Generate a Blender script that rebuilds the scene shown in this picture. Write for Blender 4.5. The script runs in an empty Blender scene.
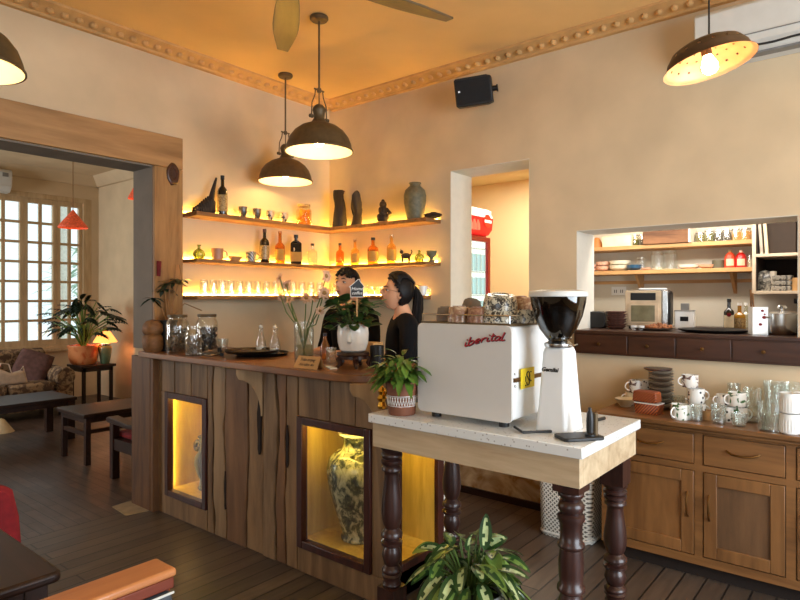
import bpy, bmesh, math, random
from mathutils import Vector, Matrix, Euler, noise
random.seed(7)
SC = bpy.context.scene
COL = SC.collection
PI = math.pi
CAMZ = 1.485
FX, FY = 0.7768, 0.6298
rnd = random.uniform

# ---------- turning a direction of view into a place on a known plane ----------
def ray(px):
    t = (px - 400.0) / 600.0
    return FX + t * FY, FY - t * FX
def onX(px, X):
    a, b = ray(px); d = X / a
    return X, b * d
def onY(px, Y):
    a, b = ray(px); d = Y / b
    return a * d, Y
def onD(px, d):
    a, b = ray(px)
    return a * d, b * d
def dep(x, y): return FX * x + FY * y
def zat(py, x, y): return CAMZ + (297 - py) / 600.0 * dep(x, y)
def sz(npx, x, y): return npx / 600.0 * dep(x, y)

# ---------- materials ----------
def newmat(name):
    m = bpy.data.materials.new(name); m.use_nodes = True
    nt = m.node_tree
    return m, nt, nt.nodes['Principled BSDF']
def c4(c): return (c[0], c[1], c[2], 1)
def s2l(c):
    return tuple(((v / 255.0) / 12.92 if v / 255.0 <= .04045 else ((v / 255.0 + .055) / 1.055) ** 2.4) for v in c)
def plain(name, c, rough=.5, metal=0.0, var=.12, scale=18, bump=0.0, spec=.5, coat=0.0, emis=None, es=0, trans=0, alpha=1, stretch=(1, 1, 1), subsurf=0):
    """one colour broken up by noise"""
    m, nt, p = newmat(name)
    c = s2l(c)
    tc = nt.nodes.new('ShaderNodeTexCoord'); mp = nt.nodes.new('ShaderNodeMapping')
    mp.inputs['Scale'].default_value = stretch
    nt.links.new(tc.outputs['Object'], mp.inputs['Vector'])
    n = nt.nodes.new('ShaderNodeTexNoise'); n.inputs['Scale'].default_value = scale; n.inputs['Detail'].default_value = 4
    nt.links.new(mp.outputs[0], n.inputs['Vector'])
    r = nt.nodes.new('ShaderNodeValToRGB')
    r.color_ramp.elements[0].position = .3; r.color_ramp.elements[1].position = .7
    r.color_ramp.elements[0].color = c4([v * (1 - var) for v in c]); r.color_ramp.elements[1].color = c4([min(1, v * (1 + var)) for v in c])
    nt.links.new(n.outputs['Fac'], r.inputs['Fac']); nt.links.new(r.outputs['Color'], p.inputs['Base Color'])
    p.inputs['Roughness'].default_value = rough; p.inputs['Metallic'].default_value = metal
    p.inputs['Specular IOR Level'].default_value = spec; p.inputs['Coat Weight'].default_value = coat
    p.inputs['Transmission Weight'].default_value = trans
    if emis: p.inputs['Emission Color'].default_value = c4(s2l(emis)); p.inputs['Emission Strength'].default_value = es
    if bump:
        b = nt.nodes.new('ShaderNodeBump'); b.inputs['Strength'].default_value = bump; b.inputs['Distance'].default_value = .01
        nt.links.new(n.outputs['Fac'], b.inputs['Height']); nt.links.new(b.outputs['Normal'], p.inputs['Normal'])
    return m
def wood(name, c1, c2, axis='Z', scale=6, rough=.5, coat=0, bump=.15, knots=False, spec=.4):
    m, nt, p = newmat(name)
    tc = nt.nodes.new('ShaderNodeTexCoord'); mp = nt.nodes.new('ShaderNodeMapping')
    s = {'X': (.12, 1, 1), 'Y': (1, .12, 1), 'Z': (1, 1, .12)}[axis]
    mp.inputs['Scale'].default_value = s
    nt.links.new(tc.outputs['Object'], mp.inputs['Vector'])
    n = nt.nodes.new('ShaderNodeTexNoise'); n.inputs['Scale'].default_value = scale * 2; n.inputs['Detail'].default_value = 8; n.inputs['Roughness'].default_value = .65
    n.inputs['Distortion'].default_value = 1.0
    nt.links.new(mp.outputs[0], n.inputs['Vector'])
    n2 = nt.nodes.new('ShaderNodeTexNoise'); n2.inputs['Scale'].default_value = scale * 9; n2.inputs['Detail'].default_value = 3
    nt.links.new(mp.outputs[0], n2.inputs['Vector'])
    mx = nt.nodes.new('ShaderNodeMath'); mx.operation = 'MULTIPLY_ADD'; mx.inputs[1].default_value = .35
    nt.links.new(n2.outputs['Fac'], mx.inputs[0]); nt.links.new(n.outputs['Fac'], mx.inputs[2])
    r = nt.nodes.new('ShaderNodeValToRGB'); e = r.color_ramp.elements
    e[0].position = .45; e[1].position = .85
    e[0].color = c4(s2l(c2)); e[1].color = c4(s2l(c1))
    nt.links.new(mx.outputs[0], r.inputs['Fac'])
    out = r.outputs['Color']
    if knots:
        v = nt.nodes.new('ShaderNodeTexVoronoi'); v.inputs['Scale'].default_value = 4.2
        nt.links.new(mp.outputs[0], v.inputs['Vector'])
        r2 = nt.nodes.new('ShaderNodeValToRGB'); r2.color_ramp.elements[0].position = .04; r2.color_ramp.elements[1].position = .12
        r2.color_ramp.elements[0].color = (.3, .22, .15, 1); r2.color_ramp.elements[1].color = (1, 1, 1, 1)
        nt.links.new(v.outputs['Distance'], r2.inputs['Fac'])
        mm = nt.nodes.new('ShaderNodeMix'); mm.data_type = 'RGBA'; mm.blend_type = 'MULTIPLY'; mm.inputs[0].default_value = 1
        nt.links.new(out, mm.inputs[6]); nt.links.new(r2.outputs['Color'], mm.inputs[7]); out = mm.outputs[2]
    nt.links.new(out, p.inputs['Base Color'])
    p.inputs['Roughness'].default_value = rough; p.inputs['Coat Weight'].default_value = coat; p.inputs['Coat Roughness'].default_value = .15
    p.inputs['Specular IOR Level'].default_value = spec
    b = nt.nodes.new('ShaderNodeBump'); b.inputs['Strength'].default_value = bump; b.inputs['Distance'].default_value = .01
    nt.links.new(mx.outputs[0], b.inputs['Height']); nt.links.new(b.outputs['Normal'], p.inputs['Normal'])
    return m
def thin(name, c=(235, 240, 238), gloss=.12, rough=.03, haze=0.0, edge=.5, bump=0):
    m, nt, p = newmat(name); nt.nodes.remove(p)
    o = nt.nodes['Material Output']
    t = nt.nodes.new('ShaderNodeBsdfTransparent'); t.inputs[0].default_value = c4(s2l(c))
    g = nt.nodes.new('ShaderNodeBsdfGlossy'); g.inputs['Roughness'].default_value = rough; g.inputs[0].default_value = (.9, .9, .9, 1)
    lw = nt.nodes.new('ShaderNodeLayerWeight'); lw.inputs['Blend'].default_value = edge
    ma = nt.nodes.new('ShaderNodeMath'); ma.operation = 'MULTIPLY_ADD'; ma.inputs[1].default_value = .45; ma.inputs[2].default_value = gloss * .4
    nt.links.new(lw.outputs['Facing'], ma.inputs[0])
    mx = nt.nodes.new('ShaderNodeMixShader'); nt.links.new(ma.outputs[0], mx.inputs[0])
    nt.links.new(t.outputs[0], mx.inputs[1]); nt.links.new(g.outputs[0], mx.inputs[2])
    last = mx
    if bump:
        tc = nt.nodes.new('ShaderNodeTexCoord'); mp = nt.nodes.new('ShaderNodeMapping'); mp.inputs['Scale'].default_value = (1, 1, .25); nt.links.new(tc.outputs['Object'], mp.inputs[0])
        no = nt.nodes.new('ShaderNodeTexNoise'); no.inputs['Scale'].default_value = 70; nt.links.new(mp.outputs[0], no.inputs['Vector'])
        bp = nt.nodes.new('ShaderNodeBump'); bp.inputs['Strength'].default_value = bump; bp.inputs['Distance'].default_value = .01
        nt.links.new(no.outputs['Fac'], bp.inputs['Height']); nt.links.new(bp.outputs[0], g.inputs['Normal']); nt.links.new(bp.outputs[0], lw.inputs['Normal'])
    if haze:
        d = nt.nodes.new('ShaderNodeBsdfTranslucent'); d.inputs[0].default_value = c4(s2l(c))
        d2 = nt.nodes.new('ShaderNodeBsdfDiffuse'); d2.inputs[0].default_value = c4(s2l(c))
        m0 = nt.nodes.new('ShaderNodeMixShader'); nt.links.new(d.outputs[0], m0.inputs[1]); nt.links.new(d2.outputs[0], m0.inputs[2])
        m2 = nt.nodes.new('ShaderNodeMixShader'); m2.inputs[0].default_value = haze
        nt.links.new(mx.outputs[0], m2.inputs[1]); nt.links.new(m0.outputs[0], m2.inputs[2]); last = m2
    nt.links.new(last.outputs[0], o.inputs[0])
    return m
def glow(name, c, s):
    m, nt, p = newmat(name)
    p.inputs['Base Color'].default_value = c4(s2l(c)); p.inputs['Emission Color'].default_value = c4(s2l(c)); p.inputs['Emission Strength'].default_value = s
    return m
def planks(name, c1, c2, mortar, bw, rh, rot=0, rough=.35, gap=.004, bump=.3):
    m, nt, p = newmat(name)
    tc = nt.nodes.new('ShaderNodeTexCoord'); mp = nt.nodes.new('ShaderNodeMapping'); mp.inputs['Rotation'].default_value = (0, 0, rot)
    nt.links.new(tc.outputs['Object'], mp.inputs['Vector'])
    b = nt.nodes.new('ShaderNodeTexBrick'); b.inputs['Scale'].default_value = 1
    b.inputs['Brick Width'].default_value = bw; b.inputs['Row Height'].default_value = rh; b.inputs['Mortar Size'].default_value = gap
    b.inputs['Color1'].default_value = c4(s2l(c1)); b.inputs['Color2'].default_value = c4(s2l(c2)); b.inputs['Mortar'].default_value = c4(s2l(mortar)); b.inputs['Bias'].default_value = 0
    b.offset = .37
    nt.links.new(mp.outputs[0], b.inputs['Vector'])
    mp2 = nt.nodes.new('ShaderNodeMapping'); mp2.inputs['Scale'].default_value = (.8, 7, 1); nt.links.new(mp.outputs[0], mp2.inputs['Vector'])
    n = nt.nodes.new('ShaderNodeTexNoise'); n.inputs['Scale'].default_value = 5; n.inputs['Detail'].default_value = 8
    nt.links.new(mp2.outputs[0], n.inputs['Vector'])
    mm = nt.nodes.new('ShaderNodeMix'); mm.data_type = 'RGBA'; mm.blend_type = 'OVERLAY'; mm.inputs[0].default_value = .55
    nt.links.new(b.outputs['Color'], mm.inputs[6]); nt.links.new(n.outputs['Fac'], mm.inputs[7])
    nt.links.new(mm.outputs[2], p.inputs['Base Color'])
    n3 = nt.nodes.new('ShaderNodeTexNoise'); n3.inputs['Scale'].default_value = 2.2; n3.inputs['Detail'].default_value = 5; nt.links.new(mp.outputs[0], n3.inputs['Vector'])
    mr = nt.nodes.new('ShaderNodeMapRange'); mr.inputs['To Min'].default_value = rough - .1; mr.inputs['To Max'].default_value = rough + .22
    nt.links.new(n3.outputs['Fac'], mr.inputs['Value']); nt.links.new(mr.outputs[0], p.inputs['Roughness'])
    bp = nt.nodes.new('ShaderNodeBump'); bp.inputs['Strength'].default_value = bump; bp.inputs['Distance'].default_value = .004; bp.invert = True
    nt.links.new(b.outputs['Fac'], bp.inputs['Height']); nt.links.new(bp.outputs['Normal'], p.inputs['Normal'])
    return m
def spots(name, base, spot, scale=30, thr=.18, rough=.35, stretch=(1, 1, 1), thr2=None, coat=.3, kind='voronoi', bump=0):
    """a base colour with patches of another (glaze, terrazzo, weave)"""
    m, nt, p = newmat(name)
    tc = nt.nodes.new('ShaderNodeTexCoord'); mp = nt.nodes.new('ShaderNodeMapping'); mp.inputs['Scale'].default_value = stretch
    nt.links.new(tc.outputs['Object'], mp.inputs['Vector'])
    if kind == 'voronoi':
        v = nt.nodes.new('ShaderNodeTexVoronoi'); v.inputs['Scale'].default_value = scale; o = v.outputs['Distance']
    elif kind == 'noise':
        v = nt.nodes.new('ShaderNodeTexNoise'); v.inputs['Scale'].default_value = scale; v.inputs['Detail'].default_value = 6; v.inputs['Distortion'].default_value = 1.5; o = v.outputs['Fac']
    elif kind == 'wave':
        v = nt.nodes.new('ShaderNodeTexWave'); v.inputs['Scale'].default_value = scale; v.bands_direction = 'DIAGONAL'; o = v.outputs['Fac']
    else:
        v = nt.nodes.new('ShaderNodeTexChecker'); v.inputs['Scale'].default_value = scale; o = v.outputs['Fac']
    nt.links.new(mp.outputs[0], v.inputs['Vector'])
    r = nt.nodes.new('ShaderNodeValToRGB'); r.color_ramp.elements[0].position = thr; r.color_ramp.elements[1].position = thr2 or thr + .04
    r.color_ramp.elements[0].color = c4(s2l(spot)); r.color_ramp.elements[1].color = c4(s2l(base))
    nt.links.new(o, r.inputs['Fac']); nt.links.new(r.outputs['Color'], p.inputs['Base Color'])
    p.inputs['Roughness'].default_value = rough; p.inputs['Coat Weight'].default_value = coat
    if bump:
        b = nt.nodes.new('ShaderNodeBump'); b.inputs['Strength'].default_value = bump; b.inputs['Distance'].default_value = .004
        nt.links.new(o, b.inputs['Height']); nt.links.new(b.outputs['Normal'], p.inputs['Normal'])
    return m

# ---------- mesh builder ----------
class MB:
    def __init__(s): s.v = []; s.f = []; s.m = []; s.cur = 0; s.M = None
    def mat(s, i): s.cur = i; return s
    def tf(s, M=None): s.M = M; return s
    def add(s, vs, fs):
        b = len(s.v)
        if s.M is not None: vs = [s.M @ Vector(v) for v in vs]
        s.v += [tuple(v) for v in vs]
        for f in fs: s.f.append(tuple(b + i for i in f)); s.m.append(s.cur)
        return s
    def box(s, x0, x1, y0, y1, z0, z1):
        if x0 > x1: x0, x1 = x1, x0
        if y0 > y1: y0, y1 = y1, y0
        if z0 > z1: z0, z1 = z1, z0
        return s.add([(x0, y0, z0), (x1, y0, z0), (x1, y1, z0), (x0, y1, z0), (x0, y0, z1), (x1, y0, z1), (x1, y1, z1), (x0, y1, z1)],
                     [(0, 3, 2, 1), (4, 5, 6, 7), (0, 1, 5, 4), (1, 2, 6, 5), (2, 3, 7, 6), (3, 0, 4, 7)])
    def cbox(s, cx, cy, cz, sx, sy, sz_): return s.box(cx - sx / 2, cx + sx / 2, cy - sy / 2, cy + sy / 2, cz - sz_ / 2, cz + sz_ / 2)
    def lathe(s, prof, n=24, cx=0, cy=0, cz=0, sx=1, sy=1, wob=0, cap=True):
        vs = []; fs = []
        for i, (r, z) in enumerate(prof):
            for k in range(n):
                a = 2 * PI * k / n
                rr = r * (1 + (wob * noise.noise(Vector((math.cos(a) * 2, math.sin(a) * 2, z * 12))) if wob else 0))
                vs.append((cx + rr * math.cos(a) * sx, cy + rr * math.sin(a) * sy, cz + z))
        for i in range(len(prof) - 1):
            for k in range(n):
                k2 = (k + 1) % n
                fs.append((i * n + k, i * n + k2, (i + 1) * n + k2, (i + 1) * n + k))
        if cap:
            if prof[0][0] > 1e-5: fs.append(tuple(range(n - 1, -1, -1)))
            if prof[-1][0] > 1e-5: fs.append(tuple((len(prof) - 1) * n + k for k in range(n)))
        return s.add(vs, fs)
    def cyl(s, cx, cy, z0, z1, r, n=20): return s.lathe([(r, z0), (r, z1)], n, cx, cy)
    def tube(s, pts, r, n=8, cap=True):
        pts = [Vector(p) for p in pts]; rs = r if isinstance(r, (list, tuple)) else [r] * len(pts)
        vs = []; fs = []; up = None
        for i, p in enumerate(pts):
            t = (pts[min(i + 1, len(pts) - 1)] - pts[max(i - 1, 0)])
            if t.length < 1e-9: t = Vector((0, 0, 1))
            t.normalize()
            if up is None:
                up = t.orthogonal().normalized()
            else:
                up = (up - t * up.dot(t)); up = up.normalized() if up.length > 1e-6 else t.orthogonal().normalized()
            w = t.cross(up)
            for k in range(n):
                a = 2 * PI * k / n
                vs.append(p + (up * math.cos(a) + w * math.sin(a)) * rs[i])
        for i in range(len(pts) - 1):
            for k in range(n):
                k2 = (k + 1) % n
                fs.append((i * n + k, i * n + k2, (i + 1) * n + k2, (i + 1) * n + k))
        if cap: fs.append(tuple(range(n - 1, -1, -1))); fs.append(tuple((len(pts) - 1) * n + k for k in range(n)))
        return s.add(vs, fs)
    def ball(s, cx, cy, cz, rx, ry=None, rz=None, n=16, m=10, wob=0):
        ry = ry or rx; rz = rz or rx; vs = []; fs = []
        for i in range(m + 1):
            th = PI * i / m
            for k in range(n):
                a = 2 * PI * k / n
                d = Vector((math.sin(th) * math.cos(a), math.sin(th) * math.sin(a), -math.cos(th)))
                w = 1 + (wob * noise.noise(d * 2.3 + Vector((cx * 9, cy * 9, cz * 9))) if wob else 0)
                vs.append((cx + d.x * rx * w, cy + d.y * ry * w, cz + d.z * rz * w))
        for i in range(m):
            for k in range(n):
                k2 = (k + 1) % n
                fs.append((i * n + k, i * n + k2, (i + 1) * n + k2, (i + 1) * n + k))
        return s.add(vs, fs)
    def prism(s, poly, a0, a1, axis='X'):
        """polygon of (u,v) pushed along an axis: X->(y,z) Y->(x,z) Z->(x,y)"""
        n = len(poly)
        def P(u, v, a): return {'X': (a, u, v), 'Y': (u, a, v), 'Z': (u, v, a)}[axis]
        vs = [P(u, v, a0) for u, v in poly] + [P(u, v, a1) for u, v in poly]
        fs = [tuple(range(n - 1, -1, -1)), tuple(range(n, 2 * n))] + [(k, (k + 1) % n, n + (k + 1) % n, n + k) for k in range(n)]
        return s.add(vs, fs)
    def leaf(s, base, d, up, L, W, droop=.3, seg=6, prof=None, fold=.15, m1=None, m2=None, thick=0.0):
        """a leaf: four strips across; the two inner ones may carry another material"""
        d = Vector(d).normalized(); up = Vector(up)
        side = d.cross(up); side = side.normalized() if side.length > 1e-4 else Vector((1, 0, 0))
        nrm = side.cross(d)
        base = Vector(base); vs = []; fs = []; ms = []
        for i in range(seg + 1):
            t = i / seg
            w = (prof(t) if prof else math.sin(PI * min(1, t * .92 + .06)) ** .8) * W / 2
            c = base + d * (L * t) + Vector((0, 0, -1)) * (droop * L * t * t)
            for j, q in enumerate((-1, -.45, 0, .45, 1)):
                vs.append(c + side * (w * q) + nrm * (abs(q) * w * fold))
        for i in range(seg):
            for j in range(4):
                fs.append((i * 5 + j, i * 5 + j + 1, (i + 1) * 5 + j + 1, (i + 1) * 5 + j))
        a, b = len(s.f), s.cur
        s.add(vs, fs)
        if m1 is not None:
            for k in range(len(fs)):
                j = k % 4; i = k // 4
                s.m[a + k] = m2 if (j in (1, 2) and 0 < i < seg - 1 and (i * 3 + j) % 5) else m1
        return s
    def mesh(s, me, M):
        vs = [M @ v.co for v in me.vertices]
        old = s.M; s.M = None; s.add(vs, [tuple(p.vertices) for p in me.polygons]); s.M = old
        return s
    def build(s, name, mats, parent=None, loc=None, rotz=0, smooth=True, bevel=0, sub=0, angle=38, solid=0, label=None, rot=None):
        me = bpy.data.meshes.new(name); me.from_pydata(s.v, [], s.f)
        if not isinstance(mats, (list, tuple)): mats = [mats]
        for m in mats: me.materials.append(m)
        me.polygons.foreach_set('material_index', s.m)
        if smooth:
            me.polygons.foreach_set('use_smooth', [True] * len(me.polygons))
            me.update(); me.set_sharp_from_angle(angle=math.radians(angle))
        me.update()
        o = bpy.data.objects.new(name, me); COL.objects.link(o)
        if loc: o.location = loc
        if rotz: o.rotation_euler = (0, 0, rotz)
        if rot: o.rotation_euler = rot
        if parent: o.parent = parent
        if solid:
            q = o.modifiers.new('solid', 'SOLIDIFY'); q.thickness = solid; q.offset = 0
        if bevel:
            q = o.modifiers.new('bevel', 'BEVEL'); q.width = bevel; q.segments = 2; q.limit_method = 'ANGLE'; q.angle_limit = math.radians(40)
        if sub:
            q = o.modifiers.new('sub', 'SUBSURF'); q.levels = sub; q.render_levels = sub
        if label: o['label'] = label
        return o

def tag(o, label, cat, group=None, kind=None):
    o['label'] = label; o['category'] = cat
    if group: o['group'] = group
    if kind: o['kind'] = kind
    return o
def thing(name, label, cat, loc=(0, 0, 0), rotz=0, group=None, rot=None):
    o = bpy.data.objects.new(name, None); COL.objects.link(o); o.empty_display_size = .1
    o.location = loc; o.rotation_euler = rot or (0, 0, rotz)
    return tag(o, label, cat, group)
def struct(name, mb, m, **k):
    o = mb.build(name, m, **k); o['kind'] = 'structure'; return o
def dup(root, loc, label, rotz=0, scale=None, group=None, name=None):
    def rec(o, par):
        c = o.copy(); COL.objects.link(c)
        if par is not None: c.parent = par
        for ch in [x for x in KIDS.get(o.name, [])]: rec(ch, c)
        return c
    KIDS.clear()
    def note(o):
        KIDS[o.name] = list(o.children)
        for ch in o.children: note(ch)
    note(root)
    r = rec(root, None); r.location = loc; r.rotation_euler = (0, 0, rotz)
    if scale: r.scale = scale if isinstance(scale, (tuple, list)) else (scale,) * 3
    if label: r['label'] = label
    if group: r['group'] = group
    return r
KIDS = {}
def text_mesh(body, size=.1, extrude=.001, shear=0, bold=0, align='CENTER', spacing=1.0):
    cu = bpy.data.curves.new('lettering', 'FONT'); cu.body = body; cu.size = size; cu.extrude = extrude; cu.shear = shear
    cu.align_x = align; cu.align_y = 'CENTER'; cu.offset = bold; cu.space_character = spacing; cu.resolution_u = 3
    o = bpy.data.objects.new('lettering_source', cu); COL.objects.link(o)
    dg = bpy.context.evaluated_depsgraph_get(); me = bpy.data.meshes.new_from_object(o.evaluated_get(dg))
    bpy.data.objects.remove(o); bpy.data.curves.remove(cu)
    return me
def faceX(x, y, z):   # lettering on a surface looking towards -X
    return Matrix(((0, 0, -1, x), (-1, 0, 0, y), (0, 1, 0, z), (0, 0, 0, 1)))
def faceY(x, y, z):   # on a surface looking towards -Y
    return Matrix(((1, 0, 0, x), (0, 0, -1, y), (0, 1, 0, z), (0, 0, 0, 1)))
def skin(nodes, edges, sub=2):
    me = bpy.data.meshes.new('skin_source'); me.from_pydata([n[0] for n in nodes], edges, [])
    o = bpy.data.objects.new('skin_source', me); COL.objects.link(o)
    mo = o.modifiers.new('skin', 'SKIN'); mo.use_smooth_shade = True
    for i, n in enumerate(nodes):
        r = n[1]; sv = me.skin_vertices[0].data[i]
        sv.radius = r if isinstance(r, (tuple, list)) else (r, r); sv.use_root = (i == 0)
    ss = o.modifiers.new('sub', 'SUBSURF'); ss.levels = sub; ss.render_levels = sub
    dg = bpy.context.evaluated_depsgraph_get(); dg.update()
    out = bpy.data.meshes.new_from_object(o.evaluated_get(dg))
    bpy.data.objects.remove(o)
    return out

# ---------- the palette ----------
M = {}
M['wall'] = plain('warm cream plaster', (208, 184, 149), .9, var=.09, scale=2.6, bump=.08)
M['wall_k'] = plain('pale kitchen plaster', (216, 207, 188), .85, var=.06, scale=3, bump=.05)
M['wall_c'] = plain('light corridor paint', (236, 218, 172), .85, var=.03, scale=2)
M['ceil'] = plain('ceiling paint', (222, 180, 118), .9, var=.08, scale=1.6)
M['cornice'] = plain('painted cornice', (196, 152, 96), .8, var=.14, scale=9)
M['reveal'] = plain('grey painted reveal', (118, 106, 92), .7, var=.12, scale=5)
M['jamb'] = plain('white painted jamb', (222, 214, 198), .6, var=.03)
M['floor'] = planks('dark floor boards', (92, 77, 65), (68, 57, 49), (36, 30, 27), 1.4, .105, 0, .36, .005)
M['floor2'] = planks('worn parquet floor', (88, 70, 60), (68, 54, 48), (48, 38, 32), .42, .075, PI / 2, .34, .004)
M['clad'] = wood('tan cladding wood', (178, 132, 78), (122, 84, 46), 'Z', 3.5, .55, knots=False)
M['cladX'] = wood('tan beam wood', (180, 136, 86), (138, 100, 60), 'X', 2.5, .6)
M['brownboard'] = wood('brown board', (118, 80, 44), (80, 50, 28), 'Z', 4, .55)
M['plank'] = wood('grey brown slab wood', (152, 120, 84), (78, 56, 38), 'Z', 2.2, .6, bump=.3, knots=False)
M['plank2'] = wood('red brown slab wood', (142, 104, 70), (80, 54, 36), 'Z', 1.8, .6, bump=.3)
M['plank3'] = wood('pale slab wood', (166, 136, 100), (92, 68, 46), 'Z', 2.0, .6, bump=.3)
M['plankpale'] = wood('pale bracket wood', (184, 154, 116), (140, 112, 80), 'Z', 3, .6)
M['stain'] = spots('damp stained plaster', (206, 178, 138), (150, 106, 56), 5, .38, .9, kind='noise', thr2=.62, coat=0)
M['plankdark'] = plain('dark plank gap', (34, 22, 15), .9)
M['maroon'] = wood('dark red frame wood', (74, 34, 24), (46, 20, 15), 'Z', 8, .4, coat=.2)
M['niche'] = wood('pine lining', (226, 190, 90), (186, 146, 54), 'Z', 4, .5, bump=.05, knots=True)
M['bartop'] = wood('reddish bar slab', (146, 98, 60), (92, 58, 36), 'Y', 4, .38, coat=.2)
M['shelf'] = wood('raw slab shelf', (150, 104, 60), (96, 62, 34), 'X', 7, .6)
M['led'] = glow('led strip light', (255, 200, 84), 140)
M['ledn'] = glow('niche led light', (255, 224, 104), 52)
M['black'] = plain('black plastic', (14, 13, 13), .45, var=.1)
M['blackmat'] = plain('matte black cloth', (20, 19, 20), .85, var=.2, scale=40)
M['darkmetal'] = plain('aged bronze metal', (92, 74, 48), .48, .35, var=.2, scale=25)
M['domein'] = plain('cream enamel inside', (250, 236, 200), .5, var=.02)
M['bulb'] = glow('warm bulb', (255, 214, 150), 90)
M['blade'] = wood('bronze fan blade', (112, 92, 66), (78, 64, 46), 'X', 3, .4, coat=.2)
M['white'] = plain('white enamel', (228, 229, 228), .28, var=.015, coat=.3)
M['whitegrey'] = plain('white powder coat', (208, 206, 200), .4, var=.02)
M['ceramic'] = plain('white ceramic', (238, 236, 230), .22, var=.02, coat=.4)
M['steel'] = plain('brushed steel', (190, 188, 184), .25, 1.0, var=.06, scale=30)
M['chrome'] = plain('chrome', (215, 215, 215), .08, 1.0, var=.01)
M['glass'] = thin('clear glass', (250, 252, 250), .25, edge=.5, haze=.03, bump=.5)
M['glassd'] = thin('pane glass', (250, 252, 250), .1, edge=.25)
M['jarg'] = thin('jar glass', (251, 253, 250), .3, edge=.5, haze=.015, bump=.5)
M['amber'] = thin('amber spirit', (236, 150, 40), .1, haze=.5)
M['greenbottle'] = plain('dark wine glass', (22, 18, 12), .12, var=.05, coat=.6)
M['paper'] = plain('pale paper label', (222, 205, 170), .8)
M['cork'] = plain('cork', (150, 108, 66), .8)
M['leaf'] = plain('deep green leaf', (50, 76, 34), .4, var=.35, scale=14, spec=.4)
M['leafd'] = plain('dark green leaf', (24, 42, 22), .4, var=.3, scale=12, spec=.4)
M['leafl'] = plain('fresh green leaf', (98, 128, 44), .45, var=.3, scale=14)
M['leafc'] = plain('cream leaf heart', (206, 212, 160), .45, var=.12, scale=30)
M['stem'] = plain('plant stem', (88, 112, 50), .5)
M['soil'] = plain('potting soil', (44, 32, 24), .95, var=.4, scale=60)
M['terra'] = plain('terracotta', (122, 72, 48), .7, var=.15, scale=20)
M['terrag'] = spots('orange glazed pot', (198, 84, 36), (226, 146, 92), 5, .45, kind='noise', thr2=.6)
M['skin'] = plain('skin', (214, 158, 122), .55, var=.04, spec=.35)
M['hair'] = plain('dark hair', (16, 11, 10), .55, var=.4, scale=60, stretch=(1, 1, .15), spec=.25, bump=.3)
M['shirt'] = plain('black cotton shirt', (13, 12, 14), .9, var=.2, scale=20, spec=.2)
M['turned'] = wood('turned rosewood', (64, 36, 29), (34, 18, 16), 'Z', 7, .36, coat=.22, bump=.08)
M['terrazzo'] = spots('speckled quartz slab', (226, 227, 224), (160, 154, 146), 60, .08, .22, thr2=.24)
M['apron'] = wood('pale travertine wood', (206, 184, 150), (166, 140, 108), 'Y', 4, .5, bump=.15, knots=True)
M['oak'] = wood('oiled oak', (140, 96, 54), (98, 64, 34), 'Z', 3.5, .42, coat=.15)
M['oakY'] = wood('oiled oak rail', (140, 96, 54), (96, 62, 33), 'Y', 3.5, .42, coat=.15)
M['walnut'] = wood('dark stained wood', (80, 46, 28), (48, 26, 17), 'Y', 4, .4, coat=.2)
M['darkwood'] = wood('very dark wood', (54, 32, 23), (32, 19, 14), 'Y', 5, .42, coat=.0, bump=.05, spec=.3)
M['pine'] = wood('pale pine', (208, 162, 106), (176, 126, 74), 'Y', 5, .55)
M['brass'] = plain('old brass', (120, 86, 48), .35, .9)
M['bronze'] = plain('bronze', (66, 54, 32), .45, .6, var=.3)
M['wicker'] = spots('brown wicker', (178, 88, 38), (88, 36, 14), 38, .4, .6, thr2=.7, kind='wave', coat=.1, bump=.6)
M['red'] = plain('red paint', (190, 26, 22), .35, var=.05, coat=.3)
M['redcloth'] = plain('red velvet', (120, 14, 20), .9, var=.2, scale=30)
M['grey'] = plain('grey plastic', (120, 118, 114), .5)
M['ltgrey'] = plain('pale grey plastic', (205, 203, 196), .55, var=.03)
M['jambw'] = plain('pale cupboard paint', (196, 176, 150), .6, var=.06)
M['whitelit'] = glow('lit white lettering', (255, 240, 230), 1.2)
M['fridgelit'] = glow('lit fridge interior', (214, 236, 240), 1.5)
M['drink'] = thin('pale drink bottles', (214, 232, 236), .1, haze=.35)
M['bulb_s'] = glow('small warm bulb', (255, 200, 130), 25)
LT = dict(side=195, rear=22, sit=150, corr=33, kit=14, kst=9, tl=6, ksh=.5, sky=1.5, exp=0.0)
# ================= THE SETTING =================
XR, YL, ZC = 3.864, 3.965, 3.24
XB, YF = -1.9, -2.3
struct('floor', MB().box(XB, 4.6, YF, 4.10, -.1, 0), M['floor'])
struct('floor', MB().box(-1.6, 4.5, 4.10, 9.6, -.1, 0), M['floor2'])
struct('floor', MB().box(4.6, 6.4, -1.2, 4.3, -.1, 0), M['floor'])
struct('ceiling', MB().box(XB - .2, XR + .3, YF - .2, YL + .26, ZC, ZC + .12), M['ceil'])
struct('ceiling', MB().box(-1.7, 4.5, YL + .26, 9.7, 3.3, 3.42), M['wall'])
# left wall with the wide opening into the sitting room
w = MB()
w.box(2.164, 4.164, YL, 4.228, 0, ZC)
w.box(-1.0, 2.164, YL, 4.228, 2.40, ZC)
w.box(XB, -1.0, YL, 4.228, 0, ZC)
struct('wall_left', w, M['wall'], smooth=False)
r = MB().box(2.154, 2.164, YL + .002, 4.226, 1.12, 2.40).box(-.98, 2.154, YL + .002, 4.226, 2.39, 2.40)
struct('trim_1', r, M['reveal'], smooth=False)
r = MB(); r.box(-1.2, 2.372, YL - .03, YL, 2.40, 2.625)
struct('trim_2', r, M['cladX'], bevel=.004)
r = MB(); r.box(2.156, 2.372, YL - .03, YL, 1.11, 2.398)
struct('trim_3', r, M['clad'], bevel=.004)
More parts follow.
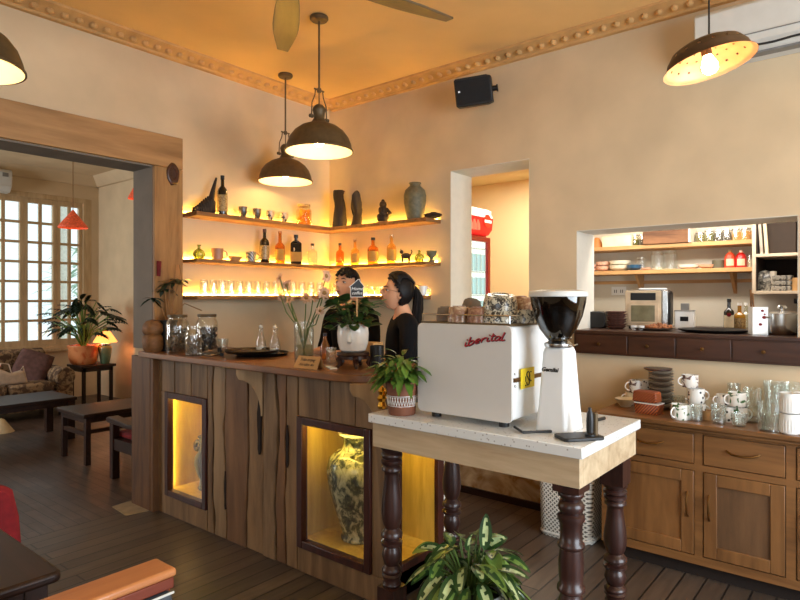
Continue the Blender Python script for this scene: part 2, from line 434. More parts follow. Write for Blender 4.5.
# knot in the post: a ringed hollow
kx, ky = onY(173, YL - .03)
k = MB(); k.tf(Matrix.Translation((kx, YL - .028, zat(174, kx, ky))) @ Matrix.Rotation(PI / 2, 4, 'X'))
k.lathe([(.0, .002), (.03, .003), (.036, .01), (.052, .012), (.062, .008), (.07, -.002)], 24, sx=.75, sy=1.2, wob=.12)
struct('trim_4', k, M['walnut'])
# right wall: doorway and serving hatch
DY0, DY1, DZ = 1.957, 2.629, 2.463
HY0, HY1, HZ0, HZ1 = .368, 1.612, 1.12, 1.928
w = MB()
w.box(XR, 4.164, DY1, YL, 0, ZC); w.box(XR, 4.164, DY0, DY1, DZ, ZC)
w.box(XR, 4.164, HY1, DY0, 0, ZC); w.box(XR, 4.164, DY0, DY1, 0, 1.02); w.box(XR, 4.164, HY0, HY1, 0, HZ0); w.box(XR, 4.164, HY0, HY1, HZ1, ZC)
w.box(XR, 4.164, YF, HY0, 0, ZC)
struct('wall_right', w, M['wall'], smooth=False)
e = .004
w = MB(); w.box(XR + .001, 4.164, DY1 - e, DY1, 1.02, DZ); w.box(XR + .001, 4.164, DY0, DY0 + e, 1.02, DZ); w.box(XR + .001, 4.164, DY0, DY1, 1.02, 1.02 + e); w.box(XR + .001, 4.164, DY0, DY1, DZ - e, DZ)
w.box(XR + .001, 4.164, HY1 - e, HY1, HZ0, HZ1); w.box(XR + .001, 4.164, HY0, HY0 + e, HZ0, HZ1); w.box(XR + .001, 4.164, HY0, HY1, HZ1 - e, HZ1)
struct('trim_5', w, M['jamb'], smooth=False)
# the two walls behind the viewer, with tall windows
w = MB()
w.box(XB, .3, YF - .2, YF, 0, ZC); w.box(.3, 3.1, YF - .2, YF, 2.75, ZC); w.box(.3, 3.1, YF - .2, YF, 0, .5); w.box(3.1, 4.164, YF - .2, YF, 0, ZC)
struct('wall_front', w, M['wall'], smooth=False)
w = MB()
w.box(XB - .2, XB, YF, -.9, 0, ZC); w.box(XB - .2, XB, -.9, 1.1, 2.6, ZC); w.box(XB - .2, XB, -.9, 1.1, 0, .9); w.box(XB - .2, XB, 1.1, 4.228, 0, ZC)
struct('wall_back', w, M['wall'], smooth=False)
def winframe(name, horiz, a0, a1, z0, z1, p, cols, rows):
    m = MB()
    def b(u0, u1, v0, v1, th=.05):
        if horiz == 'X': m.box(u0, u1, p - th / 2, p + th / 2, v0, v1)
        else: m.box(p - th / 2, p + th / 2, u0, u1, v0, v1)
    b(a0, a0 + .06, z0, z1); b(a1 - .06, a1, z0, z1); b(a0 + .06, a1 - .06, z0, z0 + .06); b(a0 + .06, a1 - .06, z1 - .06, z1)
    for i in range(1, cols): u = a0 + (a1 - a0) * i / cols; b(u - .02, u + .02, z0, z1, .035)
    for i in range(1, rows): v = z0 + (z1 - z0) * i / rows; b(a0, a1, v - .015, v + .015, .03)
    struct(name, m, M['pine'], smooth=False)
winframe('window_2', 'X', .3, 3.1, .5, 2.75, YF - .1, 4, 3)
winframe('window_3', 'Y', -.9, 1.1, .9, 2.6, XB - .1, 3, 3)
# cornices with a bead row
def cornice(nm, a0, a1, wallpos, axis):
    m = MB()
    prof = [(0, 0), (.035, 0), (.04, .008), (.04, .014), (.115, .05), (.13, .052), (.13, .068), (0, .068)]
    P = [(wallpos - u, 3.172 + v) for u, v in prof]
    if axis == 'X': m.prism(P, a0, a1, 'X')
    else: m.prism(P, a0, a1, 'Y')
    n = int((a1 - a0) / .085)
    for i in range(n):
        a = a0 + (i + .5) * (a1 - a0) / n
        m.ball(*((a, wallpos - .075, 3.2) if axis == 'X' else (wallpos - .075, a, 3.2)), .026, .022, .02, n=8, m=5)
    struct(nm, m, M['cornice'], angle=30)
cornice('trim_6', XB, XR - .05, YL, 'X')
cornice('trim_7', YF, YL - .05, XR, 'Y')
struct('baseboard_right', MB().box(XR - .02, XR, 1.28, YL, 0, .05), M['darkwood'], smooth=False)
struct('trim_10', MB().box(XR - .004, XR - .0005, 1.28, YL - .002, .05, .62), M['stain'], smooth=False)
struct('baseboard_left', MB().box(2.72, XR - .02, YL - .018, YL, 0, .11), M['walnut'], smooth=False)
# corridor beyond the doorway
w = MB(); w.box(6.2, 6.35, -1.2, 4.35, 0, 2.9); w.box(4.164, 6.35, 4.23, 4.35, 0, 2.9); w.box(4.95, 6.2, 1.95, 2.05, 0, 2.9)
struct('wall_corridor', w, M['wall_c'], smooth=False)
struct('ceiling', MB().box(4.164, 6.35, 1.95, 4.35, 2.82, 2.95), M['wall_c'], smooth=False)
# kitchen behind the hatch
w = MB(); w.box(4.95, 5.05, -1.0, 1.95, 0, 2.5); w.box(4.164, 4.95, 1.95, 2.05, 0, 2.82); w.box(4.164, 4.95, -1.1, -1.0, 0, 2.5)
struct('wall_kitchen', w, M['wall_k'], smooth=False)
struct('ceiling', MB().box(4.164, 5.05, -1.1, 1.95, 2.4, 2.5), M['wall_k'], smooth=False)
# sitting room
YB2 = 9.38
WX0, WX1, WZ0, WZ1 = 1.55, 4.13, .74, 2.96
w = MB()
w.box(4.235, 4.4, 4.228, 9.6, 0, 3.3)
struct('wall_sitting_right', w, M['wall'], smooth=False)
w = MB(); w.box(WX1, 4.235, YB2, YB2 + .2, 0, 3.3); w.box(WX0, WX1, YB2, YB2 + .2, WZ1, 3.3); w.box(WX0, WX1, YB2, YB2 + .2, 0, WZ0); w.box(-1.6, WX0, YB2, YB2 + .2, 0, 3.3)
struct('wall_sitting_back', w, M['wall'], smooth=False)
struct('wall_sitting_left', MB().box(-1.7, -1.6, 4.228, 7.2, 0, 3.3).box(-1.7, -1.6, 9.1, 9.6, 0, 3.3).box(-1.7, -1.6, 7.2, 9.1, 2.7, 3.3).box(-1.7, -1.6, 7.2, 9.1, 0, .8), M['wall'], smooth=False)
winframe('fill_window_4', 'Y', 7.2, 9.1, .8, 2.7, -1.65, 4, 3)  # unseen window added so fill light can enter the sitting room
w = MB(); w.prism([(YB2, 3.16), (YB2 - .04, 3.16), (YB2 - .16, 3.3), (YB2, 3.3)], -1.5, 4.235, 'X'); struct('trim_8', w, M['wall'], smooth=False)
w = MB(); w.prism([(4.235, 3.16), (4.195, 3.16), (4.075, 3.3), (4.235, 3.3)], 4.23, YB2, 'Y'); struct('trim_9', w, M['wall'], smooth=False)
# casement window of the sitting room
wf = MB(); p = YB2 + .06
M['winwood'] = wood('pale window wood', (206, 178, 138), (176, 146, 106), 'Z', 5, .5)
def wb(m, u0, u1, v0, v1, th=.06, off=0): m.box(u0, u1, p - th / 2 + off, p + th / 2 + off, v0, v1)
wb(wf, WX0, WX0 + .1, WZ0, WZ1, .12); wb(wf, WX1 - .12, WX1, WZ0, WZ1, .12); wb(wf, WX0 + .1, WX1 - .12, WZ1 - .07, WZ1, .12); wb(wf, WX0 + .1, WX1 - .12, WZ0, WZ0 + .05, .12)
wf.box(WX0 - .05, WX1, YB2 - .06, YB2 + .13, WZ0 - .04, WZ0 - .001)
win = struct('window_1', wf, M['winwood'], bevel=.004)
gl = MB()
for (a, b, cs) in ((3.65, 4.01, 2), (3.22, 3.65, 2), (2.72, 3.22, 2), (2.2, 2.72, 2), (1.65, 2.2, 2)):
    s = MB()
    s_ = .05
    wb(s, a + .002, a + s_, WZ0 + .05, WZ1 - .07); wb(s, b - s_, b - .002, WZ0 + .05, WZ1 - .07)
    wb(s, a + s_, b - s_, WZ0 + .05, WZ0 + .13); wb(s, a + s_, b - s_, WZ1 - .14, WZ1 - .07)
    for i in range(1, cs): u = a + (b - a) * i / cs; wb(s, u - .02, u + .02, WZ0 + .13, WZ1 - .14, .044)
    for i in range(1, 7): v = WZ0 + .13 + (WZ1 - WZ0 - .27) * i / 7; wb(s, a + s_, b - s_, v - .018, v + .018, .04)
    so = s.build('window_sash', M['winwood'], win, smooth=False)
    g = MB(); g.box(a + s_ - .01, b - s_ + .01, p - .003, p + .003, WZ0 + .12, WZ1 - .13); g.build('window_glass', M['glassd'], so, smooth=False)
# outside the sitting room: porch columns, a garden wall and shrubs
M['outwall'] = plain('pale garden wall', (232, 234, 226), .9)  # one even pale tone for columns and ground
M['outleaf'] = plain('leaves with painted glare', (176, 206, 186), .7, var=.2, scale=5)  # leaf colour paled to put overexposed daylight into it
for (cx_) in (2.9, 4.0):
    tag(MB().lathe([(.16, 0), (.16, .15), (.12, .2), (.11, 3.2), (.16, 3.3)], 20).build('porch_column', M['outwall'], loc=(cx_ + .35, 11.0, 0)),
        'pale porch column outside the sitting room window, ' + ('seen through its middle casements' if cx_ < 3 else 'seen through its right-hand casement'), 'column', 'porch columns')
struct('ground', MB().box(-4, 10, 9.6, 17, -.15, -.05), M['outwall'], smooth=False)
def shrub(x, y, h, w_, n, lab):
    m = MB()
    for i in range(n):
        a = rnd(0, 2 * PI); rr = w_ * math.sqrt(rnd(0, 1)); z = rnd(.15, 1) * h
        k = max(.25, 1 - abs(z / h - .5))
        m.leaf((math.cos(a) * rr * k, math.sin(a) * rr * k, z), (math.cos(a), math.sin(a), rnd(-.3, .9)), (0, 0, 1), rnd(.2, .4), rnd(.06, .12), .4, 4)
    t = thing('garden_shrub', lab, 'shrub', (x, y, -.05))
    m.build('foliage', M['outleaf'], t); MB().tube([(0, 0, 0), (.05, 0, h * .4), (0, .05, h * .8)], [.05, .04, .02]).build('stem', M['cork'], t)
shrub(5.6, 12.5, 2.6, 1.0, 420, 'bushy green shrub outside the sitting room window, behind the right-hand casement')
shrub(3.1, 13.2, 2.1, .8, 320, 'pale green shrub outside the sitting room window, behind its middle casements')

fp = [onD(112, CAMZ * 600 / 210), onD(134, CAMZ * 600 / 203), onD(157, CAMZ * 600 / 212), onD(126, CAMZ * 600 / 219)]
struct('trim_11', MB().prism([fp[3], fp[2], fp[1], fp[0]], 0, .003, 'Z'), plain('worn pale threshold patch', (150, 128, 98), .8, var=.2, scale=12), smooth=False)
# ================= LAMPS =================
def pendant(x, y, label):
    t = thing('pendant_lamp', label, 'lamp', (x, y, ZC), group='bronze dome pendants')
    MB().lathe([(.0, 0), (.055, 0), (.058, -.006), (.058, -.016), (.05, -.026), (.01, -.03), (0, -.03)][::-1], 24).build('ceiling_rose', M['darkmetal'], t)
    MB().cyl(0, 0, -0.460, -.02, .0065, 12).build('rod', M['darkmetal'], t)
    y_ = MB(); y_.lathe([(.0, -0.475), (.012, -0.475), (.016, -0.460), (.012, -0.448), (0, -0.448)], 14); y_.tube([(-.04, 0, -0.460), (.04, 0, -0.460)], .006)
    for s in (-1, 1):
        y_.tube([(s * .03, 0, -0.460), (s * .036, 0, -0.500), (s * .06, 0, -0.550), (s * .064, 0, -0.620), (s * .062, 0, -0.640)], .004)
        y_.ball(s * .06, 0, -0.635, .012)
        y_.ball(s * .075, 0, -0.635, .008, .012, .012)
    y_.tube([(-.075, 0, -0.635), (.075, 0, -0.635)], .005); y_.cyl(0, 0, -0.560, -0.460, .004, 8)
    y_.build('yoke', M['darkmetal'], t)
    prof = [(.004, -0.550), (.02, -0.552), (.03, -0.560), (.04, -0.575), (.042, -0.590), (.036, -0.605), (.033, -0.635), (.04, -0.647), (.046, -0.660), (.07, -0.672), (.115, -0.690), (.155, -0.720),
            (.185, -0.760), (.202, -0.805), (.208, -0.835), (.215, -0.840), (.215, -0.848), (.207, -0.848)]
    MB().lathe(prof, 48, cap=False).build('shade', M['darkmetal'], t, angle=50)
    inn = [(.207, -0.848), (.201, -0.830), (.195, -0.805), (.178, -0.763), (.149, -0.726), (.11, -0.698), (.066, -0.680), (.03, -0.672), (0, -0.672)]
    MB().lathe(inn, 48, cap=False).build('shade_lining', M['domein'], t, angle=60)
    MB().cyl(0, 0, -0.720, -0.660, .02, 12).build('lamp_holder', M['darkmetal'], t)
    MB().lathe([(0, -0.815), (.02, -0.810), (.033, -0.790), (.034, -0.770), (.024, -0.745), (.015, -0.720), (0, -0.720)], 16).build('bulb', M['bulb'], t)
    return t
pendant(2.60, 2.76, 'bronze dome pendant lamp over the bar, the larger and nearer looking one')
pendant(3.105, 3.68, 'bronze dome pendant lamp hanging close to the lit shelves, the lower looking one')
lx, ly = onD(-37, 2.36)
pendant(lx, ly, 'bronze dome pendant lamp cut off by the left photo edge')
# colander lamp
cx, cy = onX(709, 2.45)
cz = zat(63, cx, cy)
M['colander_out'] = plain('brown enamel colander', (84, 62, 44), .45, .4, var=.2)
M['colander_in'] = plain('cream enamel', (232, 178, 126), .45)
t = thing('colander_pendant_lamp', 'pendant lamp made from a brown perforated colander with cream inside, above the sideboard side', 'lamp', (cx, cy, ZC))
MB().cyl(0, 0, -(ZC - cz) + .06, 0, .0035, 8).build('cable', M['black'], t)
MB().lathe([(.0, -.03), (.03, -.03), (.05, -.01), (.05, 0), (0, 0)], 20).build('ceiling_rose', M['darkmetal'], t)
ax = Vector((.6298, -.7768, 0)); fw = Vector((FX, FY, 0))
tilt = Matrix.Rotation(math.radians(-10), 4, fw) @ Matrix.Rotation(math.radians(-6), 4, ax)
T0 = Matrix.Translation((0, 0, cz - ZC)) @ tilt @ Matrix.Scale(.92, 4)
prof = [(0, .085), (.06, .085), (.095, .078), (.13, .06), (.152, .03), (.160, 0), (.172, -.004), (.174, -.008)]
def colmesh(prof, holes=True):
    # a bowl of quads with real holes left out
    m = MB(); m.tf(T0); n = 90
    pts = []
    # resample
    seg = []
    for i in range(len(prof) - 1):
        (r0, z0), (r1, z1) = prof[i], prof[i + 1]; k = max(1, int(math.hypot(r1 - r0, z1 - z0) / .0075))
        for j in range(k): seg.append((r0 + (r1 - r0) * j / k, z0 + (z1 - z0) * j / k))
    seg.append(prof[-1]); vs = []; fs = []
    for (r_, z_) in seg:
        for k in range(n): a = 2 * PI * k / n; vs.append((r_ * math.cos(a), r_ * math.sin(a), z_))
    for i in range(len(seg) - 1):
        for k in range(n):
            hole = (i in (9, 14, 19)) and (k % 5 == (0 if i != 14 else 2))
            if hole: continue
            k2 = (k + 1) % n; fs.append((i * n + k, i * n + k2, (i + 1) * n + k2, (i + 1) * n + k))
    m.add(vs, fs); return m
colmesh(prof).build('shade', M['colander_out'], t, angle=60)
prof2 = [(0, .081), (.058, .081), (.092, .074), (.126, .057), (.148, .028), (.157, 0), (.172, -.006), (.174, -.008)]
colmesh(prof2).build('shade_lining', M['colander_in'], t, angle=60)
MB().tf(T0).cyl(0, 0, .03, .09, .02, 14).build('lamp_holder', M['darkmetal'], t)
MB().tf(T0).lathe([(0, -.045), (.018, -.042), (.03, -.028), (.031, -.01), (.022, .015), (.014, .035), (0, .035)], 16).build('bulb', glow('bright warm bulb', (255, 205, 150), 50), t)

# LED strips and shelves on the two walls
SH = [(2.092, .03), (1.757, .026), (1.497, .03)]
def wavy_shelf(nm, a0, a1, z, th, side, label, dpt=.2, grp='slab shelves around the bar corner', ph=0):
    m = MB(); n = 26
    poly = []
    for i in range(n + 1):
        a = a0 + (a1 - a0) * i / n; w_ = dpt + .012 * noise.noise(Vector((a * 3.1 + ph, z * 7, 0))) + .006 * noise.noise(Vector((a * 11 + ph, z, 3)))
        poly.append((a, w_))
    if side == 'L': P = [(a, YL - w_) for a, w_ in poly] + [(a1, YL), (a0, YL)]
    else: P = [(XR - w_, a) for a, w_ in poly][::-1] + [(XR, a0), (XR, a1)][:0] + [(XR, a0), (XR, a1)]
    m.prism(P, z - th, z, 'Z')
    o = m.build(nm, M['shelf'], bevel=.004); tag(o, label, 'shelf', grp)
    l = MB()
    if side == 'L': l.box(a0 + .02, a1 - .03, YL - .016, YL - .004, z, z + .008)
    else: l.box(XR - .016, XR - .004, a0 + .03, a1 - .02, z, z + .008)
    l.build('led_strip', M['led'], o, smooth=False, label='glowing amber strip light')
    return o
xl = 2.376; yr = onX(441, XR)[1]
names = ['topmost', 'middle', 'lowest']
for i, (z, th) in enumerate(SH):
    x0 = xl
    wavy_shelf('wall_shelf', x0, XR - .2 if i == 2 else XR - .195, z, th, 'L', names[i] + ' live-edge wood shelf on the left wall, lit by an amber strip', ph=i)
    wavy_shelf('wall_shelf', yr if i < 2 else onX(431, XR)[1], YL, z, th, 'R', names[i] + ' live-edge wood shelf on the right wall beside the doorway, lit by an amber strip', ph=i + 5)

# ceiling fan
hx, hy = onD(291, 2.69)
t = thing('ceiling_fan', 'bronze ceiling fan with long tapered blades above the bar', 'fan', (hx, hy, ZC))
MB().lathe([(0, -.05), (.03, -.05), (.06, -.03), (.065, 0), (0, 0)], 24).cyl(0, 0, -.22, -.03, .012).build('downrod', M['darkmetal'], t)
MB().lathe([(0, -.34), (.05, -.335), (.09, -.31), (.1, -.27), (.09, -.23), (.04, -.2), (0, -.2)], 28).build('motor', M['darkmetal'], t)
ua = math.atan2(.6298 * 0 + FY, FX)
for k in range(5):
    # direction in the view frame: 98.6 deg from the view-right axis, then every 72
    th = math.radians(103.5 - 71 * k); dx = .6298 * math.cos(th) + FX * math.sin(th); dy = -.7768 * math.cos(th) + FY * math.sin(th)
    a = math.atan2(dy, dx)
    m = MB(); top = []; 
    for i in range(13):
        u = i / 12; x = .12 + .77 * u; w_ = .034 + .040 * math.sin(PI * min(1, u * 1.05) * .8) ** .8 - .026 * max(0, (u - .6) / .4) ** 1.3
        top.append((x, w_))
    poly = [(x, -w_) for x, w_ in top] + [(x, w_ * .9) for x, w_ in top[::-1]]
    m.tf(Matrix.Rotation(math.radians(9), 4, 'X')); m.prism(poly, -.006, .006, 'Z'); m.tf(None)
    m.box(.07, .2, -.02, .02, .006, .014)
    m.build('blade', M['blade'], t, loc=(0, 0, -.29), rotz=a, bevel=.003)
# speaker
sx, sy = onX(474, 3.70); szz = zat(91, sx, sy)
t = thing('wall_speaker', 'black box loudspeaker mounted high on the right wall', 'speaker', (XR, sy + .0, szz))
R = Matrix.Translation((-.15, 0, 0)) @ Matrix.Rotation(math.radians(-28), 4, 'Z') @ Matrix.Rotation(math.radians(8), 4, 'Y')
R = Matrix.Translation((-.15, 0, 0)) @ Matrix.Rotation(math.radians(-5), 4, 'X') @ Matrix.Rotation(math.radians(24), 4, 'Z') @ Matrix.Rotation(math.radians(-14), 4, 'Y')
c = MB(); c.tf(R); c.prism([(-.125, -.088), (-.125, .088), (-.09, .1), (.13, .1), (.14, .088), (.14, -.088), (.13, -.1), (-.09, -.1)], -.05, .05, 'X'); c.build('cabinet', M['black'], t, bevel=.006)
c = MB(); c.tf(R); c.box(-.06, -.049, -.115, .13, -.085, .085); c.build('grille', M['blackmat'], t, bevel=.004)
c = MB(); c.tf(R); c.tube([(0, -.12, 0), (0, -.155, 0)], .02, 12); c.tube([(0, -.155, 0), (0, -.165, .0)], .026, 12); c.build('knob', M['black'], t)
c = MB(); c.box(-.1, 0, -.02, .02, -.03, .03); c.build('bracket', M['black'], t)
c = MB(); c.tf(R); c.box(-.062, -.06, .1, .115, -.0, .012); c.build('badge', M['steel'], t)
# strap on the cornice above the speaker
# air conditioner
a0 = onX(694, 3.66)[1]
t = thing('air_conditioner', 'white wall air conditioner high on the right wall, behind the colander lamp', 'air conditioner', (XR, a0, 2.80))
P = [(0, .0), (0, .27), (-.19, .27), (-.21, .25), (-.205, .05), (-.17, .01), (-.1, 0)]
MB().prism([(x, z) for x, z in P], 0, -.86, 'Y').build('case', M['ltgrey'], t, bevel=.008)
MB().box(-.2115, -.2, -.85, -.01, .085, .089).build('panel_seam', M['grey'], t, smooth=False)
MB().box(-.15, -.09, -.8, -.06, -.004, .02).build('air_outlet', M['grey'], t, smooth=False)
q0 = onX(735, XR - .215); q1 = onX(835, XR - .215); n_ = 12
m = MB(); m.tube([(XR - .222, q0[1] + (q1[1] - q0[1]) * k / n_, zat(61 - 21 * k / n_, *q0) if False else 2.79 + .003 * math.sin(k)) for k in range(n_ + 1)], .006, 6)
m.v = [(a - XR, b - a0, c - 2.775) for a, b, c in m.v]
m.build('supply_lead', M['black'], t, label='thin black cable')
# ================= THE BAR =================
BX, BY0 = 2.18, 1.853
BXB, BZ = 2.70, 1.07
bar = thing('bar_cabinet', 'bar counter body clad in grey-brown live-edge planks with two lit display niches', 'bar', (0, 0, 0))
N1 = (3.35, 3.84); N2 = (BY0 + .10, 2.488); NZ0, NZ1 = .13, .838
# carcass: dark backing with the niches left open
b = MB()
fx = BX + .025
b.box(fx, BXB, N1[1], YL, 0, BZ); b.box(fx, BXB, N2[1], N1[0], 0, BZ); b.box(fx, BXB, BY0, N1[1], 0, NZ0); b.box(fx, BXB, BY0, N1[1], NZ1, BZ)
b.box(BXB - .03, BXB, BY0 + .02, N1[1], NZ0, NZ1)
b.build('carcass', M['plankdark'], bar, smooth=False)
# planks with wandering edges
def plank_joints(ys, z0, z1, seed, amp=.02):
    m = MB(); rr = random.Random(seed); n = max(3, int((z1 - z0) / .03))
    def off(k, z):
        if k in (0, len(ys) - 1): return 0
        return amp * (noise.noise(Vector((k * 7.3, z * 2.1, seed))) * 1.5 + .5 * noise.noise(Vector((k * 3.3, z * 6.3, seed))))
    for k in range(len(ys) - 1):
        g0 = .005 + .005 * rr.random(); d = rr.uniform(0, .012); P = []
        zz = [z0 + (z1 - z0) * j / n for j in range(n + 1)]
        P += [(ys[k] + off(k, z) + g0 * (.6 + abs(noise.noise(Vector((k, z * 5, 2)))) * 2.2), z) for z in zz]
        P += [(ys[k + 1] + off(k + 1, z) - g0 * (.6 + abs(noise.noise(Vector((k + 9, z * 5, 2)))) * 2.2), z) for z in zz[::-1]]
        m.mat(k % 3); m.prism(P, BX + .000 + d, fx + .002, 'X')
    return m
def plank_run(y0, y1, z0, z1, widths, seed):
    m = MB(); y = y0; i = 0; rr = random.Random(seed); n = max(3, int((z1 - z0) / .05))
    def edge(yy, s): 
        amp = .010 if z1 - z0 > .4 else .004
        return [(yy + amp * noise.noise(Vector((yy * 13, z0 + (z1 - z0) * j / n * 2.3, s))) * (0 if yy in (y0, y1) else 1.6), z0 + (z1 - z0) * j / n) for j in range(n + 1)]
    while y < y1 - .01:
        w_ = widths[i % len(widths)] * rr.uniform(.85, 1.15); y2 = y + w_
        if y1 - y2 < .05: y2 = y1
        L = edge(y, seed); Rr = edge(y2, seed)
        g = .0035
        poly = [(a + g, z) for a, z in L] + [(a - g, z) for a, z in Rr[::-1]]
        d = rr.uniform(0, .008)
        m.prism(poly, BX + .002 + d, fx + .002, 'X')
        y = y2; i += 1
    return m
PM = M['plank']
P3 = [M['plank'], M['plank2'], M['plank3']]
js = [N1[0]] + [onX(q, BX)[1] for q in (213, 226, 246, 262, 275, 285)] + [N2[1]]
plank_joints(js[::-1], 0, BZ, 3).build('plank_front', P3, bar, angle=25, bevel=.003)
plank_run(N2[0] - .1, N2[1], NZ1, BZ, [.2, .17, .26], 5).build('plank_front', PM, bar, angle=25, bevel=.003)
plank_run(N1[0], YL - .0, NZ1, BZ, [.2, .22], 8).build('plank_front', PM, bar, angle=25, bevel=.003)
plank_run(BY0, N1[1], 0, NZ0, [9], 9)
MB().box(BX + .004, fx + .002, N2[0] - .1, N2[1], .0, NZ0).build('plinth', PM, bar, bevel=.003)
MB().box(BX + .004, fx + .002, N1[0], YL - .036, .0, NZ0).build('plinth', PM, bar, bevel=.003)
plank_run(N1[1], YL, NZ0, NZ1, [.13], 4).build('plank_front', PM, bar, angle=25, bevel=.003)
plank_run(BY0, N2[0], NZ0, NZ1, [.12], 6).build('corner_post', PM, bar, angle=25, bevel=.003)
MB().box(2.141, BX + .012, YL - .036, YL - .0005, 0, 1.068).build('corner_board', M['brownboard'], bar, bevel=.002)
# near-black lenses: shade of deep pockets between slabs put in as colour
for (kq, kz, kh, kw) in ((259, .74, .17, .016), (287, .66, .12, .011), (225, .30, .12, .009)):
    ky_ = onX(kq, BX)[1]; m = MB(); m.prism([(ky_ + kw * math.cos(2 * PI * a_ / 14) * (1 + .3 * math.sin(a_ * 2.3)), kz + kh * math.sin(2 * PI * a_ / 14)) for a_ in range(14)], BX - .0015, BX + .02, 'X')
    m.build('pocket_shade_lens', M['plankdark'], bar, label='dark elongated lens painting pocket shade')
# brown board on the reveal
MB().box(2.140, 2.1635, YL + .004, 4.226, 0, 1.068).build('end_board', M['brownboard'], bar, bevel=.003)
MB().box(BX + .01, BX + .1, BY0, BY0 + .1, 0, BZ).build('corner_post', PM, bar, bevel=.004)
MB().box(BX + .1, BXB, BY0 + .0, BY0 + .025, NZ1, BZ).build('end_panel', PM, bar, bevel=.003)
MB().box(BX + .1, BXB, BY0, BY0 + .025, 0, NZ0).build('end_panel', PM, bar, bevel=.003)
MB().box(BXB - .045, BXB, BY0 - .004, BY0 + .03, 0, BZ).build('corner_post', M['jamb'], bar, bevel=.003)
# niche linings
def niche(y0, y1, xb, endopen):
    m = MB(); t_ = .012; z0, z1 = NZ0 + .04, NZ1 - .03
    ya = y0 + (.0 if endopen else .0)
    m.box(xb, xb + t_, y0, y1, z0 - .02, z1 + .02)                 # back
    m.box(fx, xb, y1 - t_, y1, z0 - .02, z1 + .02)                 # far side
    if not endopen: m.box(fx, xb, y0, y0 + t_, z0 - .02, z1 + .02)
    m.box(fx, xb, y0, y1, z1, z1 + t_)                             # top
    m.box(fx, xb, y0, y1, z0 - t_, z0)
    return m
niche(N1[0], N1[1], 2.56, False).build('niche_lining', M['niche'], bar, smooth=False, label='yellow-lit pine lining of the left niche')
niche(BY0 + .02, N2[1], 2.60, True).build('niche_lining', M['niche'], bar, smooth=False, label='yellow-lit pine lining of the right niche')
def nframe(y0, y1):
    m = MB(); q = .042; x0, x1 = BX - .006, BX + .04
    m.box(x0, x1, y0, y0 + q, NZ0, NZ1); m.box(x0, x1, y1 - q, y1, NZ0, NZ1); m.box(x0, x1, y0 + q, y1 - q, NZ0, NZ0 + q); m.box(x0, x1, y0 + q, y1 - q, NZ1 - q, NZ1)
    return m
nframe(*N1).build('niche_frame', M['maroon'], bar, bevel=.004)
nframe(N2[0], N2[1]).build('niche_frame', M['maroon'], bar, bevel=.004)
m = MB(); q = .04
m.box(BX + .1, BX + .1 + q * .4, BY0 - .006, BY0 + .02, NZ0, NZ1); m.box(2.6, 2.655, BY0 - .006, BY0 + .02, NZ0, NZ1); m.box(BX + .116, 2.6, BY0 - .006, BY0 + .02, NZ0, NZ0 + q); m.box(BX + .116, 2.6, BY0 - .006, BY0 + .02, NZ1 - q, NZ1)
m.build('niche_frame', M['maroon'], bar, bevel=.003)
for (y0, y1) in (N1, N2):
    MB().box(BX + .012, BX + .016, y0 + .04, y1 - .04, NZ0 + .04, NZ1 - .04).build('niche_glass', M['glassd'], bar, smooth=False)
    MB().box(fx + .005, fx + .02, y0 + .06, y1 - .06, NZ1 - .048, NZ1 - .038).build('niche_light', M['ledn'], bar, smooth=False, label='glowing yellow strip light')
MB().box(fx + .005, fx + .02, N1[1] - .03, N1[1] - .02, NZ0 + .06, NZ1 - .06).build('niche_light', M['ledn'], bar, smooth=False, label='glowing yellow strip light')
MB().box(BX + .13, 2.58, BY0 + .03, BY0 + .042, NZ1 - .048, NZ1 - .038).build('niche_light', M['ledn'], bar, smooth=False, label='glowing yellow strip light')
# curved brackets below the top
def bracket(y, w_=.03, L=.1, H=.26):
    P = [(BX + .004, BZ), (BX - L, BZ), (BX - L, BZ - .03), (BX - L * .93, BZ - .055)]
    for i in range(9):
        a = i / 8 * PI / 2
        P.append((BX - L * .9 + L * .85 * math.sin(a), BZ - .06 - (H - .06) * (1 - math.cos(a))))
    P.append((BX + .004, BZ - H))
    return MB().prism(P, y, y + w_, 'Y')
by = onX(262, BX)[1]
def turned(mb, y, ang): 
    Rt = Matrix.Translation((BX, y, 0)) @ Matrix.Rotation(math.radians(ang), 4, 'Z') @ Matrix.Translation((-BX, -y, 0)); mb.v = [tuple(Rt @ Vector(v)) for v in mb.v]; return mb
turned(bracket(by, .025, .145, .27), by, -44).build('bracket', M['plankpale'], bar, bevel=.003)
turned(bracket(BY0 + .03, .03, .15, .31), BY0 + .03, -40).build('bracket', M['plankpale'], bar, bevel=.003)
# the slab on top
P = [(2.08, 4.02), (2.162, 4.02), (2.162, YL - .032), (2.68, YL - .032), (2.70, YL - .032), (2.72, 1.80)]
cxr, cyr, rr_ = 2.42, 2.13, .34
P2 = []
for i in range(13):
    a = -PI / 2 - i / 12 * PI / 2
    P2.append((cxr + rr_ * math.cos(a), cyr + rr_ * math.sin(a)))
P = P + P2
bt = MB().prism(P[::-1] if False else P, BZ, 1.11, 'Z').build('wooden_countertop', M['bartop'], bevel=.006)
tag(bt, 'thick reddish-brown wooden bar top with a rounded near corner', 'counter')
ZB = 1.11

def onbar(px, X): x, y = onX(px, X); return x, y

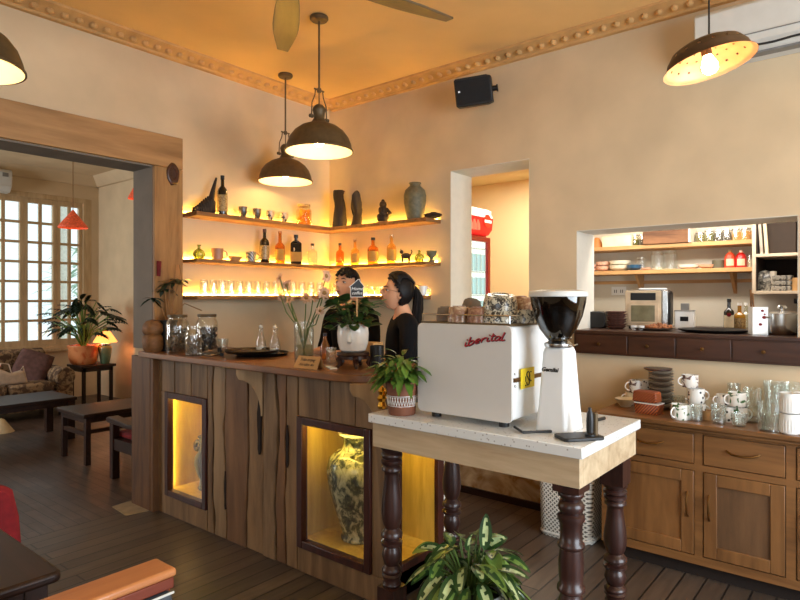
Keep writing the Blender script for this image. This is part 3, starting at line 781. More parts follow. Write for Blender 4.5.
# vases in the niches
def vase_glaze():
    m, nt, p_ = newmat('landscape painted glaze')
    tc = nt.nodes.new('ShaderNodeTexCoord'); mp = nt.nodes.new('ShaderNodeMapping'); mp.inputs['Scale'].default_value = (1, 1, .7)
    nt.links.new(tc.outputs['Object'], mp.inputs['Vector'])
    a = nt.nodes.new('ShaderNodeTexNoise'); a.inputs['Scale'].default_value = 16; a.inputs['Detail'].default_value = 10; a.inputs['Roughness'].default_value = .68; a.inputs['Distortion'].default_value = 1.2
    b_ = nt.nodes.new('ShaderNodeTexNoise'); b_.inputs['Scale'].default_value = 45; b_.inputs['Detail'].default_value = 4
    nt.links.new(mp.outputs[0], a.inputs['Vector']); nt.links.new(mp.outputs[0], b_.inputs['Vector'])
    ad = nt.nodes.new('ShaderNodeMath'); ad.operation = 'MULTIPLY_ADD'; ad.inputs[1].default_value = .3
    nt.links.new(b_.outputs['Fac'], ad.inputs[0]); nt.links.new(a.outputs['Fac'], ad.inputs[2])
    r_ = nt.nodes.new('ShaderNodeValToRGB'); e_ = r_.color_ramp.elements
    e_[0].position = .52; e_[0].color = c4(s2l((214, 206, 172))); e_[1].position = .8; e_[1].color = c4(s2l((34, 42, 40)))
    x_ = e_.new(.63); x_.color = c4(s2l((168, 164, 130))); x_ = e_.new(.68); x_.color = c4(s2l((88, 92, 72)))
    nt.links.new(ad.outputs[0], r_.inputs['Fac']); nt.links.new(r_.outputs['Color'], p_.inputs['Base Color'])
    p_.inputs['Roughness'].default_value = .2; p_.inputs['Coat Weight'].default_value = .5
    return m
M['vglaze'] = vase_glaze()
vz = NZ0 + .04
vx, vy = onX(359, 2.40)
t = thing('porcelain_vase', 'large pale porcelain jar painted with dark trees and rocks, standing in the right niche', 'vase', (vx, vy, vz))
MB().lathe([(0, 0), (.085, 0), (.098, .008), (.098, .022), (.09, .03), (.098, .06), (.125, .15), (.158, .26), (.174, .34), (.176, .39), (.163, .44), (.13, .475), (.098, .49), (.085, .5),
            (.082, .52), (.085, .545), (.1, .562), (.106, .568), (.104, .576), (.09, .578), (.078, .57), (.07, .54), (.07, .5), (0, .49)], 48).build('body', M['vglaze'], t, angle=60)
MB().lathe([(.1, .566), (.109, .570), (.109, .578), (.1, .581)], 40, cap=False).build('rim', M['ceramic'], t)
bx_, by_ = 2.36, onX(209, 2.36)[1]
t = thing('handled_urn', 'small bronze urn with scrolled handles in the left niche of the bar', 'urn', (2.36, onX(206, 2.36)[1], vz))
MB().lathe([(0, 0), (.05, 0), (.055, .012), (.045, .03), (.04, .06), (.06, .11), (.078, .17), (.075, .22), (.05, .26), (.036, .29), (.04, .33), (.055, .36), (.05, .365), (0, .35)], 28).build('body', M['bronze'], t)
for s in (-1, 1):
    hd = MB(); pts = []
    for i in range(22):
        a = i / 21 * 1.7 * PI; r_ = .05 * (1 - i / 30)
        pts.append((s * (.07 + .035 - r_ * math.cos(a)) * 0, s * (.10 - r_ * math.cos(a)), .27 + r_ * math.sin(a)))
    hd.tube(pts, .014, 8); hd.ball(pts[-1][0], pts[-1][1], pts[-1][2], .017); hd.build('handle', M['bronze'], t, rotz=0)

# ---------- things standing on the bar ----------
def put(px, X, z=ZB): x, y = onX(px, X); return (x, y, z)
# glass jars at the far end
def glass_jar(loc, r_, h, label, lidmat, fill):
    t = thing('glass_jar', label, 'jar', loc, group='storage jars at the far end of the bar')
    p_ = [(0, 0), (r_ * .95, 0), (r_, .01), (r_, h * .72), (r_ * .93, h * .82), (r_ * .78, h * .88), (r_ * .78, h * .95)]
    MB().lathe(p_, 28, cap=False).build('jar_glass', M['jarg'], t)
    l = MB().lathe([(0, h * .93), (r_ * .84, h * .93), (r_ * .86, h * .96), (r_ * .84, h), (0, h)], 28); l.build('lid', lidmat, t)
    f = MB()
    for i in range(60):
        a = rnd(0, 2 * PI); q = r_ * .76 * math.sqrt(rnd(0, 1)); z = rnd(.02, h * .62)
        f.ball(q * math.cos(a), q * math.sin(a), z, rnd(.014, .024), rnd(.014, .024), .014, 8, 5, wob=.4)
    f.build('contents', fill, t)
    return t
M['darkfill'] = plain('dark dried fruit', (46, 34, 30), .7, var=.5, scale=20)
M['palefill'] = plain('pale wrapped sweets', (104, 90, 78), .6, var=.4, scale=20)
glass_jar(put(177.5, 2.2), .075, .255, 'tall clear glass jar with dark lid on the bar, leftmost of the three', M['darkmetal'], M['palefill'])
glass_jar(put(207, 2.31), .072, .26, 'tall clear glass jar with dark lid on the bar, rightmost of the three', M['darkmetal'], M['darkfill'])
glass_jar(put(193.5, 2.15), .052, .19, 'shorter glass jar on the bar, in front between two taller ones', M['jarg'], M['palefill'])
def tumbler_mesh(r0=.03, r1=.036, h=.1, th=.0022):
    return MB().lathe([(0, 0), (r0, 0), (r1, h), (r1 - th, h), (r0 - th, .008), (0, .008)], 20, cap=False)
t = tumbler_mesh(.03, .036, .09).build('drinking_glass', M['glass'], loc=put(223, 2.42)); tag(t, 'small empty clear glass on the bar just right of the storage jars', 'glass')
# carved wood jar left
t = thing('carved_wooden_jar', 'rough brown carved wooden jar at the far left end of the bar', 'jar', put(153, 2.135))
MB().lathe([(0, 0), (.05, 0), (.066, .02), (.07, .06), (.066, .1), (.052, .118), (0, .12)], 20, wob=.12).build('body', M['shelf'], t)
MB().lathe([(0, .115), (.054, .12), (.068, .14), (.066, .18), (.045, .21), (0, .22)], 20, wob=.14).build('lid', M['shelf'], t)
# pot plant with strappy leaves, a red card stuck in it
t = thing('strappy_potted_plant', 'leggy potted plant with drooping leaves at the far end of the bar', 'plant', put(167.5, 2.235))
MB().lathe([(0, 0), (.05, 0), (.062, .2), (.068, .2), (.068, .215), (.055, .215), (.05, .19), (0, .19)], 20).build('pot', M['black'], t)
f = MB()
dirs = []
def tuft(m, o, n, L, W, dr=.5, zz=.3):
    for i in range(n):
        a = 2 * PI * i / n + rnd(-.2, .2)
        m.leaf(o, (math.cos(a), math.sin(a), rnd(-.1, zz + .3)), (0, 0, 1), L * rnd(.8, 1.1), W, dr, 5)
st = MB()
R_ = Vector((.6298, -.7768, 0))
for (lat, hh, n, L) in ((-.15, .36, 8, .10), (.02, .47, 10, .13), (.085, .49, 9, .11), (-.02, .42, 7, .10)):
    top = R_ * lat + Vector((0, 0, hh)); mid = R_ * (lat * .3) + Vector((0, 0, .3))
    st.tube([(0, 0, .18), mid, top], .005, 6); tuft(f, top, n, L, .036, .45)
st.tube([R_ * .03 + Vector((0, 0, .18)), R_ * .05 + Vector((0, 0, .5)), R_ * .06 + Vector((0, 0, .6)), R_ * .085 + Vector((0, 0, .6)), R_ * .1 + Vector((0, 0, .5)), R_ * .1 + Vector((0, 0, .4))], .0035, 6)
st.tube([(0, 0, .2), R_ * .12 + Vector((0, 0, .33)), R_ * .24 + Vector((0, 0, .28))], .004, 6)
f.v = [(a, min(b, YL - .035 - t.location[1]), c) if c + ZB > .9 else (a, b, c) for a, b, c in f.v]; st.v = [(a, min(b, YL - .035 - t.location[1]), c) for a, b, c in st.v]
f.build('leaves', M['leafd'], t); st.build('stems', M['cork'], t)
m = MB(); q = R_ * -.02; m.tf(Matrix.Translation(q + Vector((-.05, 0, .52))) @ Matrix.Rotation(math.radians(-90 + 51 - 51), 4, 'Z') @ Matrix.Rotation(math.radians(6), 4, 'Y'))
m.box(-.034, .034, -.0015, .0015, -.0, .105); o = m.build('red_card', M['redcloth'], t, smooth=False, label='small dark red card')
# trays, tongs, scale
def tray(px, X, r_, label, z=ZB, dz=0):
    o = MB().lathe([(0, 0), (r_ * .93, 0), (r_, .016), (r_ + .004, .018), (r_ + .002, .012), (r_ * .95, -.0)][:4] + [(r_ * .985, .02), (r_ * .92, .006), (0, .006)], 40).build('serving_tray', M['black'], loc=put(px, X, z + dz), bevel=0)
    return tag(o, label, 'tray', 'round black trays on the bar')
tray(252, 2.36, .17, 'round black serving tray on the bar, upper and nearer of two overlapping', dz=.024)
tray(262, 2.45, .17, 'round black serving tray on the bar, lying beneath the nearer tray', dz=0)
m = MB().box(-.06, .06, -.1, .1, 0, .008); o = m.build('steel_plate', M['steel'], loc=put(205, 2.22), rotz=.3, bevel=.003); tag(o, 'small flat steel plate on the bar in front of the jars', 'plate')
t = thing('bar_tool', 'black handled bar tool lying on the bar left of the trays', 'tool', put(222, 2.27))
MB().tube([(-.05, -.07, .012), (0, 0, .02), (.05, .1, .022)], [.012, .015, .012], 10).build('handle', M['black'], t); MB().cyl(0, .03, .02, .05, .012, 10).build('knob', M['black'], t)
# swing-top bottles
def swing(px, X, lab):
    t = thing('swing_top_bottle', lab, 'bottle', put(px, X), group='swing-top bottles on the bar')
    MB().lathe([(0, 0), (.034, 0), (.036, .006), (.036, .05), (.03, .09), (.014, .14), (.012, .165), (.015, .168), (.015, .175)], 20, cap=False).build('glass_body', M['jarg'], t)
    MB().ball(0, 0, .184, .013, .013, .011).build('stopper', M['ceramic'], t)
    MB().tube([(0, -.016, .155), (0, -.02, .18), (0, 0, .2), (0, .02, .18), (0, .016, .155)], .002, 6).build('wire_bail', M['steel'], t)
swing(261, 2.47, 'clear swing-top bottle behind the trays on the bar, left one'); swing(275, 2.47, 'clear swing-top bottle behind the trays on the bar, right one')
for px in (254, 268):
    o = MB().lathe([(0, 0), (.016, 0), (.018, .045), (0, .045)], 14).build('tealight', M['ceramic'], loc=put(px, 2.44, ZB)); tag(o, 'small white candle cup beside a swing-top bottle, ' + ('left one' if px < 260 else 'right one'), 'candle', 'white candle cups')
    o.location.z = ZB + .0
    o.location.x += .04
# flower vase
fxy = put(304, 2.33)
t = thing('flower_vase', 'tall straight clear glass vase on the bar with pale gerberas', 'vase', fxy)
MB().lathe([(0, 0), (.052, 0), (.055, .004), (.058, .235), (.054, .235), (.05, .012), (0, .012)], 28, cap=False).build('glass_body', M['glass'], t)
MB().lathe([(0, .013), (.049, .013), (.0495, .1), (0, .1)], 24).build('water', thin('vase water', (214, 220, 190), .1, haze=.1), t)
M['petal'] = plain('dusty pink petals', (206, 166, 134), .8, var=.25, scale=60)
M['petalc'] = plain('flower heart', (150, 110, 60), .8)
heads = [(280, 278, 1), (287, 285, 1.2), (290, 300, 1.15), (306, 298, 1.2), (313, 299, .9), (324, 293, 1.25), (326, 276, 1.15), (281, 297, .9), (320, 311, .8)]
def at_bar(px, py, X): x, y = onX(px, X); return Vector((x, y, zat(py, x, y)))
for i, (hx_, hy_, s_) in enumerate(heads):
    Pp = at_bar(hx_, hy_, 2.30 + .08 * math.sin(i * 2.1)) - Vector(fxy)
    fl = thing('gerbera_stem', 'pale pink gerbera in the bar vase, ' + ['uppermost on the left', 'large one high on the left', 'large one low at the left', 'large one above the middle of the vase', 'small one right of the middle', 'large one on the right', 'uppermost on the right, on a bent stem', 'small one at the far left', 'lowest, half-open, on the right'][i], 'flower', tuple(fxy), group='gerberas in the bar vase')
    MB().tube([(Pp.x * -.1, Pp.y * -.1, .015), (Pp.x * .25, Pp.y * .25, .2), (Pp.x * .75, Pp.y * .75, Pp.z * .75), tuple(Pp)], .0035, 6).build('stem', M['stem'], fl)
    h = MB(); out = Vector((Pp.x * 1.2, Pp.y * 1.2, .0)) + Vector((-FX, -FY, 0)) * .03 + Vector((rnd(-.05, .05), rnd(-.05, .05), rnd(.03, .12))); out.normalize()
    q = out.to_track_quat('Z', 'Y').to_matrix().to_4x4(); h.tf(Matrix.Translation(Pp) @ q)
    for k in range(18):
        a = 2 * PI * k / 18; h.leaf((math.cos(a) * .006, math.sin(a) * .006, .002), (math.cos(a), math.sin(a), rnd(-.2, .9)), (0, 0, 1), rnd(.022, .032) * s_, .011 * s_, .3, 3)
    h.build('petals', M['petal'], fl); c_ = MB(); c_.tf(Matrix.Translation(Pp) @ q); c_.ball(0, 0, .002, .011 * s_, .011 * s_, .008); c_.build('flower_heart', M['petalc'], fl)
# kraft sign
M['kraft'] = plain('kraft card', (190, 146, 92), .85)
sx_, sy_, _ = put(309, 2.16)
t = thing('tent_card', 'folded kraft card sign with dark handwriting on the near edge of the bar', 'sign', (sx_, sy_, ZB), rotz=math.radians(4))
m = MB(); m.add([(-.03, -.085, 0), (-.03, .085, 0), (0, .075, .062), (0, -.085, .062), (.03, -.085, 0), (.03, .085, 0)], [(0, 1, 2, 3), (3, 2, 5, 4)]); m.build('card', M['kraft'], t, smooth=False, solid=.0015)
tl = Matrix.Translation((-.0175, 0, .031)) @ Matrix.Rotation(math.radians(26), 4, 'Y') @ faceX(0, 0, 0)
w = MB(); w.mesh(text_mesh('Trân trọng', .024, .0003, .3), tl @ Matrix.Translation((0, .014, 0))); w.mesh(text_mesh('Xin cảm ơn', .022, .0003, .3), tl @ Matrix.Translation((0, -.012, 0)))
w.build('handwriting', M['black'], t)
# white face pot on carved stand
px_, py_, _ = put(353, 2.34)
t = thing('carved_pot_stand', 'low dark carved wooden stand with curved legs on the bar', 'stand', (px_, py_, ZB))
MB().lathe([(0, .062), (.085, .062), (.09, .07), (.085, .08), (0, .082)], 28).build('top', M['turned'], t)
MB().lathe([(.06, .045), (.08, .045), (.08, .064), (.06, .064)], 28).build('apron', M['turned'], t)
for k in range(5):
    a = 2 * PI * k / 5 + .3; cs, sn = math.cos(a), math.sin(a)
    MB().tube([(cs * .068, sn * .068, .06), (cs * .088, sn * .088, .045), (cs * .08, sn * .08, .022), (cs * .09, sn * .09, .006), (cs * .1, sn * .1, .008)], [.014, .016, .011, .009, .009], 8).build('leg', M['turned'], t)
t = thing('face_planter', 'white ceramic planter with a nose-like relief on the carved stand, holding a leafy plant', 'plant', (px_, py_, ZB + .082))
MB().lathe([(0, 0), (.055, 0), (.07, .01), (.082, .05), (.085, .10), (.08, .14), (.075, .148), (.07, .146), (.072, .13), (0, .13)], 32).build('pot', M['ceramic'], t)
m = MB(); vdir = Vector((-px_, -py_, 0)).normalized(); lat = Vector((-vdir.y, vdir.x, 0)); c0 = vdir * .077 + lat * -.02
m.tube([c0 + Vector((0, 0, .13)), c0 + vdir * .016 + Vector((0, 0, .06)), c0 + vdir * .006 + Vector((0, 0, .052))], [.007, .012, .009], 10)
m.tube([c0 + lat * -.03 + Vector((0, 0, .125)), c0 + Vector((0, 0, .133)), c0 + vdir * -.012 + lat * .035 + Vector((0, 0, .125))], [.003, .005, .003], 8); m.build('nose_relief', M['ceramic'], t)
f = MB(); st = MB()
for i in range(85):
    a = rnd(0, 2 * PI); r_ = .095 * math.sqrt(rnd(0, 1)); z = rnd(.16, .31) - r_ * .45
    p0 = Vector((math.cos(a) * r_, math.sin(a) * r_, z))
    f.leaf(p0, (math.cos(a), math.sin(a), rnd(-.3, .6)), (rnd(-.6, .6), rnd(-.6, .6), 1), rnd(.06, .08), rnd(.046, .058), .25, 6, prof=lambda q_: math.sin(PI * min(1, q_ * .96 + .02)) ** .55)
    if i % 4 == 0: st.tube([(0, 0, .12), p0 * .6 + Vector((0, 0, .05)), p0], .003, 5)
for i in range(3):
    l_ = R_ * (.09 + .02 * i) + Vector((0, 0, .24 + .02 * i)); st.tube([(0, 0, .14), l_ * .8 + Vector((0, 0, .04)), l_ + R_ * .05], .0025, 5)
    f.leaf(l_, (R_.x, R_.y, .25 - .3 * i), (0, 0, 1), .1, .03, .4, 6)
f.build('leaves', M['leaf'], t); st.build('stems', M['stem'], t)
# little house-shaped chalk sign
hx_, hy_ = onX(357, 2.25)
hz = zat(297, hx_, hy_)
t = thing('house_plant_sign', 'small black house-shaped sign with white lettering stuck in the white planter', 'sign', (hx_, hy_, ZB + .2), rotz=math.radians(0))
dz = hz - (ZB + .2)
hw = .033
Pq = [(-hw, -.0), (hw, 0), (hw, .05), (hw + .008, .05), (.014, .083), (.014, .09), (.004, .09), (0, .085), (-hw - .008, .05), (-hw, .05)]
Rz = Matrix.Translation((0, 0, dz)) @ Matrix.Rotation(math.radians(-39 - 0), 4, 'Z')
m = MB(); m.tf(Rz); m.prism(Pq, -.002, .002, 'Y'); m.build('board', M['black'], t, smooth=False)
m = MB(); m.tf(Rz); pts = Pq + [Pq[0]]
for i in range(len(Pq)): m.tube([(pts[i][0], -.002, pts[i][1]), (pts[i + 1][0], -.002, pts[i + 1][1])], .0016, 5)
m.build('white_outline', M['ceramic'], t)
m = MB(); m.tf(Rz); m.box(-.004, .004, 0, .003, -.1, .0); m.build('stick', M['pine'], t, smooth=False)
m = MB(); m.mesh(text_mesh('Home', .024, .0003, .3), Rz @ faceY(0, -.0035, .042)); m.mesh(text_mesh('coffee', .022, .0003, .3), Rz @ faceY(0, -.0035, .02)); m.build('lettering', M['ceramic'], t)
# behind: amber bottle, black cup, phone, small box
t = thing('syrup_bottle', 'small amber bottle on the bar between the flower vase and the white planter', 'bottle', put(325, 2.52))
MB().lathe([(0, 0), (.026, 0), (.028, .01), (.028, .08), (.012, .115), (.011, .14), (0, .14)], 20).build('glass_body', thin('brown syrup', (206, 150, 80), .1, haze=.3), t); MB().cyl(0, 0, .14, .158, .012).build('cap', M['black'], t)
t = tumbler_mesh(.026, .032, .085).build('drinking_glass', M['jarg'], loc=put(331, 2.42)); tag(t, 'clear glass on the bar left of the carved stand', 'glass')
o = MB().lathe([(0, 0), (.036, 0), (.038, .01), (.038, .115), (.034, .115), (.033, .02), (0, .02)], 24).build('black_canister', M['black'], loc=put(377, 2.42)); tag(o, 'black cylindrical canister on the bar right of the carved stand', 'canister')
o = MB().box(-.02, .02, -.05, .05, 0, .008).build('folded_napkin', M['ceramic'], loc=put(331, 2.22), rotz=-.5, bevel=.002); tag(o, 'small white folded napkin on the bar left of the carved stand', 'napkin')
o = MB().box(-.05, .05, -.06, .06, 0, .11).build('card_box', M['kraft'], loc=put(370, 2.62), rotz=.1, bevel=.003); tag(o, 'brown cardboard box at the back of the bar behind the canister', 'box')
# ================= THINGS ON THE WALL SHELVES =================
def L_(px, z): x, y = onY(px, YL - .11); return (x, y, z)
def Rr(px, z): x, y = onX(px, XR - .11); return (x, y, z)
Z1, Z2, Z3 = SH[0][0] + .0, SH[1][0], SH[2][0]
def bottle(loc, h, r_, label, glassm, capm, labm=None, neck=.32, square=False, liquid=None, group='bottles on the middle shelf', emblem=None):
    t = thing('bottle', label, 'bottle', loc, group=group)
    n = 4 if square else 24
    hb = h * (1 - neck)
    P = [(0, 0), (r_ * .94, 0), (r_, h * .02), (r_, hb - h * .08), (r_ * .85, hb - h * .02), (r_ * .36, hb + h * .06), (r_ * .32, h * .94), (r_ * .38, h * .945), (r_ * .38, h * .96), (0, h * .96)]
    if square:
        m = MB()
        s = r_ * 1.0
        m.box(-s, s, -s * .75, s * .75, 0, hb - h * .05); m.prism([(-s, hb - h * .05), (s, hb - h * .05), (s * .35, hb + h * .03), (-s * .35, hb + h * .03)], -s * .35, s * .35, 'Y'); m.cyl(0, 0, hb, h * .95, r_ * .3, 16)
        m.build('glass_body', glassm, t, bevel=r_ * .18)
    else: MB().lathe(P, n).build('glass_body', glassm, t)
    MB().cyl(0, 0, h * .9 if capm is not M['cork'] else h * .94, h, r_ * .4, 16).build('cap', capm, t)
    if labm:
        ang = math.atan2(-loc[1], -loc[0])
        m = MB()
        if square:
            m.box(-r_ * 1.02, r_ * 1.02, -r_ * .77, r_ * .77, h * .1, h * .42)
        else:
            vs = []; fs = []
            for i in range(13):
                a = ang - 1.1 + 2.2 * i / 12
                for z in (h * .1, hb * .75): vs.append((math.cos(a) * r_ * 1.02, math.sin(a) * r_ * 1.02, z))
            for i in range(12): fs.append((2 * i, 2 * i + 2, 2 * i + 3, 2 * i + 1))
            m.add(vs, fs)
        m.build('paper_label', labm, t)
    if emblem:
        ang = math.atan2(-loc[1], -loc[0]); rr = r_ * (1.06 if not square else .82)
        m = MB(); m.tf(Matrix.Rotation(ang + PI / 2, 4, 'Z')); m.tf(Matrix.Rotation(ang + PI / 2, 4, 'Z') @ Matrix.Translation((0, -rr, h * .5)) @ Matrix.Rotation(PI / 2, 4, 'X'))
        m.lathe([(0, 0), (r_ * .42, 0), (r_ * .42, .002), (0, .002)], 16); m.build('emblem', emblem, t)
    if square: t.rotation_euler[2] = math.radians(-39)
    return t
M['clearb'] = thin('clear bottle glass', (240, 240, 225), .2, haze=.1)
M['whisky'] = thin('whisky', (222, 160, 62), .03, haze=.25, edge=.25)
M['pale_spirit'] = thin('pale spirit', (236, 204, 130), .04, haze=.15, edge=.3)
M['winelabel'] = spots('gold printed label', (176, 146, 92), (112, 84, 46), 90, .40, .6, kind='noise', thr2=.55)
M['orangelabel'] = plain('amber label', (176, 132, 56), .7)
M['pickle'] = plain('preserved orange fruit', (236, 138, 14), .5, var=.3, scale=30)
M['drift'] = wood('black driftwood', (52, 38, 28), (24, 17, 13), 'Z', 9, .7, bump=.5)
M['blackcup'] = spots('brown marbled glaze', (110, 96, 80), (44, 36, 30), 14, .4, .3, kind='noise', thr2=.55)
M['palecup'] = spots('pale cup with dark motif', (190, 168, 136), (50, 40, 34), 22, .4, .3, kind='noise', thr2=.46)
M['stone'] = plain('grey stoneware', (104, 98, 74), .6, var=.25, scale=40, bump=.1)
M['bluestripe'] = spots('striped glaze', (70, 74, 76), (160, 150, 130), 24, .45, .3, kind='wave', thr2=.5)
M['greenish'] = thin('olive glass', (170, 180, 90), .25, haze=.3)
# --- top shelf, left wall
t = thing('driftwood_sculpture', 'black driftwood piece with one upright spike at the left end of the top shelf', 'driftwood', L_(205, Z1), rotz=0)
m = MB(); wx = 1
for i in range(8):
    u = i / 7; hh_ = .015 + .05 * u; m.ball(-.07 + .12 * u, 0, hh_ * .9, .03, .03, hh_ + .012, 12, 8, wob=.45)
m.tube([(.035, 0, .05), (.055, 0, .13), (.07, 0, .19), (.095, 0, .275)], [.03, .02, .015, .007], 10)
m.tube([(-.06, 0, .03), (-.085, -.02, .018), (-.10, -.06, .014)], [.025, .018, .012], 8)
m.build('wood', M['drift'], t)
bottle(L_(222.5, Z1), .30, .037, 'black wine bottle with gold printed label standing on the top shelf', M['greenbottle'], M['black'], M['winelabel'], group='bottles on the top shelf')
def cup(loc, r0, r1, h, label, mat, group, handle=False, name='tea_cup', cat='cup', hrot=0, inner=None):
    P = [(0, 0), (r0 * .8, 0), (r0, .006), (r1 * .97, h * .6), (r1, h), (r1 - .003, h), (r1 * .9, h * .6), (r0 * .85, .01), (0, .01)]
    if not handle:
        o = MB().lathe(P, 22, cap=False).build(name, mat, loc=loc); tag(o, label, cat, group); return o
    t = thing(name, label, cat, loc, hrot, group)
    MB().lathe(P, 22, cap=False).build('body', mat, t)
    hh = MB(); pts = []
    for i in range(9):
        a = -PI / 2 + PI * i / 8; pts.append((r1 * .93 + math.cos(a) * h * .32, 0, h * .52 + math.sin(a) * h * .3))
    hh.tube(pts, h * .045, 8); hh.build('handle', mat, t)
    return t
for i, px in enumerate((243, 257, 270, 284)):
    cup(L_(px, Z1), .02, .034, .088, ['leftmost', 'second from left', 'third from left', 'rightmost'][i] + ' of the four small cups in a row on the top shelf', M['blackcup'] if i < 2 else M['palecup'], 'small cups on the top shelf')
t = thing('preserve_jar', 'glass jar of orange preserved fruit on the top shelf near the corner', 'jar', L_(304, Z1))
MB().lathe([(0, 0), (.062, 0), (.066, .01), (.066, .13), (.05, .15), (.05, .165)], 24, cap=False).build('jar_glass', thin('fruit jar glass', (252, 246, 230), .02, edge=.25), t)
MB().lathe([(0, .16), (.053, .16), (.053, .18), (0, .18)], 24).build('lid', M['winelabel'], t)
m = MB()
for i in range(90): a = rnd(0, 6.28); q = .046 * math.sqrt(rnd(0, 1)); m.ball(q * math.cos(a), q * math.sin(a), rnd(.015, .125), .017, n=8, m=5)
m.build('fruit', M['pickle'], t)
# --- top shelf, right wall
def stump(px, h, r_, label, bend, split=0):
    m = MB(); n = 18; vs = []; fs = []; K = 10
    for i in range(K + 1):
        u = i / K; z = h * u
        for k in range(n):
            a = 2 * PI * k / n
            rr = r_ * (.85 + .3 * noise.noise(Vector((math.cos(a) * 1.5, math.sin(a) * 1.5, u * 3 + px))) + .12 * math.sin(u * 5 + bend))
            zz = z + (split * h * math.cos(a + 2.2) * .5 if i >= K - 1 else 0)
            vs.append((rr * math.cos(a) + bend * .01 * math.sin(u * 3), rr * math.sin(a), zz))
        if i < K:
            for k in range(n): fs.append((i * n + k, i * n + (k + 1) % n, (i + 1) * n + (k + 1) % n, (i + 1) * n + k))
    fs.append(tuple(range(n - 1, -1, -1))); fs.append(tuple(K * n + k for k in range(n))); m.add(vs, fs)
    o = m.build('wood_stump', M['drift'], loc=Rr(px, Z1)); return tag(o, label, 'wood stump', 'black stumps on the top shelf')
stump(339, .325, .062, 'tall black wood stump on the top shelf just right of the corner', 1)
stump(356, .2, .05, 'shorter slant-topped black wood stump on the top shelf, beside the tall one', 2, 1)
t = thing('carved_figurine', 'small dark carved figurine of a seated person on the top shelf of the right wall', 'figurine', Rr(383, Z1))
m = MB(); m.ball(0, 0, .045, .052, .05, .045, wob=.2); m.ball(0, 0, .1, .04, .035, .045, wob=.15); m.ball(0, 0, .155, .03, .03, .032); m.ball(0, 0, .185, .014, .014, .014)
m.tube([(-.035, 0, .12), (-.055, -.02, .08), (-.02, -.045, .06)], .014, 8); m.tube([(.02, -.02, .12), (.03, -.055, .08), (-.01, -.05, .06)], .014, 8); m.build('figure', M['drift'], t)
MB().lathe([(0, 0), (.055, 0), (.055, .012), (0, .014)], 20).build('base', M['winelabel'], t)
t = MB().lathe([(0, 0), (.06, 0), (.065, .01), (.075, .06), (.088, .14), (.09, .19), (.078, .235), (.05, .262), (.042, .268), (.042, .285), (.05, .29), (.046, .294), (.036, .29), (.036, .26), (0, .25)], 32).build('stoneware_vase', M['stone'], loc=Rr(415, Z1))
tag(t, 'tall grey-green stoneware vase near the right end of the top shelf', 'vase')
t = MB(); t.ball(0, 0, .02, .045, .075, .022, 14, 8, wob=.5); o = t.build('driftwood_piece', M['drift'], loc=Rr(433, Z1)); tag(o, 'small flat black driftwood at the right end of the top shelf, beside the tall vase', 'driftwood')
# --- middle shelf, left wall
def bulbvase(loc, h, r_, label, mat):
    o = MB().lathe([(0, 0), (r_ * .7, 0), (r_, h * .25), (r_, h * .42), (r_ * .7, h * .62), (r_ * .28, h * .75), (r_ * .25, h * .9), (r_ * .38, h), (r_ * .3, h), (0, h * .8)], 24).build('bud_vase', mat, loc=loc); return tag(o, label, 'vase')
bulbvase(L_(199, Z2), .105, .043, 'small round olive glass bud vase at the left end of the middle shelf', M['greenish'])
cup(L_(217.5, Z2), .04, .044, .088, 'brown stoneware mug with handle on the middle shelf, beside the round bud vase', plain('tan stoneware', (164, 116, 88), .4), 'cups on the middle shelf', True, 'mug', 'mug', hrot=-.7)
o = MB().lathe([(0, 0), (.03, 0), (.058, .035), (.054, .035), (.028, .006), (0, .006)], 24, cap=False).build('shallow_bowl', plain('cream bowl glaze', (196, 150, 96), .4), loc=L_(235, Z2)); tag(o, 'shallow cream bowl on the middle shelf between two mugs', 'bowl')
cup(L_(251, Z2), .036, .04, .082, 'dark striped mug with handle on the middle shelf, left of the wine bottle', M['bluestripe'], 'cups on the middle shelf', True, 'mug', 'mug', hrot=-.7)
bottle(L_(264.5, Z2), .27, .038, 'dark red wine bottle on the middle shelf, leftmost of the bottles', M['greenbottle'], M['maroon'], M['winelabel'])
bottle(L_(280, Z2), .265, .04, 'clear bottle of amber spirit with orange label on the middle shelf', M['whisky'], M['cork'], M['orangelabel'], neck=.4)
bottle(L_(296, Z2), .25, .046, 'square dark green liqueur bottle with orange label and round emblem on the middle shelf', M['greenbottle'], M['black'], M['orangelabel'], neck=.22, square=True, emblem=M['paper'])
bottle(L_(312.5, Z2), .19, .04, 'short clear square bottle on the middle shelf, rightmost on the left wall', M['clearb'], M['black'], None, neck=.3, square=True)
# --- middle shelf, right wall
bottle(Rr(340, Z2), .20, .036, 'short amber whisky bottle with dark cap on the middle shelf, nearest the corner', M['whisky'], M['black'], None, neck=.35)
bottle(Rr(355, Z2), .225, .036, 'slim pale amber bottle on the middle shelf, second right of the corner', M['pale_spirit'], M['clearb'], M['orangelabel'], neck=.4)
bottle(Rr(373, Z2), .225, .045, 'broad amber whisky bottle with round dark stopper on the middle shelf', M['whisky'], M['black'], M['orangelabel'], neck=.35)
bottle(Rr(391.5, Z2), .235, .038, 'tall clear bottle with amber label on the middle shelf, rightmost of the bottles', M['pale_spirit'], M['clearb'], M['orangelabel'], neck=.35)
t = thing('animal_figurine', 'small dark four-legged animal figurine on the middle shelf right of the bottles', 'figurine', Rr(406, Z2), rotz=math.radians(-51))
m = MB(); m.ball(0, 0, .058, .04, .02, .022)
for sx in (-.028, .024):
    for sy in (-.01, .01): m.tube([(sx, sy, .05), (sx, sy, 0)], [.009, .006], 8)
m.ball(-.036, 0, .088, .016, .014, .016); m.tube([(.036, 0, .065), (.048, 0, .09), (.04, 0, .105)], .005, 6); m.tube([(-.04, .008, .1), (-.042, .01, .113)], [.005, .002], 6); m.tube([(-.04, -.008, .1), (-.042, -.01, .113)], [.005, .002], 6)
m.build('figure', M['drift'], t)
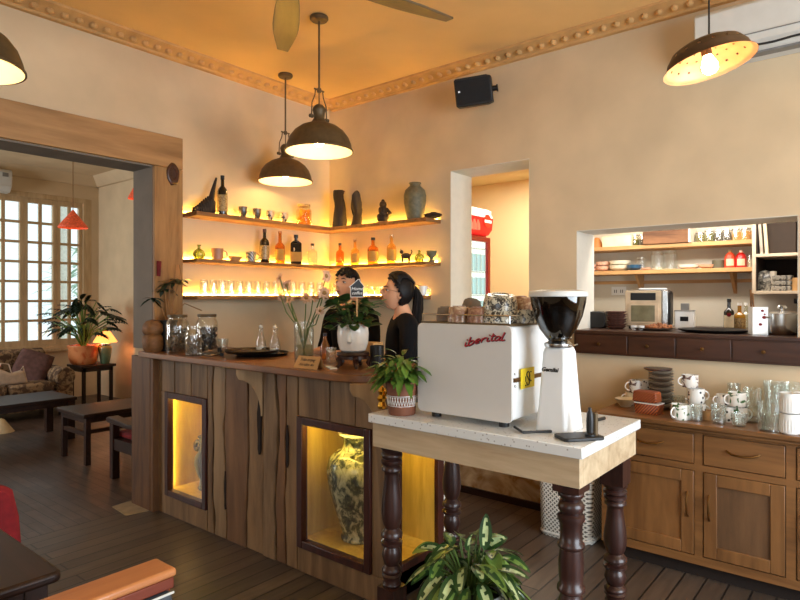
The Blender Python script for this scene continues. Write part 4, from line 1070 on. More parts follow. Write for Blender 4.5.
bulbvase(Rr(419.5, Z2), .095, .04, 'small round yellow-green bud vase near the right end of the middle shelf', M['greenish'])
o = MB().lathe([(0, 0), (.026, 0), (.026, .006), (.012, .02), (.02, .035), (.036, .055), (.04, .085), (.037, .085), (.032, .058), (0, .04)], 24).build('goblet', M['stone'], loc=Rr(431.5, Z2)); tag(o, 'grey stoneware goblet at the right end of the middle shelf', 'goblet')
# --- lowest shelf: rows of upturned tumblers
g0 = None
glab = 'clear tumbler in the glowing row on the lowest shelf of the left wall'
for i in range(14):
    px = 204 + i * 8.9
    for row in range(1):
        loc = L_(px, Z3)
        if g0 is None:
            g0 = MB().lathe([(.036, 0), (.028, .115), (0, .115), (0, .108), (.026, .108), (.034, 0)], 20, cap=False).build('tumbler', M['glass'], loc=loc); tag(g0, glab, 'glass', 'tumblers on the lowest shelf')
        else:
            c_ = g0.copy(); COL.objects.link(c_); c_.location = loc
for i, px in enumerate((336, 346, 357)):
    c_ = g0.copy(); COL.objects.link(c_); c_.location = Rr(px, Z3); c_['label'] = 'clear tumbler on the lowest shelf of the right wall, behind the barista with short hair'; c_['group'] = 'tumblers behind the barista'
for i, px in enumerate((371, 381, 391)):
    cup(Rr(px, Z3), .03, .04, .075, 'small clear cup on the lowest shelf between the two baristas, ' + ['left', 'middle', 'right'][i] + ' one', M['glass'], 'glass cups between the baristas', True, 'glass_cup', 'cup', hrot=-1)
t = cup(Rr(423, Z3), .03, .035, .075, 'small pale mug at the right end of the lowest shelf, behind the ponytail', M['ceramic'], 'cups on the middle shelf', True, 'mug', 'mug', hrot=-1)
del t['group']

# ================= TWO BARISTAS =================
def head_pts(ox, oy, oz, sc, off=0.0, n=40, m=32):
    vs = []
    for i in range(m + 1):
        th = PI * i / m
        for k in range(n):
            a = 2 * PI * k / n
            x, y, z = math.sin(th) * math.cos(a), math.sin(th) * math.sin(a), math.cos(th)
            X, Y, Z_ = x * .074, y * .092, z * .112
            if z < 0:
                q = -z; X *= 1 - .36 * q ** 1.6; Y = Y * (1 - .18 * q) + .016 * q
            if y > 0:
                Y -= .006 * max(0, y)
                Y += .026 * math.exp(-((x / .16) ** 2 + ((z + .18) / .15) ** 2)) + .012 * math.exp(-((x / .1) ** 2 + ((z + .02) / .2) ** 2))   # nose
                Y -= .012 * (math.exp(-(((x - .4) / .2) ** 2 + ((z - .02) / .13) ** 2)) + math.exp(-(((x + .4) / .2) ** 2 + ((z - .02) / .13) ** 2)))
                Y += .007 * math.exp(-((x / .28) ** 2 + ((z + .5) / .07) ** 2)) + .007 * math.exp(-((x / .26) ** 2 + ((z + .62) / .06) ** 2))     # lips
                Y += .010 * math.exp(-((x / .3) ** 2 + ((z + .92) / .14) ** 2))                                                                  # chin
            nrm = Vector((x, y, z))
            v = Vector((X, Y, Z_)) + nrm * off
            vs.append(Vector((ox, oy, oz)) + v * sc)
    return vs, n, m
def person(loc, face, label, H, female, shirtm, lean=0.0, headturn=0.0, headtilt=0.0, hands=None):
    s = H / 1.66
    rz = math.atan2(-face[0], face[1])
    t = thing('person', label, 'person', loc, rz)
    sh = .155 if female else .185; ch = .0 if female else .012
    N = []; E = []
    def nd(co, r_, par=None):
        N.append((Vector(co) * s, r_ * s)); 
        if par is not None: E.append((par, len(N) - 1))
        return len(N) - 1
    pel = nd((0, 0, .92), .125); wa = nd((0, .01 + lean * .3, 1.06), .108 + ch, pel); cst = nd((0, .01 + lean * .7, 1.2), .12 + ch, wa); up = nd((0, lean, 1.32), .092 + ch, cst)
    nb = nd((0, lean + .0, 1.41), .052, up); nt_ = nd((0, lean + .018, 1.47), .048, nb); hd = nd((0, lean + .025, 1.52), .05, nt_)
    for sd in (-1, 1):
        s1 = nd((sd * sh * .55, lean, 1.36), .06, up); s2 = nd((sd * sh, lean, 1.345), .052, s1)
        el = nd((sd * (sh + .045), lean + .03, 1.09), .039, s2); mf = nd((sd * (sh + .01), lean + .15, 1.07), .034, el); wr = nd((sd * (sh - .03), lean + .25, 1.09), .025, mf)
        pa = nd((sd * (sh - .045), lean + .31, 1.10), .028, wr)
        tips = [(-.03, .07, .0), (-.011, .085, .0), (.008, .08, .0), (.026, .065, -.002)]
        for (dx, dy, dz_) in tips:
            b0 = (sd * (sh - .045) + dx, lean + .335, 1.10)
            f1 = nd(b0, .0105, pa); f2 = nd((b0[0] + dx * .2, b0[1] + dy * .5, 1.095), .0092, f1); nd((b0[0] + dx * .25, b0[1] + dy * .85, 1.078), .0075, f2)
        th1 = nd((sd * (sh - .045) - sd * .035, lean + .30, 1.095), .011, pa); nd((sd * (sh - .045) - sd * .052, lean + .335, 1.088), .009, th1)
        hp = nd((sd * .085, 0, .85), .092, pel); kn = nd((sd * .09, .015, .48), .058, hp); an = nd((sd * .09, -.01, .09), .038, kn); nd((sd * .1, .1, .035), .034, an)
    me = skin(N, E, 2)
    hb = MB(); hb.mesh(me, Matrix.Identity(4))
    # head, joined to the neck
    hc = Vector((0, lean + .04, 1.545)) * s
    HR = Matrix.Translation(hc) @ Matrix.Rotation(headturn, 4, 'Z') @ Matrix.Rotation(-headtilt, 4, 'X')
    vs, n, m = head_pts(0, 0, 0, s)
    fs = [(i * n + k, (i + 1) * n + k, (i + 1) * n + (k + 1) % n, i * n + (k + 1) % n) for i in range(m) for k in range(n)]
    hb.tf(HR); hb.add(vs, fs)
    for sd in (-1, 1):
        hb.mat(0).ball(sd * .073 * s, -.004 * s, -.012 * s, .009 * s, .02 * s, .03 * s, 12, 8)
        hb.mat(1).ball(sd * .03 * s, .072 * s, .004 * s, .0125 * s, .008 * s, .0052 * s, 12, 8)
        hb.mat(2).ball(sd * .03 * s, .0772 * s, .0035 * s, .0062 * s, .0045 * s, .0052 * s, 10, 6)
        hb.mat(2).tube([(sd * .044 * s, .074 * s, .005 * s), (sd * .03 * s, .0815 * s, .0105 * s), (sd * .016 * s, .078 * s, .006 * s)], .0014 * s, 5)
        hb.tube([(sd * .045 * s, .078 * s, .024 * s), (sd * .03 * s, .086 * s, .029 * s), (sd * .014 * s, .088 * s, .025 * s)], [.002 * s, .0038 * s, .003 * s], 6)
    hb.mat(3).ball(0, .091 * s, -.062 * s, .02 * s, .007 * s, .0065 * s, 12, 6)
    hb.build('body', [M['skin'], M['ceramic'], M['hair'], M['lip']], t, angle=80)
    # hair
    g = MB(); g.tf(HR); vs, n, m = head_pts(0, 0, 0, s, .010)
    fs = []
    for i in range(m):
        for k in range(n):
            a = 2 * PI * (k + .5) / n; th = PI * (i + .5) / m; z = math.cos(th); y = math.sin(th) * math.sin(a); x = math.sin(th) * math.cos(a)
            if (female and (z > .66 or (z > 0 and y < .12 + .72 * z) or (-.35 < z <= 0 and y < .12 + z) or (y < -.2 and z > -.62))) or \
               (not female and (z > .55 or (y < .2 and z > -.35 and not (abs(x) > .7 and z < .05 and y > -.2)) or (y < -.2 and z > -.55))):
                fs.append((i * n + k, (i + 1) * n + k, (i + 1) * n + (k + 1) % n, i * n + (k + 1) % n))
    g.add(vs, fs)
    if not female:
        for i in range(46):
            a = rnd(.15, PI - .15); q = rnd(.2, 1); b0 = Vector((math.cos(a) * .07 * q, math.sin(a) * .085 * q, .112 * math.sqrt(max(.0, 1 - q * q * .8)))) * s
            g.tube([b0, b0 + Vector((rnd(-.008, .008), .008, .006)) * s, b0 + Vector((rnd(-.015, .015), .018, rnd(-.016, -.004))) * s], [.008 * s, .007 * s, .003 * s], 6)
    if female:
        rh = random.Random(8)
        for q_ in range(150):
            ph = rh.uniform(-1.35, 1.35)      # around the hairline from side to side
            pts = []
            for k_ in range(9):
                u = k_ / 8; el = math.radians(52) * (1 - u) + u * math.radians(154)
                th = math.radians(26 + 0) ; 
                a_ = ph * (1 - u * .85)
                x_ = math.sin(a_); yz = math.cos(a_)
                X_ = x_ * .087; Y_ = yz * .108 * math.cos(el) ; Z_ = (.25 + .75 * yz) * .130 * math.sin(el) + abs(x_) * .012 * (1 - u)
                if u > .85: X_ *= .5; Y_ = min(Y_, -.09)
                pts.append(Vector((X_, Y_ + .0, Z_)) * s)
            g.tube(pts, [.003 * s] + [.0058 * s] * 7 + [.004 * s], 5)
    ho = g.build('hair', M['hair'], t, solid=.012 * s, angle=80)
    if female:
        g = MB(); g.tf(HR); rh = random.Random(3)
        for q_ in range(46):
            aa = rh.uniform(0, 2 * PI); rr0 = .016 * math.sqrt(rh.random()); w0 = math.sqrt(rh.random())
            lx = math.cos(aa); ly = math.sin(aa); ln = rh.uniform(.8, 1.08)
            pts = [Vector((lx * rr0, -.088 + ly * rr0 * .4, .05 + ly * rr0)), Vector((lx * .022 * w0, -.118 + ly * .02 * w0, .045 + ly * .014)), Vector((lx * .034 * w0, -.142 + ly * .024 * w0, -.01)), Vector((lx * .038 * w0, -.15 + ly * .028 * w0, -.08)),
                   Vector((lx * .036 * w0, -.152 + ly * .028 * w0, -.08 - .08 * ln)), Vector((lx * .026 * w0, -.156 + ly * .026 * w0, -.08 - .16 * ln)), Vector((lx * .014 * w0, -.16 + ly * .016 * w0, -.08 - .22 * ln))]
            g.tube([p_ * s for p_ in pts], [.006 * s, .009 * s, .011 * s, .011 * s, .0095 * s, .007 * s, .002 * s], 6)
        g.build('ponytail', M['hair'], t)
        g = MB(); g.tf(HR); g.tf(HR @ Matrix.Translation((0, -.1 * s, .058 * s)) @ Matrix.Rotation(PI / 2, 4, 'X')); g.lathe([(.022 * s, -.006), (.03 * s, 0), (.022 * s, .006), (.018 * s, 0), (.022 * s, -.006)], 18, cap=False); g.build('hair_tie', M['petalc'], t)
        g = MB(); g.tf(HR)
        for sd in (-1, 1):
            pts = [Vector((sd * .031 + .02 * math.cos(2 * PI * k / 20), .094, .0 + .017 * math.sin(2 * PI * k / 20))) * s for k in range(21)]
            g.tube(pts, .0013, 5); g.tube([Vector((sd * .05, .093, .004)) * s, Vector((sd * .074, .06, .006)) * s, Vector((sd * .078, -.0, .0)) * s], .0012, 5)
        g.tube([Vector((-.012, .094, .003)) * s, Vector((0, .104, .006)) * s, Vector((.012, .094, .003)) * s], .0012, 5); g.build('eyeglasses', M['brass'], t)
    # clothes
    N2_ = []; E2 = []
    def nc(co, r_, par=None):
        N2_.append((Vector(co) * s, r_ * s))
        if par is not None: E2.append((par, len(N2_) - 1))
        return len(N2_) - 1
    a0_ = nc((0, 0, .86), .142); a1_ = nc((0, .01 + lean * .3, 1.06), .125 + ch, a0_); a2_ = nc((0, .01 + lean * .7, 1.2), .137 + ch, a1_); a3_ = nc((0, lean, 1.32), .108 + ch, a2_); nc((0, lean, 1.42), .066, a3_)
    for sd in (-1, 1):
        b1 = nc((sd * sh * .55, lean, 1.36), .072, a3_); b2 = nc((sd * sh, lean, 1.345), .066, b1); b3 = nc((sd * (sh + .04), lean + .022, 1.12), .055, b2); nc((sd * (sh + .03), lean + .08, 1.075), .05, b3)
    g = MB(); g.mesh(skin(N2_, E2, 2), Matrix.Identity(4)); g.build('shirt', shirtm, t, angle=80)
    N3 = []; E3 = []
    def nq(co, r_, par=None):
        N3.append((Vector(co) * s, r_ * s))
        if par is not None: E3.append((par, len(N3) - 1))
        return len(N3) - 1
    a0_ = nq((0, 0, .92), .137)
    for sd in (-1, 1):
        h_ = nq((sd * .088, 0, .84), .105, a0_); k_ = nq((sd * .092, .015, .48), .072, h_); nq((sd * .09, -.01, .11), .056, k_)
    g = MB(); g.mesh(skin(N3, E3, 2), Matrix.Identity(4)); g.build('trousers', M['blackmat'], t, angle=80)
    g = MB()
    for sd in (-1, 1):
        g.ball(sd * .097 * s, .06 * s, .04 * s, .048 * s, .125 * s, .042 * s)
    g.build('shoes', M['black'], t)
    return t
M['skin'].node_tree.nodes['Principled BSDF'].inputs['Subsurface Weight'].default_value = .0
M['lip'] = plain('lips', (176, 92, 84), .5)
Rv = Vector((.6298, -.7768, 0)); Fv = Vector((FX, FY, 0))
wx, wy = onX(408, 2.97)
fdir = (-Rv * .97 - Fv * .22).normalized()
person((wx + .0, wy, 0), fdir, 'barista with ponytail, glasses and black top behind the bar, in profile', 1.625, True, M['shirt'], .03, headturn=0, headtilt=-.16)
mx, my = onX(354, 3.12)
fdir = (-Rv * .62 - Fv * .78).normalized()
person((mx, my, 0), fdir, 'barista with short dark hair and black shirt behind the bar, above the white planter', 1.685, False, M['shirt'], .03, headturn=.1, headtilt=-.2)
# ================= THE QUARTZ TABLE AND COFFEE MACHINE =================
TX0, TX1, TY0, TY1, TZ = 1.86, 2.45, .757, 1.68, 1.0
t = thing('work_table', 'tall table with a speckled pale quartz top, travertine-like apron and turned dark wooden legs', 'table', ((TX0 + TX1) / 2, (TY0 + TY1) / 2, 0))
ox, oy = (TX0 + TX1) / 2, (TY0 + TY1) / 2
MB().box(TX0 - ox, TX1 - ox, TY0 - oy, TY1 - oy, .963, TZ).build('tabletop', M['terrazzo'], t, bevel=.003)
a_ = .014
m = MB().box(TX0 + a_ - ox, TX0 + a_ + .03 - ox, TY0 + a_ - oy, TY1 - a_ - oy, .862, .963).box(TX1 - a_ - .03 - ox, TX1 - a_ - ox, TY0 + a_ - oy, TY1 - a_ - oy, .862, .963)
m.box(TX0 + a_ + .03 - ox, TX1 - a_ - .03 - ox, TY0 + a_ - oy, TY0 + a_ + .03 - oy, .862, .963).box(TX0 + a_ + .03 - ox, TX1 - a_ - .03 - ox, TY1 - a_ - .03 - oy, TY1 - a_ - oy, .862, .963)
m.build('apron', M['apron'], t, bevel=.002)
legp = [(.0, 0), (.03, 0), (.042, .02), (.045, .06), (.03, .085), (.033, .1), (.044, .105), (.044, .12), (.036, .13), (.036, .34), (.046, .345), (.046, .36)]
legp = [(0, 0), (.026, 0), (.036, .02), (.038, .05), (.03, .07), (.036, .085), (.036, .1), (.03, .11), (.04, .121)]
up = [(.034, .28), (.04, .292), (.034, .303), (.038, .318), (.042, .328), (.035, .336), (.042, .345), (.042, .352), (.036, .36), (.029, .37), (.036, .385), (.042, .408), (.037, .433), (.031, .446), (.044, .454), (.045, .467), (.033, .474),
      (.033, .481), (.045, .489), (.045, .503), (.036, .513), (.03, .524), (.037, .54), (.043, .57), (.044, .60), (.040, .65), (.034, .70), (.030, .745), (.033, .757), (.042, .764), (.042, .775), (.034, .784), (.044, .793), (.044, .806),
      (.036, .812), (.045, .82), (.045, .832), (.036, .84), (.046, .852), (.046, .864)]
def tleg(x, y):
    m = MB(); m.lathe([(.0, 0)] + legp[1:], 20, x, y); m.box(x - .043, x + .043, y - .043, y + .043, .12, .281); m.lathe(up, 20, x, y)
    # fluted carved foot of the block
    return m
for (x, y) in ((TX0 + .065, TY0 + .065), (TX0 + .065, TY1 - .075), (TX1 - .075, TY0 + .075), (TX1 - .065, TY1 - .065)):
    m = tleg(x - ox, y - oy)
    if x > 2.2 and y < 1.2:
        m = MB(); xx, yy = x - ox, y - oy
        m.box(xx - .045, xx + .045, yy - .045, yy + .045, .75, .864)
        z_ = .75 - .864
        m.lathe([(a, .28 + (b - .28) * .805) for a, b in up], 20, xx, yy); m.box(xx - .043, xx + .043, yy - .043, yy + .043, .12, .281); m.lathe(legp, 20, xx, yy)
    if x < 2.2 and y < 1.2:
        xx, yy = x - ox, y - oy; m = MB(); m.lathe(legp, 20, xx, yy); m.box(xx - .043, xx + .043, yy - .043, yy + .043, .12, .281)
        m.lathe([(.034, .28), (.04, .3), (.034, .31), (.045, .33), (.046, .37), (.035, .4), (.032, .41), (.044, .43), (.046, .46), (.036, .485), (.034, .495), (.046, .503), (.046, .517), (.038, .525), (.041, .56), (.042, .60), (.037, .643),
                 (.045, .65), (.045, .66), (.037, .667), (.036, .70), (.038, .73), (.045, .742), (.045, .755), (.034, .762), (.038, .768), (.045, .784), (.038, .80), (.030, .806), (.034, .813), (.043, .822), (.043, .832), (.036, .838)], 22, xx, yy); m.box(xx - .046, xx + .046, yy - .046, yy + .046, .838, .864)
    m.build('leg', M['turned'], t, angle=50)
# coffee machine
GX, GY0, GY1 = 1.945, 1.055, 1.485
MZ0, MZ1 = 1.024, 1.38
t = thing('espresso_machine', 'white boxy espresso machine on the quartz table, its back panel lettered in red', 'coffee machine', (GX, (GY0 + GY1) / 2, TZ))
yc = (GY0 + GY1) / 2; hw = (GY1 - GY0) / 2
def rr_poly(y0, y1, z0, z1, r_, n=5):
    P = []
    for (cy_, cz_, a0_) in ((y1 - r_, z1 - r_, 0), (y0 + r_, z1 - r_, 90), (y0 + r_, z0 + r_, 180), (y1 - r_, z0 + r_, 270)):
        for i in range(n + 1): a = math.radians(a0_ + 90 * i / n); P.append((cy_ + r_ * math.cos(a), cz_ + r_ * math.sin(a)))
    return P
MB().prism(rr_poly(-hw, hw, MZ0 - TZ, MZ1 - TZ, .022), 0, .012, 'X').build('back_panel', plain('warm white panel', (204, 200, 194), .45, var=.01), t, bevel=.002)
m = MB().box(.012, .36, -hw + .006, hw - .006, MZ0 - TZ + .006, MZ1 - TZ - .004); m.box(.36, .43, -hw + .01, hw - .01, .2, MZ1 - TZ - .01); m.box(.36, .47, -hw + .01, hw - .01, .03, .09)
m.build('housing', M['white'], t, bevel=.01)
m = MB().box(.02, .36, -hw - .002, -hw + .01, .172, .187); m.build('side_trim', M['brass'], t)
m = MB()
for (a, b) in ((.03, .202), (.03, .157), (.33, .202), (.33, .157)): m.ball(a, -hw + .004, b, .005)
m.build('screws', M['steel'], t)
m = MB()
for (a, b) in ((.05, -hw + .06), (.05, hw - .06), (.4, -hw + .06), (.4, hw - .06)): m.lathe([(0, 0), (.02, 0), (.018, .036), (0, .036)], 14, a, b)
m.build('feet', M['black'], t)
m = MB().box(.01, .43, -hw + .01, hw - .01, MZ1 - TZ - .004, MZ1 - TZ + .006); m.build('cup_tray', M['darkmetal'], t, bevel=.002)
m = MB(); zt = MZ1 - TZ + .035
loop = [(.015, -hw + .015), (.42, -hw + .015), (.42, hw - .015), (.015, hw - .015), (.015, -hw + .015)]
m.tube([(a, b, zt) for a, b in loop], .003, 6)
for (a, b) in ((.015, -hw + .015), (.015, 0), (.015, hw - .015), (.42, -hw + .015), (.42, hw - .015), (.2, -hw + .015)): m.tube([(a, b, MZ1 - TZ), (a, b, zt)], .003, 6)
m.build('cup_rail', M['chrome'], t)
m = MB(); m.tube([(.42, 0, .19), (.42, 0, .15)], .03, 16); m.tube([(.42, 0, .15), (.55, 0, .145)], .012, 10); m.build('group_head', M['steel'], t)
LET = {'i': [[(0, .9), (0, .15), (.15, 0), (.35, .1)], [(0.06, 1.35), (.08, 1.5)]], 'b': [[(0, 1.9), (0, .1), (.3, 0), (.55, .2), (.6, .6), (.4, .95), (.1, .75)]],
 'e': [[(0.05, .45), (.5, .55), (.5, .85), (.28, 1), (.05, .7), (.02, .3), (.2, 0), (.55, .12)]], 'r': [[(0, .95), (0, 0), (.02, .5), (.25, .9), (.5, .9)]],
 't': [[(.1, 1.7), (.08, .3), (.2, 0), (.4, .1)], [(-.12, 1.1), (.42, 1.2)]], 'a': [[(.5, .85), (.25, 1), (.02, .6), (.05, .1), (.25, 0), (.5, .4), (.55, .95), (.52, .15), (.7, .05)]], 'l': [[(.08, 1.9), (0, .25), (.12, 0), (.4, .15)]]}
ADV = {'i': .42, 'b': .8, 'e': .8, 'r': .68, 't': .48, 'a': .8, 'l': .4}
def script_word(word, width, xh, rise, th, off):
    tot = sum(ADV[c] for c in word); k = width / tot; m = MB(); u = 0
    for c in word:
        for st_ in LET[c]:
            pts = []
            for (a, b) in st_:
                x = (u + a) * k + b * xh * .42; f_ = min(1, max(0, x / width)); pts.append(Vector((x - width / 2, b * xh + rise * math.sin(f_ * PI / 2), off)))
            # round the corners
            q = []
            for i_ in range(len(pts) - 1):
                for h_ in range(4):
                    t_ = h_ / 4; p0 = pts[max(0, i_ - 1)]; p1 = pts[i_]; p2 = pts[i_ + 1]; p3 = pts[min(len(pts) - 1, i_ + 2)]
                    q.append(.5 * ((2 * p1) + (p2 - p0) * t_ + (2 * p0 - 5 * p1 + 4 * p2 - p3) * t_ ** 2 + (3 * p1 - p0 - 3 * p2 + p3) * t_ ** 3))
            q.append(pts[-1]); m.tube(q, th, 6)
        u += ADV[c]
    return m
yl = onX(484.5, GX)[1]; zl = zat(347.5, GX, yl)
BM = faceX(-.001, yl - yc, zl - TZ)
for nm_, mt_, dx_, of_, th_ in (('lettering_shadow', M['black'], .0012, 0, .0028), ('lettering', plain('dark red lettering', (158, 20, 34), .4), 0, .0026, .0023)):
    m = script_word('iberital', .172, .0158, .030, th_, of_); b_ = MB(); b_.tf(BM @ Matrix.Translation((dx_, -dx_, 0))); b_.add(m.v, m.f); b_.build(nm_, mt_, t)
# sticker
def sidep(px, py):
    x, y = onY(px, GY0); return x, zat(py, x, y)
x0, z0 = sidep(520, 388); x1, z1 = sidep(532, 368); x2, _ = sidep(534, 377)
m = MB().box(x0 - GX, x1 - GX + .01, -hw - .005, -hw - .002, .143, .218); m.build('warning_sticker', plain('yellow sticker', (226, 196, 30), .5), t, smooth=False)
m = MB(); scx = (x0 + x1) / 2 - GX + .005
cs = []
def sm(x, z): return (scx + x, -hw - .0062, .180 + z)
m.tube([sm(.012 * math.cos(a), .012 + .012 * math.sin(a)) for a in [PI * k / 8 for k in range(-2, 9)]], .0022, 5)
m.tube([sm(-.012, .012), sm(0, 0), sm(.012, -.014), sm(.004, -.026), sm(-.008, -.026), sm(-.013, -.014)], .0022, 5); m.tube([sm(-.02, .008), sm(-.02, -.012)], .002, 5); m.tube([sm(.013, .012), sm(.013, -.01)], .002, 5)
for (a, b) in ((.022, .022), (.022, -.012), (-.02, -.026)): m.ball(*sm(a, b), .003, n=8, m=5)
m.build('sticker_symbol', M['black'], t, smooth=False)
t2 = MB(); t2.tube([(GX + .03, 1.06, TZ + .008), (GX - .02, 1.0, TZ + .006), (2.0, .93, TZ + .006), (2.2, .92, TZ + .006), (2.4, 1.0, TZ + .006), (2.5, 1.1, TZ + .006)], .005, 8)
tag(t2.build('power_cable', M['black'], None), 'black power cable curling from under the espresso machine behind the grinder', 'cable')
# cups on the machine
CZ = MZ1 + .006
M['ck1'] = spots('terracotta relief glaze', (128, 82, 58), (166, 128, 98), 45, .4, .45, kind='noise', thr2=.55)
M['ck2'] = spots('black and white patterned glaze', (196, 188, 166), (52, 48, 44), 60, .45, .3, kind='noise', thr2=.52)
M['ck3'] = plain('grey clay', (112, 98, 84), .6, var=.2)
M['ck4'] = spots('cream speckled glaze', (182, 156, 126), (132, 92, 66), 30, .45, .4, kind='noise', thr2=.6)
def inv_cup(px, X, r0, r1, h, label, mat, z=CZ, tilt=None):
    r0, r1, h = r0 * 1.08, r1 * 1.08, h * 1.15
    P = [(r1 - .003, 0), (r1, 0), (r1, h * .3), (r0 * 1.1, h * .85), (r0, h * .93), (r0 * .7, h * .94), (r0 * .7, h), (r0 * .62, h), (r0 * .6, h * .95), (0, h * .95)]
    x, y = onX(px, X); o = MB().lathe(P, 26, cap=False).build('upturned_cup', mat, loc=(x, y, z), rot=tilt, solid=0); return tag(o, label, 'cup', 'cups stored upside down on the espresso machine')
inv_cup(445, 2.05, .026, .033, .052, 'dark grey clay cup upside down on the espresso machine, leftmost', M['ck3'])
inv_cup(459, 2.0, .034, .042, .056, 'pinkish speckled cup upside down on the espresso machine, second from left', M['ck4'])
inv_cup(478, 2.01, .032, .04, .054, 'terracotta relief cup upside down on the espresso machine, below the lettering', M['ck1'])
inv_cup(500, 2.05, .055, .068, .05, 'black and white patterned bowl upside down on the espresso machine, lower of two stacked', M['ck2'])
inv_cup(500, 2.05, .05, .062, .05, 'black and white patterned bowl resting on the lower bowl on the espresso machine', M['ck2'], z=CZ + .054, tilt=(.12, -.1, 0))
inv_cup(470, 2.13, .03, .043, .07, 'grey clay cup tipped over behind the terracotta cup on the espresso machine', M['ck3'], z=CZ + .012, tilt=(.0, .25, 0))
inv_cup(520, 2.17, .04, .052, .07, 'brown and cream cup at the right rear of the espresso machine top', M['ck4'], z=CZ + .02, tilt=(-.1, .1, 0))
inv_cup(525, 2.09, .03, .038, .045, 'small white-patterned cup at the right front corner of the espresso machine top', M['ck2'])
# grinder
gx, gy = onX(559.5, 2.08)
gdir = math.atan2(-gx, gy)
t = thing('coffee_grinder', 'white coffee grinder with a dark glass hopper on the quartz table', 'coffee grinder', (gx, gy, TZ), rotz=0)
def oct_(w_, d_, c_): return [(-w_ + c_, -d_), (w_ - c_, -d_), (w_, -d_ + c_), (w_, d_ - c_), (w_ - c_, d_), (-w_ + c_, d_), (-w_, d_ - c_), (-w_, -d_ + c_)]
m = MB(); lv = [(.078, .062, .012, 0), (.076, .06, .012, .03), (.069, .056, .012, .09), (.050, .046, .010, .285), (.046, .042, .01, .297), (.042, .038, .01, .303)]
vs = []; fs = []
for (w_, d_, c_, z) in lv: vs += [(a, b, z) for a, b in oct_(w_, d_, c_)]
for i in range(len(lv) - 1):
    for k in range(8): fs.append((i * 8 + k, i * 8 + (k + 1) % 8, (i + 1) * 8 + (k + 1) % 8, (i + 1) * 8 + k))
fs.append(tuple(range(7, -1, -1))); fs.append(tuple(40 + k for k in range(8))); m.add(vs, fs); m.build('body', M['white'], t, angle=20, bevel=.004)
HXO = -.012
MB().lathe([(.03, .303), (.048, .303), (.05, .309), (.05, .316), (.04, .323), (.03, .326)], 28, cx=HXO).build('collar', M['steel'], t)
hop = thin('smoked hopper', (74, 66, 60), .1, edge=.3)
MB().lathe([(.03, .322), (.042, .335), (.066, .368), (.086, .415), (.098, .465), (.101, .495)], 36, cap=False, cx=HXO).build('hopper', hop, t, angle=60)
MB().lathe([(0, .325), (.034, .335), (.058, .368), (.075, .405), (.082, .43), (.06, .447), (0, .452)], 28, wob=.04, cx=HXO).build('coffee_beans', plain('coffee beans', (38, 22, 14), .5, var=.5, scale=120, bump=.6), t)
MB().lathe([(0, .512), (.06, .512), (.102, .506), (.106, .500), (.106, .488), (.102, .486), (.099, .495), (0, .495)][::-1], 36, cx=HXO).build('hopper_lid', M['whitegrey'], t)
m = MB(); m.tube([(-.03, -.045, .325), (-.05, -.05, .32), (-.02, -.06, .31), (.03, -.055, .312)], .003, 6); m.tube([(.05, 0, .335), (.08, -.01, .33)], .006, 8); m.build('adjuster', M['chrome'], t)
m = MB(); m.tube([(.06, -.02, .16), (.082, -.03, .16), (.088, -.03, .145)], .005, 8); m.box(.055, .068, -.03, .01, .25, .29); m.build('dosing_lever', M['steel'], t)
m = MB(); tl = Matrix.Translation((-.0575, .012, .222)) @ Matrix.Rotation(math.radians(5.6), 4, 'Y') @ faceX(0, 0, 0)
m.mesh(text_mesh('Gemilai', .021, .0008, .25, .0006), tl); m.build('lettering', M['black'], t, smooth=False)
# mat, tamper
mx_, my_ = onX(590, 1.965)
o = MB().prism(rr_poly(-.075, .075, -.045, .045, .015), 0, .012, 'Z').build('tamping_mat', M['black'], loc=(mx_ + .0, my_ + .035, TZ), rotz=math.radians(-39 + 0), bevel=.003); tag(o, 'flat black rubber tamping mat on the near corner of the quartz table', 'mat')
o.location = (*onX(579, 1.985), TZ)
tx_, ty_ = onX(590, 2.0)
t = thing('coffee_tamper', 'black upright tamper standing on the rubber mat', 'tamper', (tx_, ty_, TZ + .012))
MB().lathe([(0, 0), (.018, 0), (.018, .006), (.012, .01), (.013, .05), (.011, .075), (.006, .085), (.006, .095), (0, .097)], 20).build('handle', M['black'], t)
MB().cyl(.022, -.01, 0, .075, .009, 12).build('second_pin', M['darkmetal'], t)
o = MB().tube([(0, 0, .006), (.05, -.02, .006)], .007, 8).build('cable_end', M['black'], loc=(*onX(597, 2.3), TZ), rotz=.2); tag(o, 'short dark spoon handle lying on the table behind the tamper', 'spoon')
# terracotta pot with dense plant
px_, py_ = onX(402, 1.94)
t = thing('terracotta_potted_plant', 'bushy bright green plant in a terracotta pot with white pattern, left of the espresso machine', 'plant', (px_, py_, TZ))
MB().lathe([(0, 0), (.052, 0), (.056, .004), (.063, .1), (.066, .102), (.067, .135), (.062, .137), (.058, .12), (0, .115)], 32).build('pot', M['terra'], t, angle=35)
m = MB(); ang = math.atan2(-py_, -px_)
for i in range(15):
    a = ang - 1.3 + 2.6 * i / 14
    for s_ in (-1, 1):
        pts = [(math.cos(a + s_ * .13 * u) * (.0605 + .003 * u), math.sin(a + s_ * .13 * u) * (.0605 + .003 * u), 0.042 + .035 * u) for u in (0, .5, 1)]
        m.tube(pts, .0012, 4)
for zz in (.039, .08):
    m.tube([(math.cos(a / 24 * 2 * PI) * (.0565 + zz * .08), math.sin(a / 24 * 2 * PI) * (.0565 + zz * .08), zz) for a in range(25)], .0013, 4)
m.build('white_pattern', M['ceramic'], t)
MB().lathe([(0, .112), (.068, .112), (0, .12)], 20).build('soil', M['soil'], t)
f = MB()
